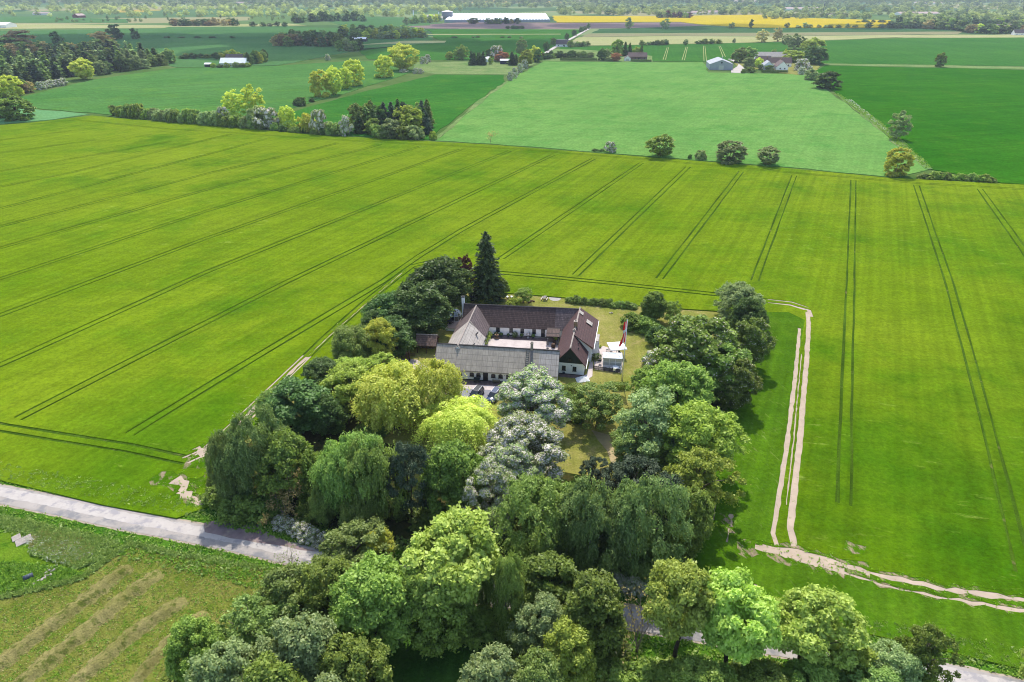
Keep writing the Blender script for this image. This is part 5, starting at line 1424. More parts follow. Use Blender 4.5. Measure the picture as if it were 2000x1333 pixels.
# ------------------------------------------- trees and shrubs of the farm
# (name, archetype, leaves, base x, base y, top y, width, label)
TREES = [
 # behind and left of the house
 ('spruce_tree', 'spruce', 'spruce', 953, 588, 455, 74, 'tall dark conical spruce behind the rear roof'),
 ('maple_tree', 'clumpy', 'dark', 862, 606, 478, 102, 'tall dark blue green maple left of the spruce'),
 ('plum_tree', 'airy', 'purple', 908, 580, 488, 34, 'purple leaved tree squeezed between the dark maple and the spruce'),
 ('young_tree', 'tall', 'deep', 976, 586, 534, 32, 'small green tree at the right foot of the spruce'),
 ('apple_tree', 'airy', 'mid', 1022, 592, 555, 36, 'gnarled open apple tree on the back lawn'),
 ('chestnut_tree', 'clumpy', 'dark', 822, 655, 538, 112, 'broad dark chestnut left of the glass dome'),
 ('chestnut_tree', 'clumpy', 'dark', 765, 652, 552, 78, 'dark chestnut at the field edge left of the broad one'),
 ('sycamore_tree', 'round', 'dark', 776, 692, 600, 84, 'dark sycamore just behind the log shelter posts'),
 ('sycamore_tree', 'round', 'dark', 735, 668, 596, 56, 'grey topped sycamore at the bend of the field track'),
 ('birch_tree', 'birch', 'birch', 690, 712, 612, 88, 'olive birch beside the yellow green tree at the field edge'),
 ('maple_tree', 'round', 'yellow', 742, 708, 606, 64, 'yellow green maple right of the olive birch'),
 ('hazel_tree', 'round', 'hazel', 690, 800, 688, 108, 'bright green hazel left of the yellow willow'),
 ('hazel_tree', 'airy', 'hazel', 742, 745, 680, 70, 'loose bright hazel above the yellow willow'),
 ('hazel_tree', 'round', 'hazel', 690, 758, 690, 70, 'small hazel below the olive birch'),
 ('oak_tree', 'round', 'dark', 640, 760, 688, 74, 'dark round oak beside the track, above the deep green one'),
 ('oak_tree', 'clumpy', 'dark', 596, 838, 722, 122, 'broad very dark oak at the left plot edge'),
 ('oak_tree', 'round', 'dark', 640, 850, 755, 70, 'dark oak right of the broad very dark one'),
 ('elder_bush', 'bush', 'olive', 540, 820, 748, 60, 'olive elder leaning over the track left of the dark oak'),
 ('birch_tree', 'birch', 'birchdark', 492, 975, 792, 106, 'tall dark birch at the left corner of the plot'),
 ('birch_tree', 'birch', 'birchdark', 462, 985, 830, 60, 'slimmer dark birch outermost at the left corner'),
 ('maple_tree', 'clumpy', 'deep', 576, 975, 818, 98, 'bright topped maple between the dark corner birch and the big birches'),
 ('dying_tree', 'bare', 'brown', 556, 1022, 905, 112, 'half bare grey limbed tree by the drive entrance'),
 ('birch_tree', 'birch', 'birch', 676, 1005, 832, 112, 'big weeping birch right of the bright topped maple'),
 ('birch_tree', 'birch', 'birch', 742, 1010, 826, 100, 'big weeping birch left of the dark pine'),
 ('birch_tree', 'birch', 'birch', 640, 1020, 935, 60, 'low birch in front of the big weeping birches'),
 ('birch_tree', 'birch', 'birch', 712, 1035, 945, 70, 'low drooping birch over the roadside, left of the pine trunks'),
 ('pine_tree', 'pine', 'pine', 806, 1018, 838, 88, 'dark pine between the big birches and the green lime'),
 ('lime_tree', 'round', 'deep', 884, 1010, 852, 112, 'broad green lime left of the lower blossom tree'),
 ('lime_tree', 'airy', 'mid', 930, 1000, 870, 70, 'lighter lime touching the lower blossom tree'),
 ('willow_tree', 'crackwillow', 'willow', 776, 836, 690, 128, 'golden green willow left of the weeping willow'),
 ('weeping_willow', 'crackwillow', 'willow', 856, 822, 684, 100, 'tall golden willow right of the other, over the gravel yard'),
 ('weeping_willow', 'hanging', 'willow', 898, 862, 774, 104, 'weeping willow with long hanging strands by the parked cars'),
 ('hawthorn_tree', 'may', 'grey', 1036, 832, 700, 128, 'large white blossoming tree in front of the front range'),
 ('hawthorn_tree', 'may', 'grey', 1018, 930, 790, 146, 'large white blossoming tree below the first one'),
 ('hawthorn_tree', 'may', 'grey', 1000, 985, 846, 116, 'white blossoming tree filling the gap between the second and the shaded lowest one'),
 ('hawthorn_tree', 'may', 'grey', 972, 1044, 892, 96, 'shaded white blossoming tree nearest the road'),
 ('birch_tree', 'birch', 'birch', 1056, 1075, 892, 136, 'olive weeping birch right of the lowest blossom tree'),
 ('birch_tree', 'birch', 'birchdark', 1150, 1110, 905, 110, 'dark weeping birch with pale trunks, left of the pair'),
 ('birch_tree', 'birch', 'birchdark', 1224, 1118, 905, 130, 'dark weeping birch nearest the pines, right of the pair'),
 ('pine_tree', 'pine', 'pine', 1228, 1000, 878, 100, 'dark pine rising behind the dark weeping birches'),
 ('pine_tree', 'pine', 'pine', 1290, 1060, 905, 104, 'dark pine at the right, beside the hornbeam hedge trees'),
 ('pine_tree', 'pine', 'pine', 1158, 950, 886, 50, 'small dark pine at the edge of the lower lawn'),
 ('pear_tree', 'airy', 'olive', 1166, 836, 738, 96, 'grey green pear tree casting shade on the lower lawn'),
 ('crab_apple_tree', 'airy', 'grey', 1262, 900, 732, 126, 'olive grey crab apple in the middle of the right garden'),
 ('crab_apple_tree', 'airy', 'olive', 1246, 925, 820, 90, 'low crab apple under the olive grey one'),
 ('hornbeam_tree', 'round', 'mid', 1322, 830, 680, 130, 'broad bright hornbeam right of the side lawn'),
 ('hornbeam_tree', 'round', 'mid', 1268, 790, 700, 70, 'small hornbeam beside the flagpole'),
 ('hornbeam_tree', 'round', 'hazel', 1346, 930, 768, 132, 'yellow green hornbeam on the right plot edge'),
 ('hornbeam_tree', 'airy', 'hazel', 1350, 1010, 850, 120, 'feathery yellow green hornbeam below the broad one'),
 ('hornbeam_tree', 'round', 'mid', 1338, 1080, 930, 90, 'lowest hornbeam of the right plot edge'),
 ('horse_chestnut', 'candle', 'deep', 1352, 748, 590, 156, 'huge flowering horse chestnut at the back right of the garden'),
 ('horse_chestnut', 'candle', 'deep', 1402, 780, 655, 112, 'flowering horse chestnut in front of the huge one'),
 ('horse_chestnut', 'candle', 'deep', 1456, 720, 608, 74, 'flowering horse chestnut outermost by the field'),
 ('horse_chestnut', 'candle', 'deep', 1428, 800, 690, 76, 'flowering horse chestnut that shades the field'),
 ('whitebeam_tree', 'round', 'grey', 1444, 632, 532, 76, 'grey green wind blown whitebeam at the far right corner'),
 ('whitebeam_tree', 'round', 'dark', 1450, 668, 570, 62, 'darker tree under the grey green whitebeam'),
 ('whitebeam_tree', 'airy', 'grey', 1414, 612, 544, 40, 'thin side tree left of the grey green whitebeam'),
 ('rowan_tree', 'tall', 'deep', 1273, 628, 560, 44, 'slim green rowan behind the flagpole'),
 ('rowan_tree', 'airy', 'mid', 1308, 634, 578, 38, 'slight green tree right of the slim rowan'),
 ('lilac_bush', 'bush', 'dark', 1290, 672, 628, 50, 'dark lilac bush in front of the huge chestnut'),
 ('lilac_bush', 'bush', 'deep', 1238, 640, 605, 48, 'green bush behind the flagpole, left of the rowan'),
 ('lilac_bush', 'bush', 'deep', 1262, 646, 612, 46, 'green bush under the slim rowan'),
 ('maybush', 'maybush', 'mid', 1285, 715, 680, 46, 'white flowering bush at the right end of the side lawn'),
 # across the road, foreground
 ('willow_bush', 'airy', 'olive', 700, 1120, 1004, 130, 'olive sallow beside the road right of the white spirea'),
 ('willow_bush', 'round', 'yellow', 748, 1105, 1022, 60, 'yellow green sallow peeping behind the olive one'),
 ('ash_tree', 'clumpyhi', 'lime', 890, 1210, 1004, 172, 'tall bright topped ash in the middle foreground'),
 ('ash_tree', 'round', 'mid', 850, 1250, 1060, 130, 'darker ash under the bright topped one'),
 ('birch_tree', 'birch', 'birch', 990, 1235, 1052, 66, 'slim birch by the brown clearing in the foreground'),
 ('birch_tree', 'birch', 'birch', 952, 1190, 1075, 44, 'young birch at the brown clearing'),
 ('birch_tree', 'airy', 'olive', 590, 1230, 1082, 140, 'olive birch group nearest the mown field'),
 ('alder_tree', 'round', 'mid', 742, 1268, 1090, 156, 'round green alder in the left foreground'),
 ('alder_tree', 'round', 'mid', 660, 1230, 1072, 120, 'green alder behind the olive birch group'),
 ('alder_tree', 'airy', 'olive', 510, 1300, 1165, 130, 'olive alder reaching over the mown field'),
 ('alder_tree', 'round', 'grey', 608, 1370, 1180, 150, 'grey green alder lower in the left foreground'),
 ('alder_tree', 'round', 'mid', 402, 1345, 1200, 96, 'bright green alder leftmost in the foreground'),
 ('alder_tree', 'round', 'grey', 470, 1410, 1235, 130, 'grey green alder at the bottom edge left'),
 ('alder_tree', 'clumpy', 'mid', 560, 1440, 1275, 140, 'green alder at the bottom edge, second from left'),
 ('alder_tree', 'round', 'mid', 700, 1380, 1215, 130, 'green alder above the shaded meadow'),
 ('alder_tree', 'clumpy', 'grey', 655, 1450, 1300, 120, 'low grey green alder at the bottom edge beside the shaded meadow'),
 ('birch_tree', 'twigs', 'olive', 566, 1115, 1058, 44, 'small grey birch sapling at the road edge'),
 ('beech_tree', 'clumpy', 'deep', 1072, 1205, 1068, 118, 'deep green beech by the road behind the dark one'),
 ('beech_tree', 'tall', 'deep', 1156, 1275, 1100, 118, 'tall dark green beech right of centre in the foreground'),
 ('alder_tree', 'round', 'grey', 1062, 1290, 1158, 100, 'grey green alder in front of the deep green beech'),
 ('alder_tree', 'tall', 'hazel', 1106, 1350, 1210, 92, 'light green alder in front of the dark beech'),
 ('alder_tree', 'round', 'grey', 962, 1410, 1248, 124, 'silvery alder at the bottom edge, left of two'),
 ('alder_tree', 'round', 'olive', 1050, 1420, 1262, 120, 'silvery alder at the bottom edge, right of two'),
 ('dead_tree', 'twigs', 'brown', 1242, 1276, 1140, 84, 'leafless brown tree beside the road'),
 ('dead_tree', 'twigs', 'brown', 1205, 1265, 1160, 50, 'leafless thin tree beside the dark beech'),
 ('maple_tree', 'clumpyhi', 'lime', 1316, 1290, 1085, 126, 'lime green roadside maple, leftmost of three'),
 ('maple_tree', 'clumpyhi', 'lime', 1412, 1320, 1122, 136, 'lime green roadside maple, middle of three'),
 ('maple_tree', 'clumpyhi', 'lime', 1556, 1320, 1146, 152, 'lime green roadside maple, rightmost of three'),
 ('rowan_tree', 'airy', 'deep', 1772, 1345, 1200, 92, 'spiky green tree at the right, over the road'),
 ('rowan_tree', 'round', 'grey', 1724, 1370, 1262, 90, 'grey green tree left of the spiky one'),
 ('maple_tree', 'clumpy', 'hazel', 1650, 1350, 1240, 90, 'low bright bushy maple right of the lime green three'),
 ('maple_tree', 'round', 'mid', 1480, 1390, 1290, 110, 'low green tree under the lime green maples'),
 ('maple_tree', 'round', 'mid', 1360, 1385, 1270, 120, 'green bushy tree at the bottom edge below the leftmost lime maple'),
 ('maple_tree', 'clumpy', 'mid', 1580, 1400, 1300, 130, 'green bushy tree at the bottom edge below the rightmost lime maple'),
 ('maple_tree', 'round', 'olive', 1690, 1405, 1300, 110, 'olive bushy tree at the bottom right edge'),
 ('maple_tree', 'clumpy', 'lime', 2020, 1345, 1240, 70, 'bright green tree cut by the right picture edge'),
]
for nm, ar, lf, bx, by, ty, w, lab in TREES:
    p, h, r = at_px(bx, by, ty, w)
    r *= 1.04
    h = max(h - (r * .35 if ar not in ('spruce', 'twigs') else 0), h * .75)
    cat = 'bush' if 'bush' in nm else 'tree'
    plant(nm, NEAR[ar], L[lf], p, h, r, lab, cat, lean=R(random.uniform(-2, 2)))

def shrubs(pts, lf, h, r, label, group, ar='bush', nm='garden_shrub', jit=0):
    for i, (x, y) in enumerate(pts):
        p = G(x + random.uniform(-jit, jit), y + random.uniform(-jit, jit) * .4)
        plant(nm, NEAR[ar], L[lf] if ar != 'x' else None, p, h * random.uniform(.75, 1.25), r * random.uniform(.8, 1.25), label if isinstance(label, str) else label[i], 'bush', group)
shrubs([(1112 + i * 9.5, 591 + i * .9 + random.uniform(-1, 1)) for i in range(14)], 'olive', 1.6, 1.0, 'low flowering shrub in the border between back lawn and barley', 'shrubs in the border behind the house', 'bush', jit=2)
shrubs([(862, 622), (868, 632), (1003, 600), (952, 592), (938, 596)], 'hazel', 2.0, 1.3, ['bright shrub at the corner of the raised terrace', 'small bright shrub in front of the raised terrace', 'bright young shrub behind the rear roof ridge', 'dark shrub at the foot of the spruce', 'shrub right of the tarred shed'], None)
shrubs([(1060, 858), (1105, 800), (1108, 790), (1100, 815), (1128, 822)], 'deep', 2.2, 1.6, ['round green shrub under the white blossom trees', 'green shrub left of the pear tree', 'leafy shrub at the left end of the clipped hedge', 'rounded shrub on the lawn left of the pear tree', 'low shrub at the foot of the pear tree'], None)
shrubs([(548 + i * 9, 1024 + i * 4.4) for i in range(6)] + [(588 + i * 9, 1044 + i * 4.2) for i in range(7)], 'deep', 1.5, 1.05, 'white flowering spirea in the hedge by the drive entrance', 'spirea hedge along the road', 'maybush', 'spirea_bush', jit=2)
shrubs([(1180 + i * 11, 1136 + i * 3.5) for i in range(7)], 'grey', 1.6, 1.2, 'white flowering spirea in the hedge under the dark birches', 'spirea hedge under the birches', 'maybush', 'spirea_bush', jit=2)
shrubs([(990, 1150), (1036, 1155)], 'mid', 1.4, .9, ['white flowering bush by the road behind the slim birch', 'white flowering bush left of the deep green beech'], None, 'maybush', 'spirea_bush')
US = [(470, 905), (450, 940), (442, 975), (478, 1002), (520, 1005), (620, 990), (600, 1015), (655, 985), (720, 1000), (780, 1000), (840, 1015), (905, 1030), (940, 1060), (1010, 1060), (1090, 1090), (1120, 1095), (1180, 1090), (1265, 1090), (1320, 1085), (1335, 1050), (1350, 980), (1365, 930), (1385, 880), (1400, 830), (1415, 790), (1440, 730), (1300, 870), (1310, 930), (1290, 980), (1240, 960), (560, 870), (520, 850), (660, 800), (650, 840), (730, 850), (690, 700), (720, 665), (780, 640), (760, 690), (800, 670), (850, 600), (890, 590), (1320, 690), (1380, 740), (1470, 680), (1425, 640)]
shrubs(US, 'deep', 3.0, 2.4, 'leafy undergrowth shrub between the tree trunks of the farm plot', 'undergrowth between the farm trees', jit=6, nm='undergrowth_shrub')
US2 = [(640, 1120), (660, 1150), (690, 1180), (780, 1150), (800, 1190), (930, 1230), (1010, 1250), (1110, 1240), (1190, 1280), (1290, 1340), (1330, 1345), (1400, 1355), (1440, 1360), (1500, 1355), (1540, 1360), (1620, 1365), (1650, 1375), (1700, 1350), (1760, 1370), (1800, 1375), (1260, 1345), (560, 1180), (520, 1210), (440, 1290), (420, 1370), (350, 1345), (1160, 1330), (1200, 1345)]
shrubs(US2, 'mid', 3.0, 2.3, 'leafy roadside shrub among the foreground trees', 'undergrowth among the foreground trees', jit=6, nm='roadside_shrub')

def clipped(name, a, b, wd, h, label, lf='deep', z=0):
    """Trimmed hedge: a boxy body of leaves on stems."""
    A, B = G(*a), G(*b); d = B - A; ln = d.length
    e = empty(name, A, math.atan2(d.y, d.x)); tag(e, label, 'hedge')
    rng = np.random.default_rng(int(ln * 100)); n = int(ln * (wd + 2 * h) * 110); f = Foliage()
    x = rng.uniform(0, ln, n); u = rng.uniform(-h, wd + h, n)
    y = np.clip(u, 0, wd) - wd / 2; zz = np.where(u < 0, h + u, np.where(u > wd, h - (u - wd), h))
    nr = np.stack([np.zeros(n), np.where(u < 0, -1, np.where(u > wd, 1, 0)), np.where((u >= 0) & (u <= wd), 1, .1)], 1)
    P = np.stack([x, y, zz], 1) + rng.normal(size=(n, 3)) * .07 + nr * (.12 * np.sin(x * 2.1 + u)[:, None])
    f.add(P, nr + rng.normal(size=(n, 3)) * .4, .11, .07, rng.random(n)); q_, V, M = f.quads(rng)
    link(bpy.data.objects.new('foliage', quad_mesh('hedge_foliage', q_, V, M, [L[lf]])), e)
    s = MB()
    for i in range(int(ln / .5)): s.tube([(i * .5 + .2, 0, -.05), (i * .5 + .25, .05, h * .8)], .03, 5)
    s.build('stems', bark, e)
clipped('clipped_hedge', (1092, 768), (1138, 764), 1.5, 1.5, 'clipped green hedge in front of the black gable')
clipped('clipped_hedge', (1200, 760), (1228, 758), 1.2, 1.1, 'short clipped hedge at the foot of the flagpole')
clipped('clipped_hedge', (1157, 706), (1172, 702), 1.0, 1.3, 'short dark hedge between the house and the patio', 'dark')

# ------------------------------------------------ fields' edges and beyond
def one(nm, ar, lf, bx, by, ty, w, label, cat='tree', group=None):
    p, h, r = at_px(bx, by, ty, w)
    h *= 1.07
    return plant(nm, NEAR[ar], L[lf] if lf else None, p, max(.8, h), max(.5, r), label, cat, group)

def row(nm, ar, lf, path, n, hh, ww, label, group, cat='tree', jx=3, jy=.6):
    """Things spread along a line measured in survey pixels; hh, ww are pixel height and width ranges."""
    sg = [math.dist(a, b) for a, b in zip(path, path[1:])]; tot = sum(sg)
    for i in range(n):
        s = tot * (i + .5) / n + random.uniform(-.3, .3) * tot / n; k = 0
        while k < len(sg) - 1 and s > sg[k]: s -= sg[k]; k += 1
        a, b = path[k], path[k + 1]; t = min(1, s / sg[k])
        x, y = a[0] + (b[0] - a[0]) * t + random.uniform(-jx, jx), a[1] + (b[1] - a[1]) * t + random.uniform(-jy, jy)
        l = lf if isinstance(lf, str) or lf is None else random.choice(lf); a_ = ar if isinstance(ar, str) else random.choice(ar)
        one(nm, a_, l, x, y, y - random.uniform(*hh), random.uniform(*ww), label, cat, group)

# single trees and bushes one can point at
for nm, ar, lf, bx, by, ty, w, lab in [
 ('oak_tree', 'mround', 'dark', 1611, 174, 138, 46, 'lone dark round oak at the corner of the light green field'),
 ('field_tree', 'mround', 'deep', 1834, 131, 103, 18, 'lone upright green tree on the far grass margin'),
 ('willow_tree', 'mairy', 'grey', 1750, 273, 217, 38, 'pale feathery willow on the right field boundary'),
 ('willow_tree', 'mpop', 'yellow', 1747, 343, 287, 48, 'yellow green willow at the lower right field corner'),
 ('leafless_tree', 'mbare', 'brown', 957, 281, 253, 26, 'small leafless tree on the barley edge'),
 ('hawthorn_bush', 'mmay', None, 1192, 298, 279, 20, 'small white blossoming bush on the barley edge'),
 ('sallow_bush', 'mpop', 'mid', 1287, 306, 262, 50, 'big green sallow with a yellow side on the barley edge'),
 ('sallow_bush', 'mbush', 'grey', 1368, 312, 296, 22, 'low grey bush between the two biggest sallows'),
 ('sallow_bush', 'mpop', 'grey', 1423, 318, 274, 56, 'wide grey green sallow on the barley edge'),
 ('sallow_bush', 'mpop', 'grey', 1497, 323, 286, 44, 'leaning grey green sallow rightmost on the barley edge'),
 ('sallow_bush', 'mbush', 'dark', 1347, 311, 303, 8, 'tiny dark bush left of the low grey bush'),
 ('poplar_tree', 'mpop', 'yellow', 626, 190, 136, 40, 'yellow green poplar left in the nearest poplar pair'),
 ('poplar_tree', 'mpop', 'yellow', 652, 186, 128, 36, 'yellow green poplar right in the nearest poplar pair'),
 ('poplar_tree', 'mpop', 'yellow', 692, 168, 115, 40, 'tall yellow green poplar in the second group'),
 ('poplar_tree', 'mpop', 'yellow', 676, 174, 130, 30, 'shorter yellow green poplar in the second group'),
 ('poplar_tree', 'mpop', 'yellow', 752, 152, 107, 40, 'yellow green poplar left of the tallest far one'),
 ('poplar_tree', 'mpop', 'yellow', 789, 138, 84, 56, 'tallest and widest of the far yellow green poplars'),
 ('willow_tree', 'mairy', 'yellow', 462, 232, 178, 50, 'golden leaning willow behind the long hedge, left of two'),
 ('willow_tree', 'mairy', 'yellow', 497, 228, 166, 46, 'golden upright willow behind the long hedge, right of two'),
 ('hawthorn_bush', 'mmay', None, 438, 245, 212, 20, 'narrow white blossoming bush standing up from the long hedge'),
 ('hawthorn_bush', 'mmay', None, 525, 252, 215, 44, 'broad white blossoming bush at the right part of the long hedge'),
 ('hawthorn_bush', 'mbush', 'grey', 505, 250, 214, 40, 'grey green bush behind the broad white one'),
 ('sallow_tree', 'mpop', 'yellow', 564, 251, 207, 32, 'yellow green upright sallow in the hedge line'),
 ('sallow_tree', 'mbush', 'yellow', 603, 258, 225, 34, 'low yellow green sallow right of the upright one'),
 ('hawthorn_bush', 'mmay', None, 627, 262, 219, 28, 'white blossoming bush left of the conifer grove'),
 ('sallow_bush', 'mbush', 'olive', 651, 263, 241, 30, 'low olive bush at the left foot of the conifer grove'),
 ('hawthorn_bush', 'mmay', None, 677, 264, 230, 26, 'silvery blossoming bush at the left corner of the conifer grove'),
 ('maple_tree', 'mround', 'hazel', 800, 264, 205, 58, 'bright yellow green tree inside the conifer grove'),
 ('sallow_bush', 'mround', 'grey', 765, 270, 232, 38, 'round grey green sallow at the front of the conifer grove'),
 ('sallow_bush', 'mround', 'mid', 728, 264, 230, 30, 'green sallow at the front left of the conifer grove'),
 ('sallow_bush', 'mbush', 'grey', 812, 272, 247, 36, 'grey green bush at the front right of the conifer grove'),
 ('sallow_bush', 'mbush', 'deep', 790, 272, 250, 30, 'dark bush between the two front sallows of the grove'),
 ('sallow_bush', 'mbush', 'olive', 742, 270, 246, 30, 'low olive bush at the grove front'),
 ('sallow_bush', 'mbush', 'hazel', 846, 273, 259, 14, 'tiny bright bush at the right end of the grove'),
 ('sallow_bush', 'mbush', 'dark', 586, 207, 192, 24, 'dark bush in the field below the nearest poplars'),
 ('sallow_bush', 'mbush', 'dark', 609, 200, 193, 10, 'tiny dark bush at the foot of the nearest poplars'),
 ('hawthorn_bush', 'mmay', None, 788, 142, 136, 15, 'white bush at the foot of the tallest poplar'),
 ('hawthorn_bush', 'mmay', None, 812, 144, 134, 12, 'white and dark bush left in the pair below the pasture'),
 ('hawthorn_bush', 'mmay', None, 822, 144, 135, 11, 'white and dark bush right in the pair below the pasture'),
 ('hawthorn_bush', 'mmay', None, 827, 125, 112, 12, 'white bush left in the pair above the pasture'),
 ('hawthorn_bush', 'mmay', None, 836, 122, 108, 12, 'white bush right in the pair above the pasture'),
 ('hawthorn_bush', 'mmay', None, 640, 118, 107, 11, 'single white bush in the dark field left of the poplars'),
 ('dark_tree', 'mround', 'deep', 36, 235, 188, 58, 'dark green round tree in the pale field at the left, the bigger one'),
 ('dark_tree', 'mround', 'deep', 2, 231, 190, 42, 'dark green tree cut by the left picture edge'),
 ('poplar_tree', 'mpop', 'yellow', 164, 156, 113, 46, 'bright yellow green tree against the dark plantation'),
 ('poplar_tree', 'mpop', 'yellow', 26, 188, 146, 40, 'bright yellow green tree at the left corner of the plantation'),
 ('poplar_tree', 'mpop', 'yellow', 2, 192, 150, 30, 'yellow green tree beside the left picture edge'),
 # house group in the middle
 ('garden_tree', 'mround', 'dark', 1175, 119, 95, 18, 'dark round tree beside the clipped hedge of the brick cottage'),
 ('garden_tree', 'mround', 'mid', 1204, 110, 76, 24, 'tall green tree behind the brick cottage, leftmost'),
 ('garden_tree', 'mspruce', 'dark', 1220, 110, 84, 13, 'narrow conifer left of its twin behind the brick cottage'),
 ('garden_tree', 'mspruce', 'dark', 1229, 110, 86, 13, 'narrow conifer right of its twin behind the brick cottage'),
 ('garden_tree', 'mround', 'hazel', 1243, 108, 92, 15, 'light green tree close behind the brick chimney'),
 ('garden_tree', 'mspruce', 'deep', 1252, 108, 88, 11, 'slim green conifer at the right gable of the brick cottage'),
 ('garden_tree', 'mround', 'copper', 1203, 120, 103, 20, 'orange leaved tree left of the brick cottage'),
 ('garden_tree', 'mbush', 'grey', 1190, 120, 112, 16, 'grey bush left of the orange leaved tree'),
 ('garden_tree', 'mairy', 'grey', 1186, 112, 95, 18, 'thin pale tree behind the dark round tree'),
 ('lane_tree', 'mround', 'dark', 1067, 100, 82, 12, 'dark oval tree beside the lane, nearest the house roofs'),
 ('lane_tree', 'mround', 'deep', 1081, 88, 74, 13, 'round green tree beside the lane behind the small cottage'),
 ('lane_tree', 'mround', 'dark', 1107, 79, 65, 9, 'dark upright tree beside the lane, third along'),
 ('lane_tree', 'mround', 'dark', 1121, 70, 58, 11, 'dark round tree beside the lane, fourth along'),
 ('lane_tree', 'fround', 'dark', 1135, 63, 53, 10, 'dark tree near the far end of the lane'),
 ('lane_tree', 'fround', 'dark', 1142, 60, 52, 8, 'small dark tree near the far end of the lane'),
 ('lane_tree', 'fround', 'dark', 1149, 57, 47, 8, 'last dark tree at the far end of the lane'),
 ('garden_tree', 'mround', 'olive', 1114, 93, 79, 14, 'olive tree at the right gable of the small lane cottage'),
 # group left of the middle
 ('garden_tree', 'mround', 'hazel', 878, 117, 100, 14, 'bright green small tree leftmost of the sheltered group'),
 ('garden_tree', 'mairy', 'mid', 903, 117, 88, 26, 'pale feathery tree behind the dark conifer block'),
 ('garden_tree', 'mround', 'mid', 895, 117, 95, 18, 'green tree left of the dark conifer block'),
 ('garden_tree', 'mround', 'dark', 955, 119, 95, 14, 'dark round tree left of the dark blossoming one'),
 ('garden_tree', 'mmay', None, 971, 119, 92, 24, 'dark tree topped with pale blossom beside the copper beech'),
 ('copper_beech', 'mround', 'copper', 981, 121, 101, 25, 'copper coloured beech among the sheltered houses'),
 ('garden_tree', 'mspruce', 'dark', 1000, 128, 103, 20, 'dark conifer right of the copper beech'),
 ('garden_tree', 'mspruce', 'dark', 1008, 127, 108, 16, 'second dark conifer right of the copper beech'),
 ('garden_tree', 'mairy', 'grey', 1018, 112, 75, 24, 'tall pale bare looking tree behind the yellow green ones'),
 ('garden_tree', 'mround', 'hazel', 1028, 131, 96, 26, 'yellow green tree at the head of the light field'),
 ('garden_tree', 'mround', 'yellow', 1044, 121, 90, 22, 'yellow tree right of the one at the head of the light field'),
 ('garden_tree', 'mround', 'dark', 1050, 122, 95, 16, 'dark tree at the right end of the yellow green ones'),
 ('garden_tree', 'mround', 'hazel', 958, 126, 111, 9, 'small bright tree in front of the white shed'),
 # white farm on the right
 ('garden_tree', 'mround', 'olive', 1444, 123, 92, 28, 'dense olive tree left of the white farm, left half'),
 ('garden_tree', 'mround', 'olive', 1462, 122, 92, 26, 'dense olive tree left of the white farm, right half'),
 ('garden_tree', 'mround', 'grey', 1461, 137, 111, 24, 'grey green tree in front of the dense olive pair'),
 ('garden_tree', 'mround', 'yellow', 1480, 132, 113, 17, 'yellowish tree left of the white wing'),
 ('garden_tree', 'mround', 'deep', 1466, 143, 131, 20, 'green garden bush nearest the barn drive'),
 ('garden_tree', 'mbush', 'deep', 1451, 144, 136, 8, 'little dark bush beside the barn drive'),
 ('garden_tree', 'mround', 'dark', 1486, 137, 126, 12, 'dark garden tree before the white wing'),
 ('garden_tree', 'mround', 'deep', 1501, 138, 127, 18, 'green garden tree before the middle of the white wing'),
 ('garden_tree', 'mround', 'olive', 1510, 116, 96, 13, 'narrow tree between the two rear roofs of the white farm'),
 ('garden_tree', 'mspruce', 'yellow', 1533, 111, 97, 10, 'golden conifer behind the white farm'),
 ('garden_tree', 'mround', 'hazel', 1548, 122, 98, 42, 'big yellow green tree right behind the white gable'),
 ('garden_tree', 'mmay', None, 1564, 138, 117, 32, 'pale blossoming tree right of the white gable'),
 ('garden_tree', 'mmay', None, 1565, 146, 133, 18, 'round white flowering bush below the blossoming tree'),
 ('garden_tree', 'mround', 'grey', 1583, 157, 135, 24, 'grey green tree between the white bush and the lone oak'),
 ('garden_tree', 'mround', 'dark', 1589, 126, 88, 42, 'large dark tree at the right of the white farm'),
 ('garden_tree', 'mround', 'hazel', 1584, 108, 74, 42, 'large yellow green tree behind the large dark one'),
 ('garden_tree', 'mairy', 'grey', 1550, 97, 66, 30, 'tall grey green tree behind the farm, middle of the far row'),
 ('garden_tree', 'mairy', 'grey', 1535, 88, 68, 20, 'grey green tree behind the farm, left in the far row'),
 ('garden_tree', 'mairy', 'olive', 1564, 97, 72, 22, 'olive tree behind the farm, right in the far row'),
 ('field_tree', 'mairy', 'pale', 1487, 83, 59, 26, 'leaning pale tree on the edge of the pale crop'),
 ('field_tree', 'mairy', 'pale', 1518, 82, 54, 20, 'upright pale tree on the edge of the pale crop'),
 ('field_tree', 'fround', 'dark', 1339, 89, 78, 9, 'small dark tree alone on the pale crop edge'),
 ('field_tree', 'fround', 'dark', 1433, 84, 76, 6, 'tiny upright tree alone on the pale crop edge'),
 ('field_tree', 'fround', 'grey', 1228, 57, 37, 14, 'pale round tree on the ploughland edge, left of two'),
 ('field_tree', 'fround', 'grey', 1299, 57, 38, 17, 'pale round tree on the ploughland edge, right of two'),
 ('field_tree', 'fround', 'olive', 1428, 56, 45, 12, 'small round tree in front of the yellow field'),
 ('field_tree', 'fround', 'dark', 1466, 56, 40, 8, 'upright dark tree in front of the yellow field'),
 ('field_tree', 'fround', 'dark', 227, 78, 50, 26, 'big round hazy tree above the plantation end'),
 ('field_tree', 'fround', 'dark', 266, 77, 57, 16, 'dark upright tree alone in the shaded field'),
 ('field_tree', 'fround', 'brown', 205, 98, 66, 44, 'broad brownish tree behind the plantation'),
 ('field_tree', 'fround', 'brown', 40, 96, 62, 54, 'broad brownish tree at the back left of the plantation'),
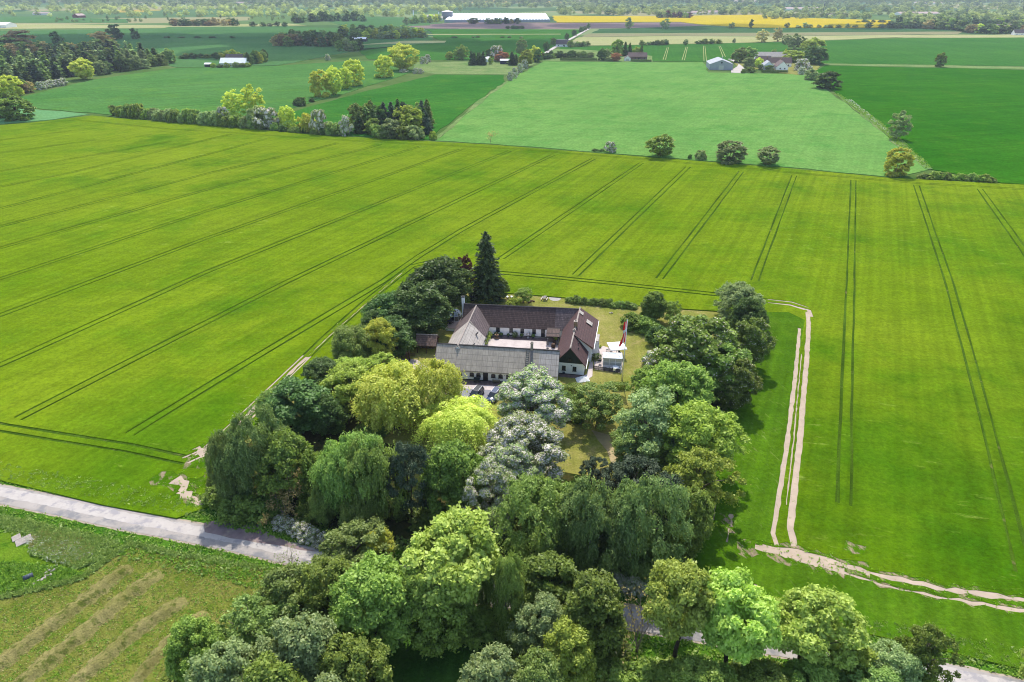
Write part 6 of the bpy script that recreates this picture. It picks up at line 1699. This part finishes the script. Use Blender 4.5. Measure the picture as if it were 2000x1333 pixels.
 ('field_tree', 'fround', 'olive', 20, 98, 74, 46, 'olive tree in front of the broad brownish left tree'),
 ('field_tree', 'fround', 'dark', 115, 92, 65, 20, 'dark tree rising behind the plantation centre'),
 ('lane_tree', 'fround', 'dark', 925, 47, 36, 22, 'dark tree in front of the long white greenhouse'),
]:
    one(nm, ar, lf, bx, by, ty, w, lab, 'bush' if 'bush' in nm else 'tree')

# rows and groups
row('hedge_bush', ('mbush',), ('olive', 'mid', 'grey'), [(226, 226), (330, 238), (430, 246), (500, 252)], 30, (18, 26), (18, 26), 'bush in the long hedge along the top of the barley', 'bushes of the long hedge', 'bush', 2, .8)
row('hedge_bush', ('mbush',), ('dark', 'olive'), [(530, 256), (600, 261), (668, 267)], 9, (9, 15), (14, 22), 'low bush at the foot of the blossoming hedge bushes', 'low hedge bushes before the grove', 'bush', 2, .8)
row('grove_conifer', ('mspruce', 'mround'), ('dark', 'pine', 'olive'), [(700, 256), (840, 250)], 14, (44, 58), (26, 36), 'dark conifer in the grove at the top of the barley', 'conifers of the grove', 'tree', 3, 3)
row('grove_conifer', 'mspruce', ('dark', 'pine'), [(690, 262), (720, 262), (845, 264)], 6, (30, 56), (20, 26), 'dark conifer in the grove at the top of the barley', 'conifers of the grove', 'tree', 3, 2)
row('boundary_bush', 'mbush', ('mid', 'olive'), [(1794, 349), (1870, 352), (1940, 357)], 12, (8, 14), (16, 24), 'bush in the low hedge at the right barley corner', 'low hedge at the right barley corner', 'bush', 2, .6)
row('boundary_bush', 'mbush', 'dark', [(1158, 296), (1176, 297)], 3, (4, 6), (10, 14), 'low dark bush left of the small white one on the barley edge', 'low dark bushes on the barley edge', 'bush', 1, .3)
row('boundary_bush', 'mmay', None, [(993, 160), (1006, 149), (1016, 140), (1026, 134)], 7, (10, 17), (9, 13), 'pale blossoming bush in the hedge beside the light field', 'blossoming hedge beside the light field', 'bush', 1, .5)
row('plantation_conifer', 'mspruce', ('pine', 'dark', 'olive', 'grey'), [(10, 176), (70, 166), (130, 150), (190, 142), (250, 134), (310, 124)], 26, (26, 38), (22, 30), 'dark conifer in the front rank of the left plantation', 'front rank of the left plantation', 'tree', 5, 2)
row('plantation_conifer', 'fspruce', ('pine', 'dark', 'olive', 'grey'), [(5, 162), (70, 152), (150, 137), (230, 128), (290, 120)], 32, (26, 34), (18, 26), 'dark conifer in the middle ranks of the left plantation', 'middle ranks of the left plantation', 'tree', 6, 3)
row('plantation_conifer', 'fspruce', ('pine', 'dark', 'olive', 'grey'), [(5, 146), (80, 137), (150, 126), (260, 117)], 32, (24, 32), (15, 20), 'dark conifer in the middle ranks of the left plantation', 'middle ranks of the left plantation', 'tree', 6, 3)
row('plantation_conifer', 'fspruce', ('pine', 'dark', 'olive', 'grey'), [(0, 130), (80, 122), (160, 115), (240, 108)], 24, (20, 28), (14, 18), 'dark conifer in the back ranks of the left plantation', 'back ranks of the left plantation', 'tree', 6, 3)
row('plantation_conifer', 'fround', ('dark', 'olive', 'brown'), [(0, 112), (80, 108), (160, 104), (230, 103)], 18, (18, 26), (18, 26), 'rounded broadleaf at the back of the left plantation', 'broadleaves behind the left plantation', 'tree', 6, 2)
row('plantation_bush', 'mmay', None, [(76, 176), (100, 171), (128, 165)], 6, (10, 16), (14, 18), 'pale bush along the plantation edge', 'pale bushes along the plantation edge', 'bush', 1, .5)
row('plantation_tree', 'mround', ('dark', 'brown', 'olive'), [(40, 184), (62, 180)], 3, (22, 30), (18, 24), 'greyish broadleaf at the plantation corner', 'greyish broadleaves at the plantation corner', 'tree', 2, 1)
row('plantation_tree', 'mround', ('dark', 'olive', 'grey'), [(190, 148), (240, 140), (290, 133), (340, 124)], 9, (20, 34), (18, 28), 'rounded tree at the right end of the plantation', 'rounded trees at the plantation end', 'tree', 3, 1)
row('field_bush', 'fround', ('dark', 'olive'), [(350, 116), (400, 114), (440, 113)], 7, (6, 11), (11, 17), 'small bush in the line left of the white longhouse', 'bushes left of the white longhouse', 'bush', 2, .6)
row('garden_tree', 'mround', ('dark', 'olive', 'yellow'), [(478, 128), (505, 126), (522, 119)], 8, (18, 27), (12, 17), 'tree sheltering the right end of the white longhouse', 'trees right of the white longhouse', 'tree', 2, 2)
row('garden_tree', 'mround', ('dark', 'grey', 'hazel'), [(410, 133), (430, 133), (468, 133), (485, 132), (492, 133)], 6, (7, 12), (9, 14), 'round garden bush in front of the white longhouse', 'garden bushes before the white longhouse', 'bush', 2, .4)
row('garden_tree', 'fround', ('dark', 'yellow'), [(418, 117), (450, 112), (470, 111)], 5, (8, 14), (10, 15), 'tree behind the dark roof of the white longhouse', 'trees behind the white longhouse', 'tree', 2, .6)
row('conifer_block', 'mspruce', 'dark', [(920, 128), (933, 127), (946, 128)], 7, (22, 27), (11, 14), 'dark conifer in the dense block before the houses', 'dark conifer block', 'tree', 2, .8)
row('garden_tree', 'mround', ('dark', 'grey', 'olive'), [(1062, 116), (1090, 114), (1130, 113), (1160, 114)], 13, (9, 16), (11, 16), 'tree in the belt along the lane garden hedge', 'tree belt behind the garden hedge', 'tree', 2, .8)
row('garden_tree', 'mround', ('purple', 'dark'), [(1056, 117), (1070, 116)], 3, (11, 15), (12, 15), 'dark purple tree at the left end of the lane garden', 'dark purple trees at the lane garden', 'tree', 1, .5)
row('field_bush', 'fround', ('dark', 'olive'), [(1124, 92), (1150, 91)], 5, (7, 11), (8, 12), 'bush right of the small lane cottage', 'bushes right of the lane cottage', 'bush', 2, .3)
row('field_bush', 'fround', ('dark', 'olive'), [(1249, 89), (1290, 89), (1308, 88)], 9, (6, 12), (8, 13), 'bush on the near edge of the pale crop', 'bushes on the near edge of the pale crop', 'bush', 2, .3)
row('field_bush', 'fround', ('dark', 'deep'), [(1362, 87), (1410, 86)], 7, (5, 11), (9, 14), 'bush in the short thicket left of the leaning pale tree', 'short thicket on the pale crop edge', 'bush', 2, .3)
row('shaded_tree', 'fround', ('dark', 'olive', 'brown'), [(535, 90), (600, 90), (690, 94)], 20, (18, 26), (16, 24), 'tree in the dark wood left of the white barn', 'dark wood left of the white barn', 'tree', 4, 1.5)
row('shaded_tree', 'fround', ('dark', 'olive'), [(545, 82), (610, 80), (680, 82)], 14, (15, 21), (15, 22), 'tree in the dark wood left of the white barn', 'dark wood left of the white barn', 'tree', 4, 1.5)
row('grey_tree', 'fround', ('grey', 'olive', 'dark'), [(664, 101), (690, 100), (708, 99)], 5, (14, 24), (12, 17), 'greyish tree in front of the white barn', 'greyish trees before the white barn', 'tree', 2, .8)
row('wood_tree', 'fround', ('yellow', 'olive', 'grey', 'hazel'), [(690, 74), (740, 76), (800, 75), (832, 74)], 22, (12, 20), (13, 19), 'tree in the bright wood right of the white barn', 'bright wood right of the white barn', 'tree', 3, 1.5)
row('wood_tree', 'fround', ('yellow', 'olive', 'dark'), [(660, 64), (720, 64), (800, 66)], 14, (10, 16), (12, 17), 'tree in the bright wood right of the white barn', 'bright wood right of the white barn', 'tree', 3, 1.2)
row('shaded_tree', 'fround', 'dark', [(572, 46), (620, 42), (660, 42), (710, 42)], 16, (10, 19), (11, 17), 'dark tree in the far wood beside the shaded field', 'dark far wood beside the shaded field', 'tree', 3, 1)
row('hazy_tree', 'fround', ('dark', 'olive', 'brown'), [(335, 51), (380, 51), (430, 50), (462, 50)], 18, (9, 15), (11, 17), 'hazy tree on the far edge of the shaded field', 'hazy trees beyond the shaded field', 'tree', 3, .6)
row('hazy_tree', 'fround', 'dark', [(490, 52), (540, 52), (565, 53)], 5, (6, 11), (9, 14), 'dark hazy bush on the far field edge', 'hazy bushes on the far field edge', 'bush', 3, .4)
row('field_bush', 'fround', ('dark',), [(310, 75), (348, 75), (460, 75)], 5, (2.5, 4), (9, 14), 'low dark bush in the middle of the shaded field', 'low bushes in the shaded field', 'bush', 8, .3)
row('field_bush', 'fround', ('dark',), [(885, 75), (910, 75), (950, 74), (1035, 75)], 6, (3, 5), (6, 12), 'low dark bush on the wide green field', 'low bushes on the wide green field', 'bush', 8, .3)
row('greenhouse_tree', 'fround', ('dark', 'brown', 'olive'), [(949, 48), (980, 47), (1010, 47)], 9, (7, 13), (9, 13), 'tree in the clump before the long white greenhouse', 'clump before the white greenhouse', 'tree', 2, .4)
row('greenhouse_tree', 'fround', 'dark', [(988, 57), (1022, 57)], 5, (5, 7), (8, 11), 'dark bush in the clump on the ploughland edge', 'dark clump on the ploughland edge', 'bush', 2, .2)
row('rape_tree', 'fround', ('dark', 'olive', 'purple'), [(1282, 36), (1310, 35.5), (1348, 36)], 10, (7, 13), (9, 14), 'dark tree in the clump behind the yellow rapeseed', 'clump inside the yellow rapeseed', 'tree', 2, .3)
row('rape_tree', 'fround', ('dark', 'grey'), [(1530, 55), (1570, 55), (1640, 55), (1725, 55)], 13, (5, 10), (8, 13), 'dark bush along the near rapeseed edge', 'bushes along the near rapeseed edge', 'bush', 4, .3)
row('rape_tree', 'fround', 'dark', [(1672, 45), (1740, 45)], 7, (3, 6), (8, 12), 'low dark bush in the far yellow rapeseed', 'bushes in the far rapeseed', 'bush', 3, .2)
row('village_tree', 'fround', ('dark', 'olive', 'grey', 'brown'), [(1735, 55), (1800, 56), (1850, 58), (1890, 62)], 26, (11, 22), (13, 20), 'tree on the near edge of the hazy right hand wood', 'near edge of the right hand wood', 'tree', 4, 1)
row('village_tree', 'fround', ('dark', 'olive', 'grey', 'yellow', 'brown'), [(1880, 64), (1940, 66), (2010, 66)], 16, (12, 22), (14, 22), 'tree around the houses at the right picture edge', 'trees around the right edge houses', 'tree', 4, 1)
row('village_tree', 'fround', ('dark', 'olive', 'grey', 'yellow'), [(1830, 48), (1900, 50), (2010, 52)], 18, (10, 18), (13, 20), 'tree deeper in the hazy right hand wood', 'deeper part of the right hand wood', 'tree', 5, 1.5)
row('greenhouse_tree', 'fround', ('grey', 'olive', 'yellow'), [(790, 48), (815, 46), (862, 42)], 10, (8, 17), (9, 13), 'tree in the belt left of the grey silo', 'tree belt left of the grey silo', 'tree', 3, 1)

# pale margins full of cow parsley between the fields
slab('field_margin', [(1628, 184), (1640, 186), (1720, 240), (1770, 284), (1822, 330), (1808, 331), (1750, 284), (1702, 240)], .36, C_meadow)
slab('field_margin', [(984, 161), (993, 159), (930, 209), (872, 258), (856, 272), (848, 272), (868, 255), (922, 208)], .36, C_meadow)
tufts('cow_parsley', fill([(1650, 197), (1662, 196), (1700, 226), (1740, 262), (1732, 262), (1690, 226)], 260, .4), .5, T_white, 4, 15)
tufts('field_margin_grass', fill([(1628, 184), (1640, 186), (1720, 240), (1770, 284), (1822, 330), (1808, 331), (1750, 284), (1702, 240)], 900, .36), .7, T_green, 5, 16)

# far woods and hedgerows: uncountable, one mass each
def mass(name, bands, keys, seed):
    """bands: (y0, y1, n, height range, tone range, x ranges) in survey pixels."""
    rng = np.random.default_rng(seed); Q, VV = [], []
    for y0, y1, n, hr, tr, xr in bands:
        for i in range(n):
            xa, xb = xr[int(rng.integers(len(xr)))]
            p = G(rng.uniform(xa, xb), rng.uniform(y0, y1)); q, V = ARCH[keys[int(rng.integers(len(keys)))]]['raw']
            sel = rng.random(len(q)) < .55
            q = q[sel] - 0; h = rng.uniform(*hr); w = h * rng.uniform(.9, 1.5); a = rng.uniform(0, 6.28)
            ca_, sa_ = math.cos(a), math.sin(a); x = (q[..., 0] * ca_ - q[..., 1] * sa_) * w / 14; y = (q[..., 0] * sa_ + q[..., 1] * ca_) * w / 14
            Q.append(np.stack([x * 1.25 + p.x, y * 1.25 + p.y, q[..., 2] * h / 14], -1))
            b = rng.uniform(*tr); VV.append(np.clip(b + (V[sel] - .5) * .35, 0, 1))
    q = np.concatenate(Q); V = np.concatenate(VV)
    return tag(link(bpy.data.objects.new(name, quad_mesh(name, q, V, np.zeros(len(q)), [L['farwood']]))), kind='stuff')
FR = ['f_round0', 'f_round1', 'f_round2']
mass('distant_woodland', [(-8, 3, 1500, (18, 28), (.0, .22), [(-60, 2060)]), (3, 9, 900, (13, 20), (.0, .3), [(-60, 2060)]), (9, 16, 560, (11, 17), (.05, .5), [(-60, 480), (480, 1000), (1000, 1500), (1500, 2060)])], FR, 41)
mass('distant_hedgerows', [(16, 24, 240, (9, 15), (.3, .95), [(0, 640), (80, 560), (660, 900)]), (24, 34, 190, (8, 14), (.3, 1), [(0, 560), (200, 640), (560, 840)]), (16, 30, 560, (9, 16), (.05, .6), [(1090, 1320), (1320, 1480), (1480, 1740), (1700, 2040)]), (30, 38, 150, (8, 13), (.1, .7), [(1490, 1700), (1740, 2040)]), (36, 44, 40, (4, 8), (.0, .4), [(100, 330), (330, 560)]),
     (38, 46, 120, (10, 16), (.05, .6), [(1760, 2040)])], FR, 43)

# ---------------------------------------------------------------- buildings
def house(name, label, cat, px, py, rz, Ln, Wd, ev, rg, wallm, roofm, win=0, chim=None, doors=0, gwin=0, over=.4, group=None, big=None):
    """Gabled building; local x runs along the ridge, the near long side is local -y."""
    p = G(px, py); e = empty(name, p, rz); tag(e, label, cat, group); h = Wd / 2; sl = (rg - ev) / h
    MB().prism([(-h, 0), (h, 0), (h, ev - .1), (0, rg - .1), (-h, ev - .1)], 0, -Ln / 2, Ln / 2).build('wall', wallm, e)
    for s in (-1, 1):
        y, z = s * (h + over), rg - sl * (h + over)
        pl = [(0, rg), (y, z), (y, z + .18), (0, rg + .18)]
        MB().prism(pl if s < 0 else pl[::-1], 0, -Ln / 2 - .3, Ln / 2 + .3).build('roof', roofm, e)
    for i in range(win):
        x = -Ln / 2 + Ln * (i + .5) / win; w = MB().box(x - .6, x + .6, -h - .06, -h + .02, .9, 2.1).build('window', M_glass, e)
        MB().box(x - .72, x + .72, -h - .12, -h - .061, .8, .9).build('sill', M_wwood, w)
    for i in range(doors):
        x = -Ln / 2 + Ln * (i + 1) / (doors + 1) + .9; MB().box(x - .55, x + .55, -h - .07, -h + .02, .05, 2.1).build('door', M_tar, e)
    for i in range(gwin):
        y = -h * .4 + i * h * .8 if gwin > 1 else 0
        MB().box(-Ln / 2 - .06, -Ln / 2 + .02, y - .55, y + .55, ev * .45, ev * .45 + 1.2).build('window', M_glass, e)
    if chim is not None: MB().box(chim - .5, chim + .5, -.4, .4, rg - .6, rg + 1.5).build('chimney', M_brickY, e)
    if big: MB().box(-Ln / 2 - .08, -Ln / 2 + .02, *big).build('door', M_steel, e)
    return e
M_barnwall = plain('blue_grey_panels', S(192, 198, 204), .7, .06, .5); M_barnroof = sheets('pale_grey_barn_roof', S(196, 200, 206), S(160, 164, 170), 1.2, 6, 'XZ', .05, .03)
M_redbrick = plain('brown_brick', S(132, 108, 98), .9, .15, 1); M_brownroof = plain('brown_far_roof', S(118, 98, 92), .85, .15, 1); M_darkroof = plain('dark_far_roof', S(92, 84, 88), .85, .15, 1)
M_whiteroof = plain('white_far_roof', (.75, .75, .74, 1), .6, .05, .5); M_pinkroof = plain('pinkish_far_roof', S(206, 180, 172), .85, .1, .5)
bn = house('barn', 'large blue grey panelled barn with pale roof at the head of the light field', 'barn', 1404, 134, R(82), 30, 21, 5, 8.8, M_barnwall, M_barnroof)
MB().lathe([(.75, -.04), (.75, .04)], 14).build('vent', M_tar, bn).matrix_basis = Matrix.Translation((-15.03, 0, 6.4)) @ Matrix.Rotation(math.pi / 2, 4, 'Y')
MB().box(-15.1, -14.98, -2.2, 2.2, 0, 3.9).build('door', M_steel, bn); MB().box(6, 6.5, -3.2, -2.7, 7, 10).build('flue', M_steel, bn)
house('farmhouse_wing', 'white gabled farm wing nearest the light field on the right', 'house', 1524, 138, R(80), 18, 10, 4.2, 8.6, M_white, M_brownroof, 3, 4, gwin=2)
house('farmhouse_wing', 'long brown roofed range behind the white gable', 'house', 1508, 130, R(-3), 34, 9, 3.6, 8, M_white, M_brownroof, 6, -6, 1)
house('farmhouse_wing', 'white walled wing with pale blue roof left of the white gable', 'house', 1498, 136, R(80), 15, 9, 4, 7.5, M_white, M_barnroof, 2, gwin=2)
house('farmhouse_wing', 'rear range with pale grey roof at the back of the white farm', 'house', 1508, 117, R(-4), 36, 10, 3.5, 7.5, M_white, M_fibre_pale, 5)
house('farmhouse_wing', 'grey roofed shed at the left back of the white farm', 'house', 1492, 122, R(-4), 12, 8, 3, 6, M_redbrick, M_darkroof, 2)
house('cottage', 'brown brick cottage with tall chimney behind a clipped hedge', 'house', 1244, 116.5, R(-2), 20, 9, 3.2, 6.8, M_redbrick, M_brownroof, 4, 3.5, 1)
house('garage', 'little white gabled garage left of the brick cottage', 'garage', 1225, 119, R(84), 8, 6.5, 2.8, 5, M_white, M_brownroof, 0, big=(-1.6, 1.6, .02, 2.4))
house('cottage', 'small white cottage with dark roof beside the lane', 'house', 1101, 91, R(-6), 20, 10, 3, 7.5, M_white, M_darkroof, 3, None, 1)
house('outbuilding', 'white flat outbuilding at the lane behind the small cottage', 'outbuilding', 1097, 85, R(-6), 14, 8, 3, 4.6, M_white, M_fibre_pale, 2)
house('shed', 'white shed between dark conifers left of the copper beech', 'shed', 951, 121, R(60), 8, 6, 2.8, 4.6, M_white, M_whiteroof, 1)
house('shed', 'low dark blue shed with pale roof below the copper beech', 'shed', 988, 125.5, R(-4), 11, 6, 3.6, 4.6, plain('dark_blue_boards', S(52, 54, 92), .7, .1), M_whiteroof, 1)
house('longhouse', 'white longhouse with white roof in the left fields', 'house', 459, 130, R(-2), 25, 10, 3.6, 7.6, M_white, M_whiteroof, 6, None, 1)
house('longhouse', 'dark roofed range behind the white longhouse', 'house', 465, 123, R(-2), 22, 9, 3.5, 8, M_white, M_darkroof, 4)
house('shed', 'small dark open shed left of the white longhouse', 'shed', 408, 131, R(-2), 6, 5, 2.6, 3.6, M_tar, M_whiteroof, 0)
house('barn', 'low white roofed barn under the far dark wood', 'barn', 702, 81.5, R(-3), 21, 10, 3.5, 5.6, M_tar, M_whiteroof, 4)
house('barn', 'white roofed hall cut by the left picture edge', 'barn', -8, 54, R(-2), 62, 30, 5, 9, M_white, M_whiteroof, 3)
house('farm_building', 'pale roofed farm building far left beyond the pale strip', 'barn', 83, 29.5, R(-2), 44, 14, 4, 7, M_white, M_pinkroof, 3)
house('farm_building', 'red walled farm building with pale roof far left', 'barn', 155, 35, R(70), 22, 18, 5, 9, plain('red_far_wall', S(150, 92, 84), .9, .1), M_pinkroof, 3)
for px, py, Ln, lab in ((1362, 28, 70, 'pale roofed farm hall behind the rapeseed, left of two'), (1384, 27, 54, 'pale roofed farm hall behind the rapeseed, right of two'), (1565, 20, 110, 'long pale hall in the far village haze'), (1620, 32, 90, 'pale roofed works behind the far rapeseed'), (1790, 30, 110, 'pinkish roofed hall before the right hand village'), (1140, 4.5, 90, 'tiny white hall in the far haze near the centre'), (1455, 5, 110, 'tiny pale hall in the far haze right of centre'), (1810, 8, 120, 'white hall in the far haze at the right'), (465, 8, 60, 'tiny white house in the far haze at the left')):
    house('far_hall', lab, 'hall', px, py, R(random.uniform(-6, 6)), Ln, Ln * .25, 4, 8, M_white, M_pinkroof, 3)
house('village_house', 'white house with parked cars at the right picture edge', 'house', 1992, 69, R(-8), 22, 11, 3.4, 8, M_white, M_darkroof, 3)
house('village_house', 'pale roofed house half hidden by trees near the right edge', 'house', 1958, 58, R(-8), 26, 11, 3.4, 8, M_white, M_pinkroof, 3)
# long greenhouse with its silo
A, B, Cc, D = G(868, 44.5), G(1074, 43.8), G(1066, 31), G(884, 31)
e = empty('greenhouse', A); tag(e, 'long white greenhouse block beyond the ploughland', 'greenhouse')
mb = MB(); nb = 34
mg = plain('whitened_glass', (.8, .82, .84, 1), .3, .05, .05)
for i in range(nb):
    p_, q_ = A.lerp(B, i / nb) - A, A.lerp(B, (i + 1) / nb) - A; r_, s_ = D.lerp(Cc, (i + 1) / nb) - A, D.lerp(Cc, i / nb) - A; m1, m2 = (p_ + q_) / 2, (r_ + s_) / 2
    Z = lambda v_, z: (v_.x, v_.y, z)
    mb.add([Z(p_, 5), Z(m1, 6.6), Z(m2, 6.6), Z(s_, 5), Z(q_, 5), Z(r_, 5)], [(0, 1, 2, 3), (1, 4, 5, 2), (0, 4, 1)])
mb.build('roof', mg, e)
w_ = MB(); P4 = [(v_ - A) for v_ in (A, B, Cc, D)]
w_.add([(v_.x, v_.y, z) for z in (0, 5) for v_ in P4], [(0, 1, 5, 4), (1, 2, 6, 5), (2, 3, 7, 6), (3, 0, 4, 7)]); w_.build('wall', plain('pale_blue_panes', S(176, 190, 200), .3, .05, .1), e)
e = empty('silo', G(874, 38)); tag(e, 'grey round silo tank at the left end of the long greenhouse', 'silo')
MB().lathe([(13, 0), (13, 16)], 24).build('tank', M_steel if False else plain('grey_tank', S(150, 154, 160), .6, .1, .1), e, True); MB().lathe([(13.3, 16), (13.3, 16.4), (.5, 19)], 24).build('roof', M_whiteroof, e)
for px, py, lab in ((853, 40, 'white packing shed left of the grey silo'), (846, 37, 'small white shed farther left of the silo')):
    house('packing_shed', lab, 'shed', px, py, R(3), 28, 14, 5, 8, M_white, M_fibre_pale, 2)
for px, ty, lab in ((857.5, 23, 'slim white flue left of the silo'), (808, 20, 'slim white flue far left of the silo')):
    p = G(px, 40); h = height_at(p, ty); e = empty('flue', p); tag(e, lab, 'chimney'); MB().tube([(0, 0, 0), (0, 0, h)], [1.2, .9], 8).build('stack', M_white, e, True); MB().lathe([(1.1, h), (1.1, h + .8)], 8).build('cap', M_tar, e)
# mast
p = G(1606, 33); h = min(80, height_at(p, 2)); e = empty('radio_mast', p); tag(e, 'thin dark radio mast standing beyond the yellow rapeseed', 'mast')
lt = MB()
for s in range(3): t = s * 2.094; lt.tube([(1.3 * math.cos(t), 1.3 * math.sin(t), 0), (.5 * math.cos(t), .5 * math.sin(t), h)], .22, 5)
for k in range(26):
    f0, f1 = k / 26, (k + 1) / 26
    for s in range(3):
        t, t2 = s * 2.094, (s + 1) * 2.094; r0, r1 = 1.3 - .8 * f0, 1.3 - .8 * f1
        lt.tube([(r0 * math.cos(t), r0 * math.sin(t), h * f0), (r1 * math.cos(t2), r1 * math.sin(t2), h * f1)], .1, 4)
lt.build('lattice', plain('dark_steel', S(76, 84, 96), .6, .1), e); MB().lathe([(1.0, h - 6), (1.0, h - 2)], 8).build('antenna', M_steel, e)
# lane, drive and small hedges of the far houses
def lane(name, pts, w, z, mat):
    P = [G(*p) for p in pts]; A, B = offset_line(P, w / 2), offset_line(P, -w / 2); n = len(P)
    return tag(MB().add([(p.x, p.y, z) for p in A] + [(p.x, p.y, z) for p in B], [(i, n + i, n + i + 1, i + 1) for i in range(n - 1)]).build(name, mat), kind='structure')
M_lane = plain('pale_lane', S(206, 196, 186), .95, .08, .1)
lane('lane', [(1062, 108), (1070, 102), (1084, 93), (1100, 84), (1118, 75), (1134, 66), (1151, 56.5)], 5, .42, M_lane)
slab('barn_drive', [(1428, 142), (1452, 143.5), (1454, 134), (1446, 127), (1434, 121), (1421, 115.5), (1432, 115), (1440, 121), (1440, 130), (1432, 135), (1428, 134)], .32, M_lane)
slab('farm_yard', [(1432, 122), (1440, 130), (1560, 147), (1600, 140), (1596, 118), (1500, 108)], .28, M_lawn)
slab('lane_garden', [(1052, 119), (1260, 121), (1275, 121), (1274, 110), (1240, 104), (1130, 97), (1085, 96), (1060, 108)], .29, C_meadow)
clipped('garden_hedge', (1094, 119), (1166, 119.5), 3.0, 2.6, 'long clipped hedge of the lane garden above the light field', 'dark')
clipped('garden_hedge', (1232, 121), (1272, 121.3), 2.5, 2.0, 'dark clipped hedge before the brick cottage', 'dark')
clipped('garden_hedge', (1487, 142), (1538, 142.5), 2.5, 2.0, 'dark clipped hedge before the white gabled wing', 'dark')
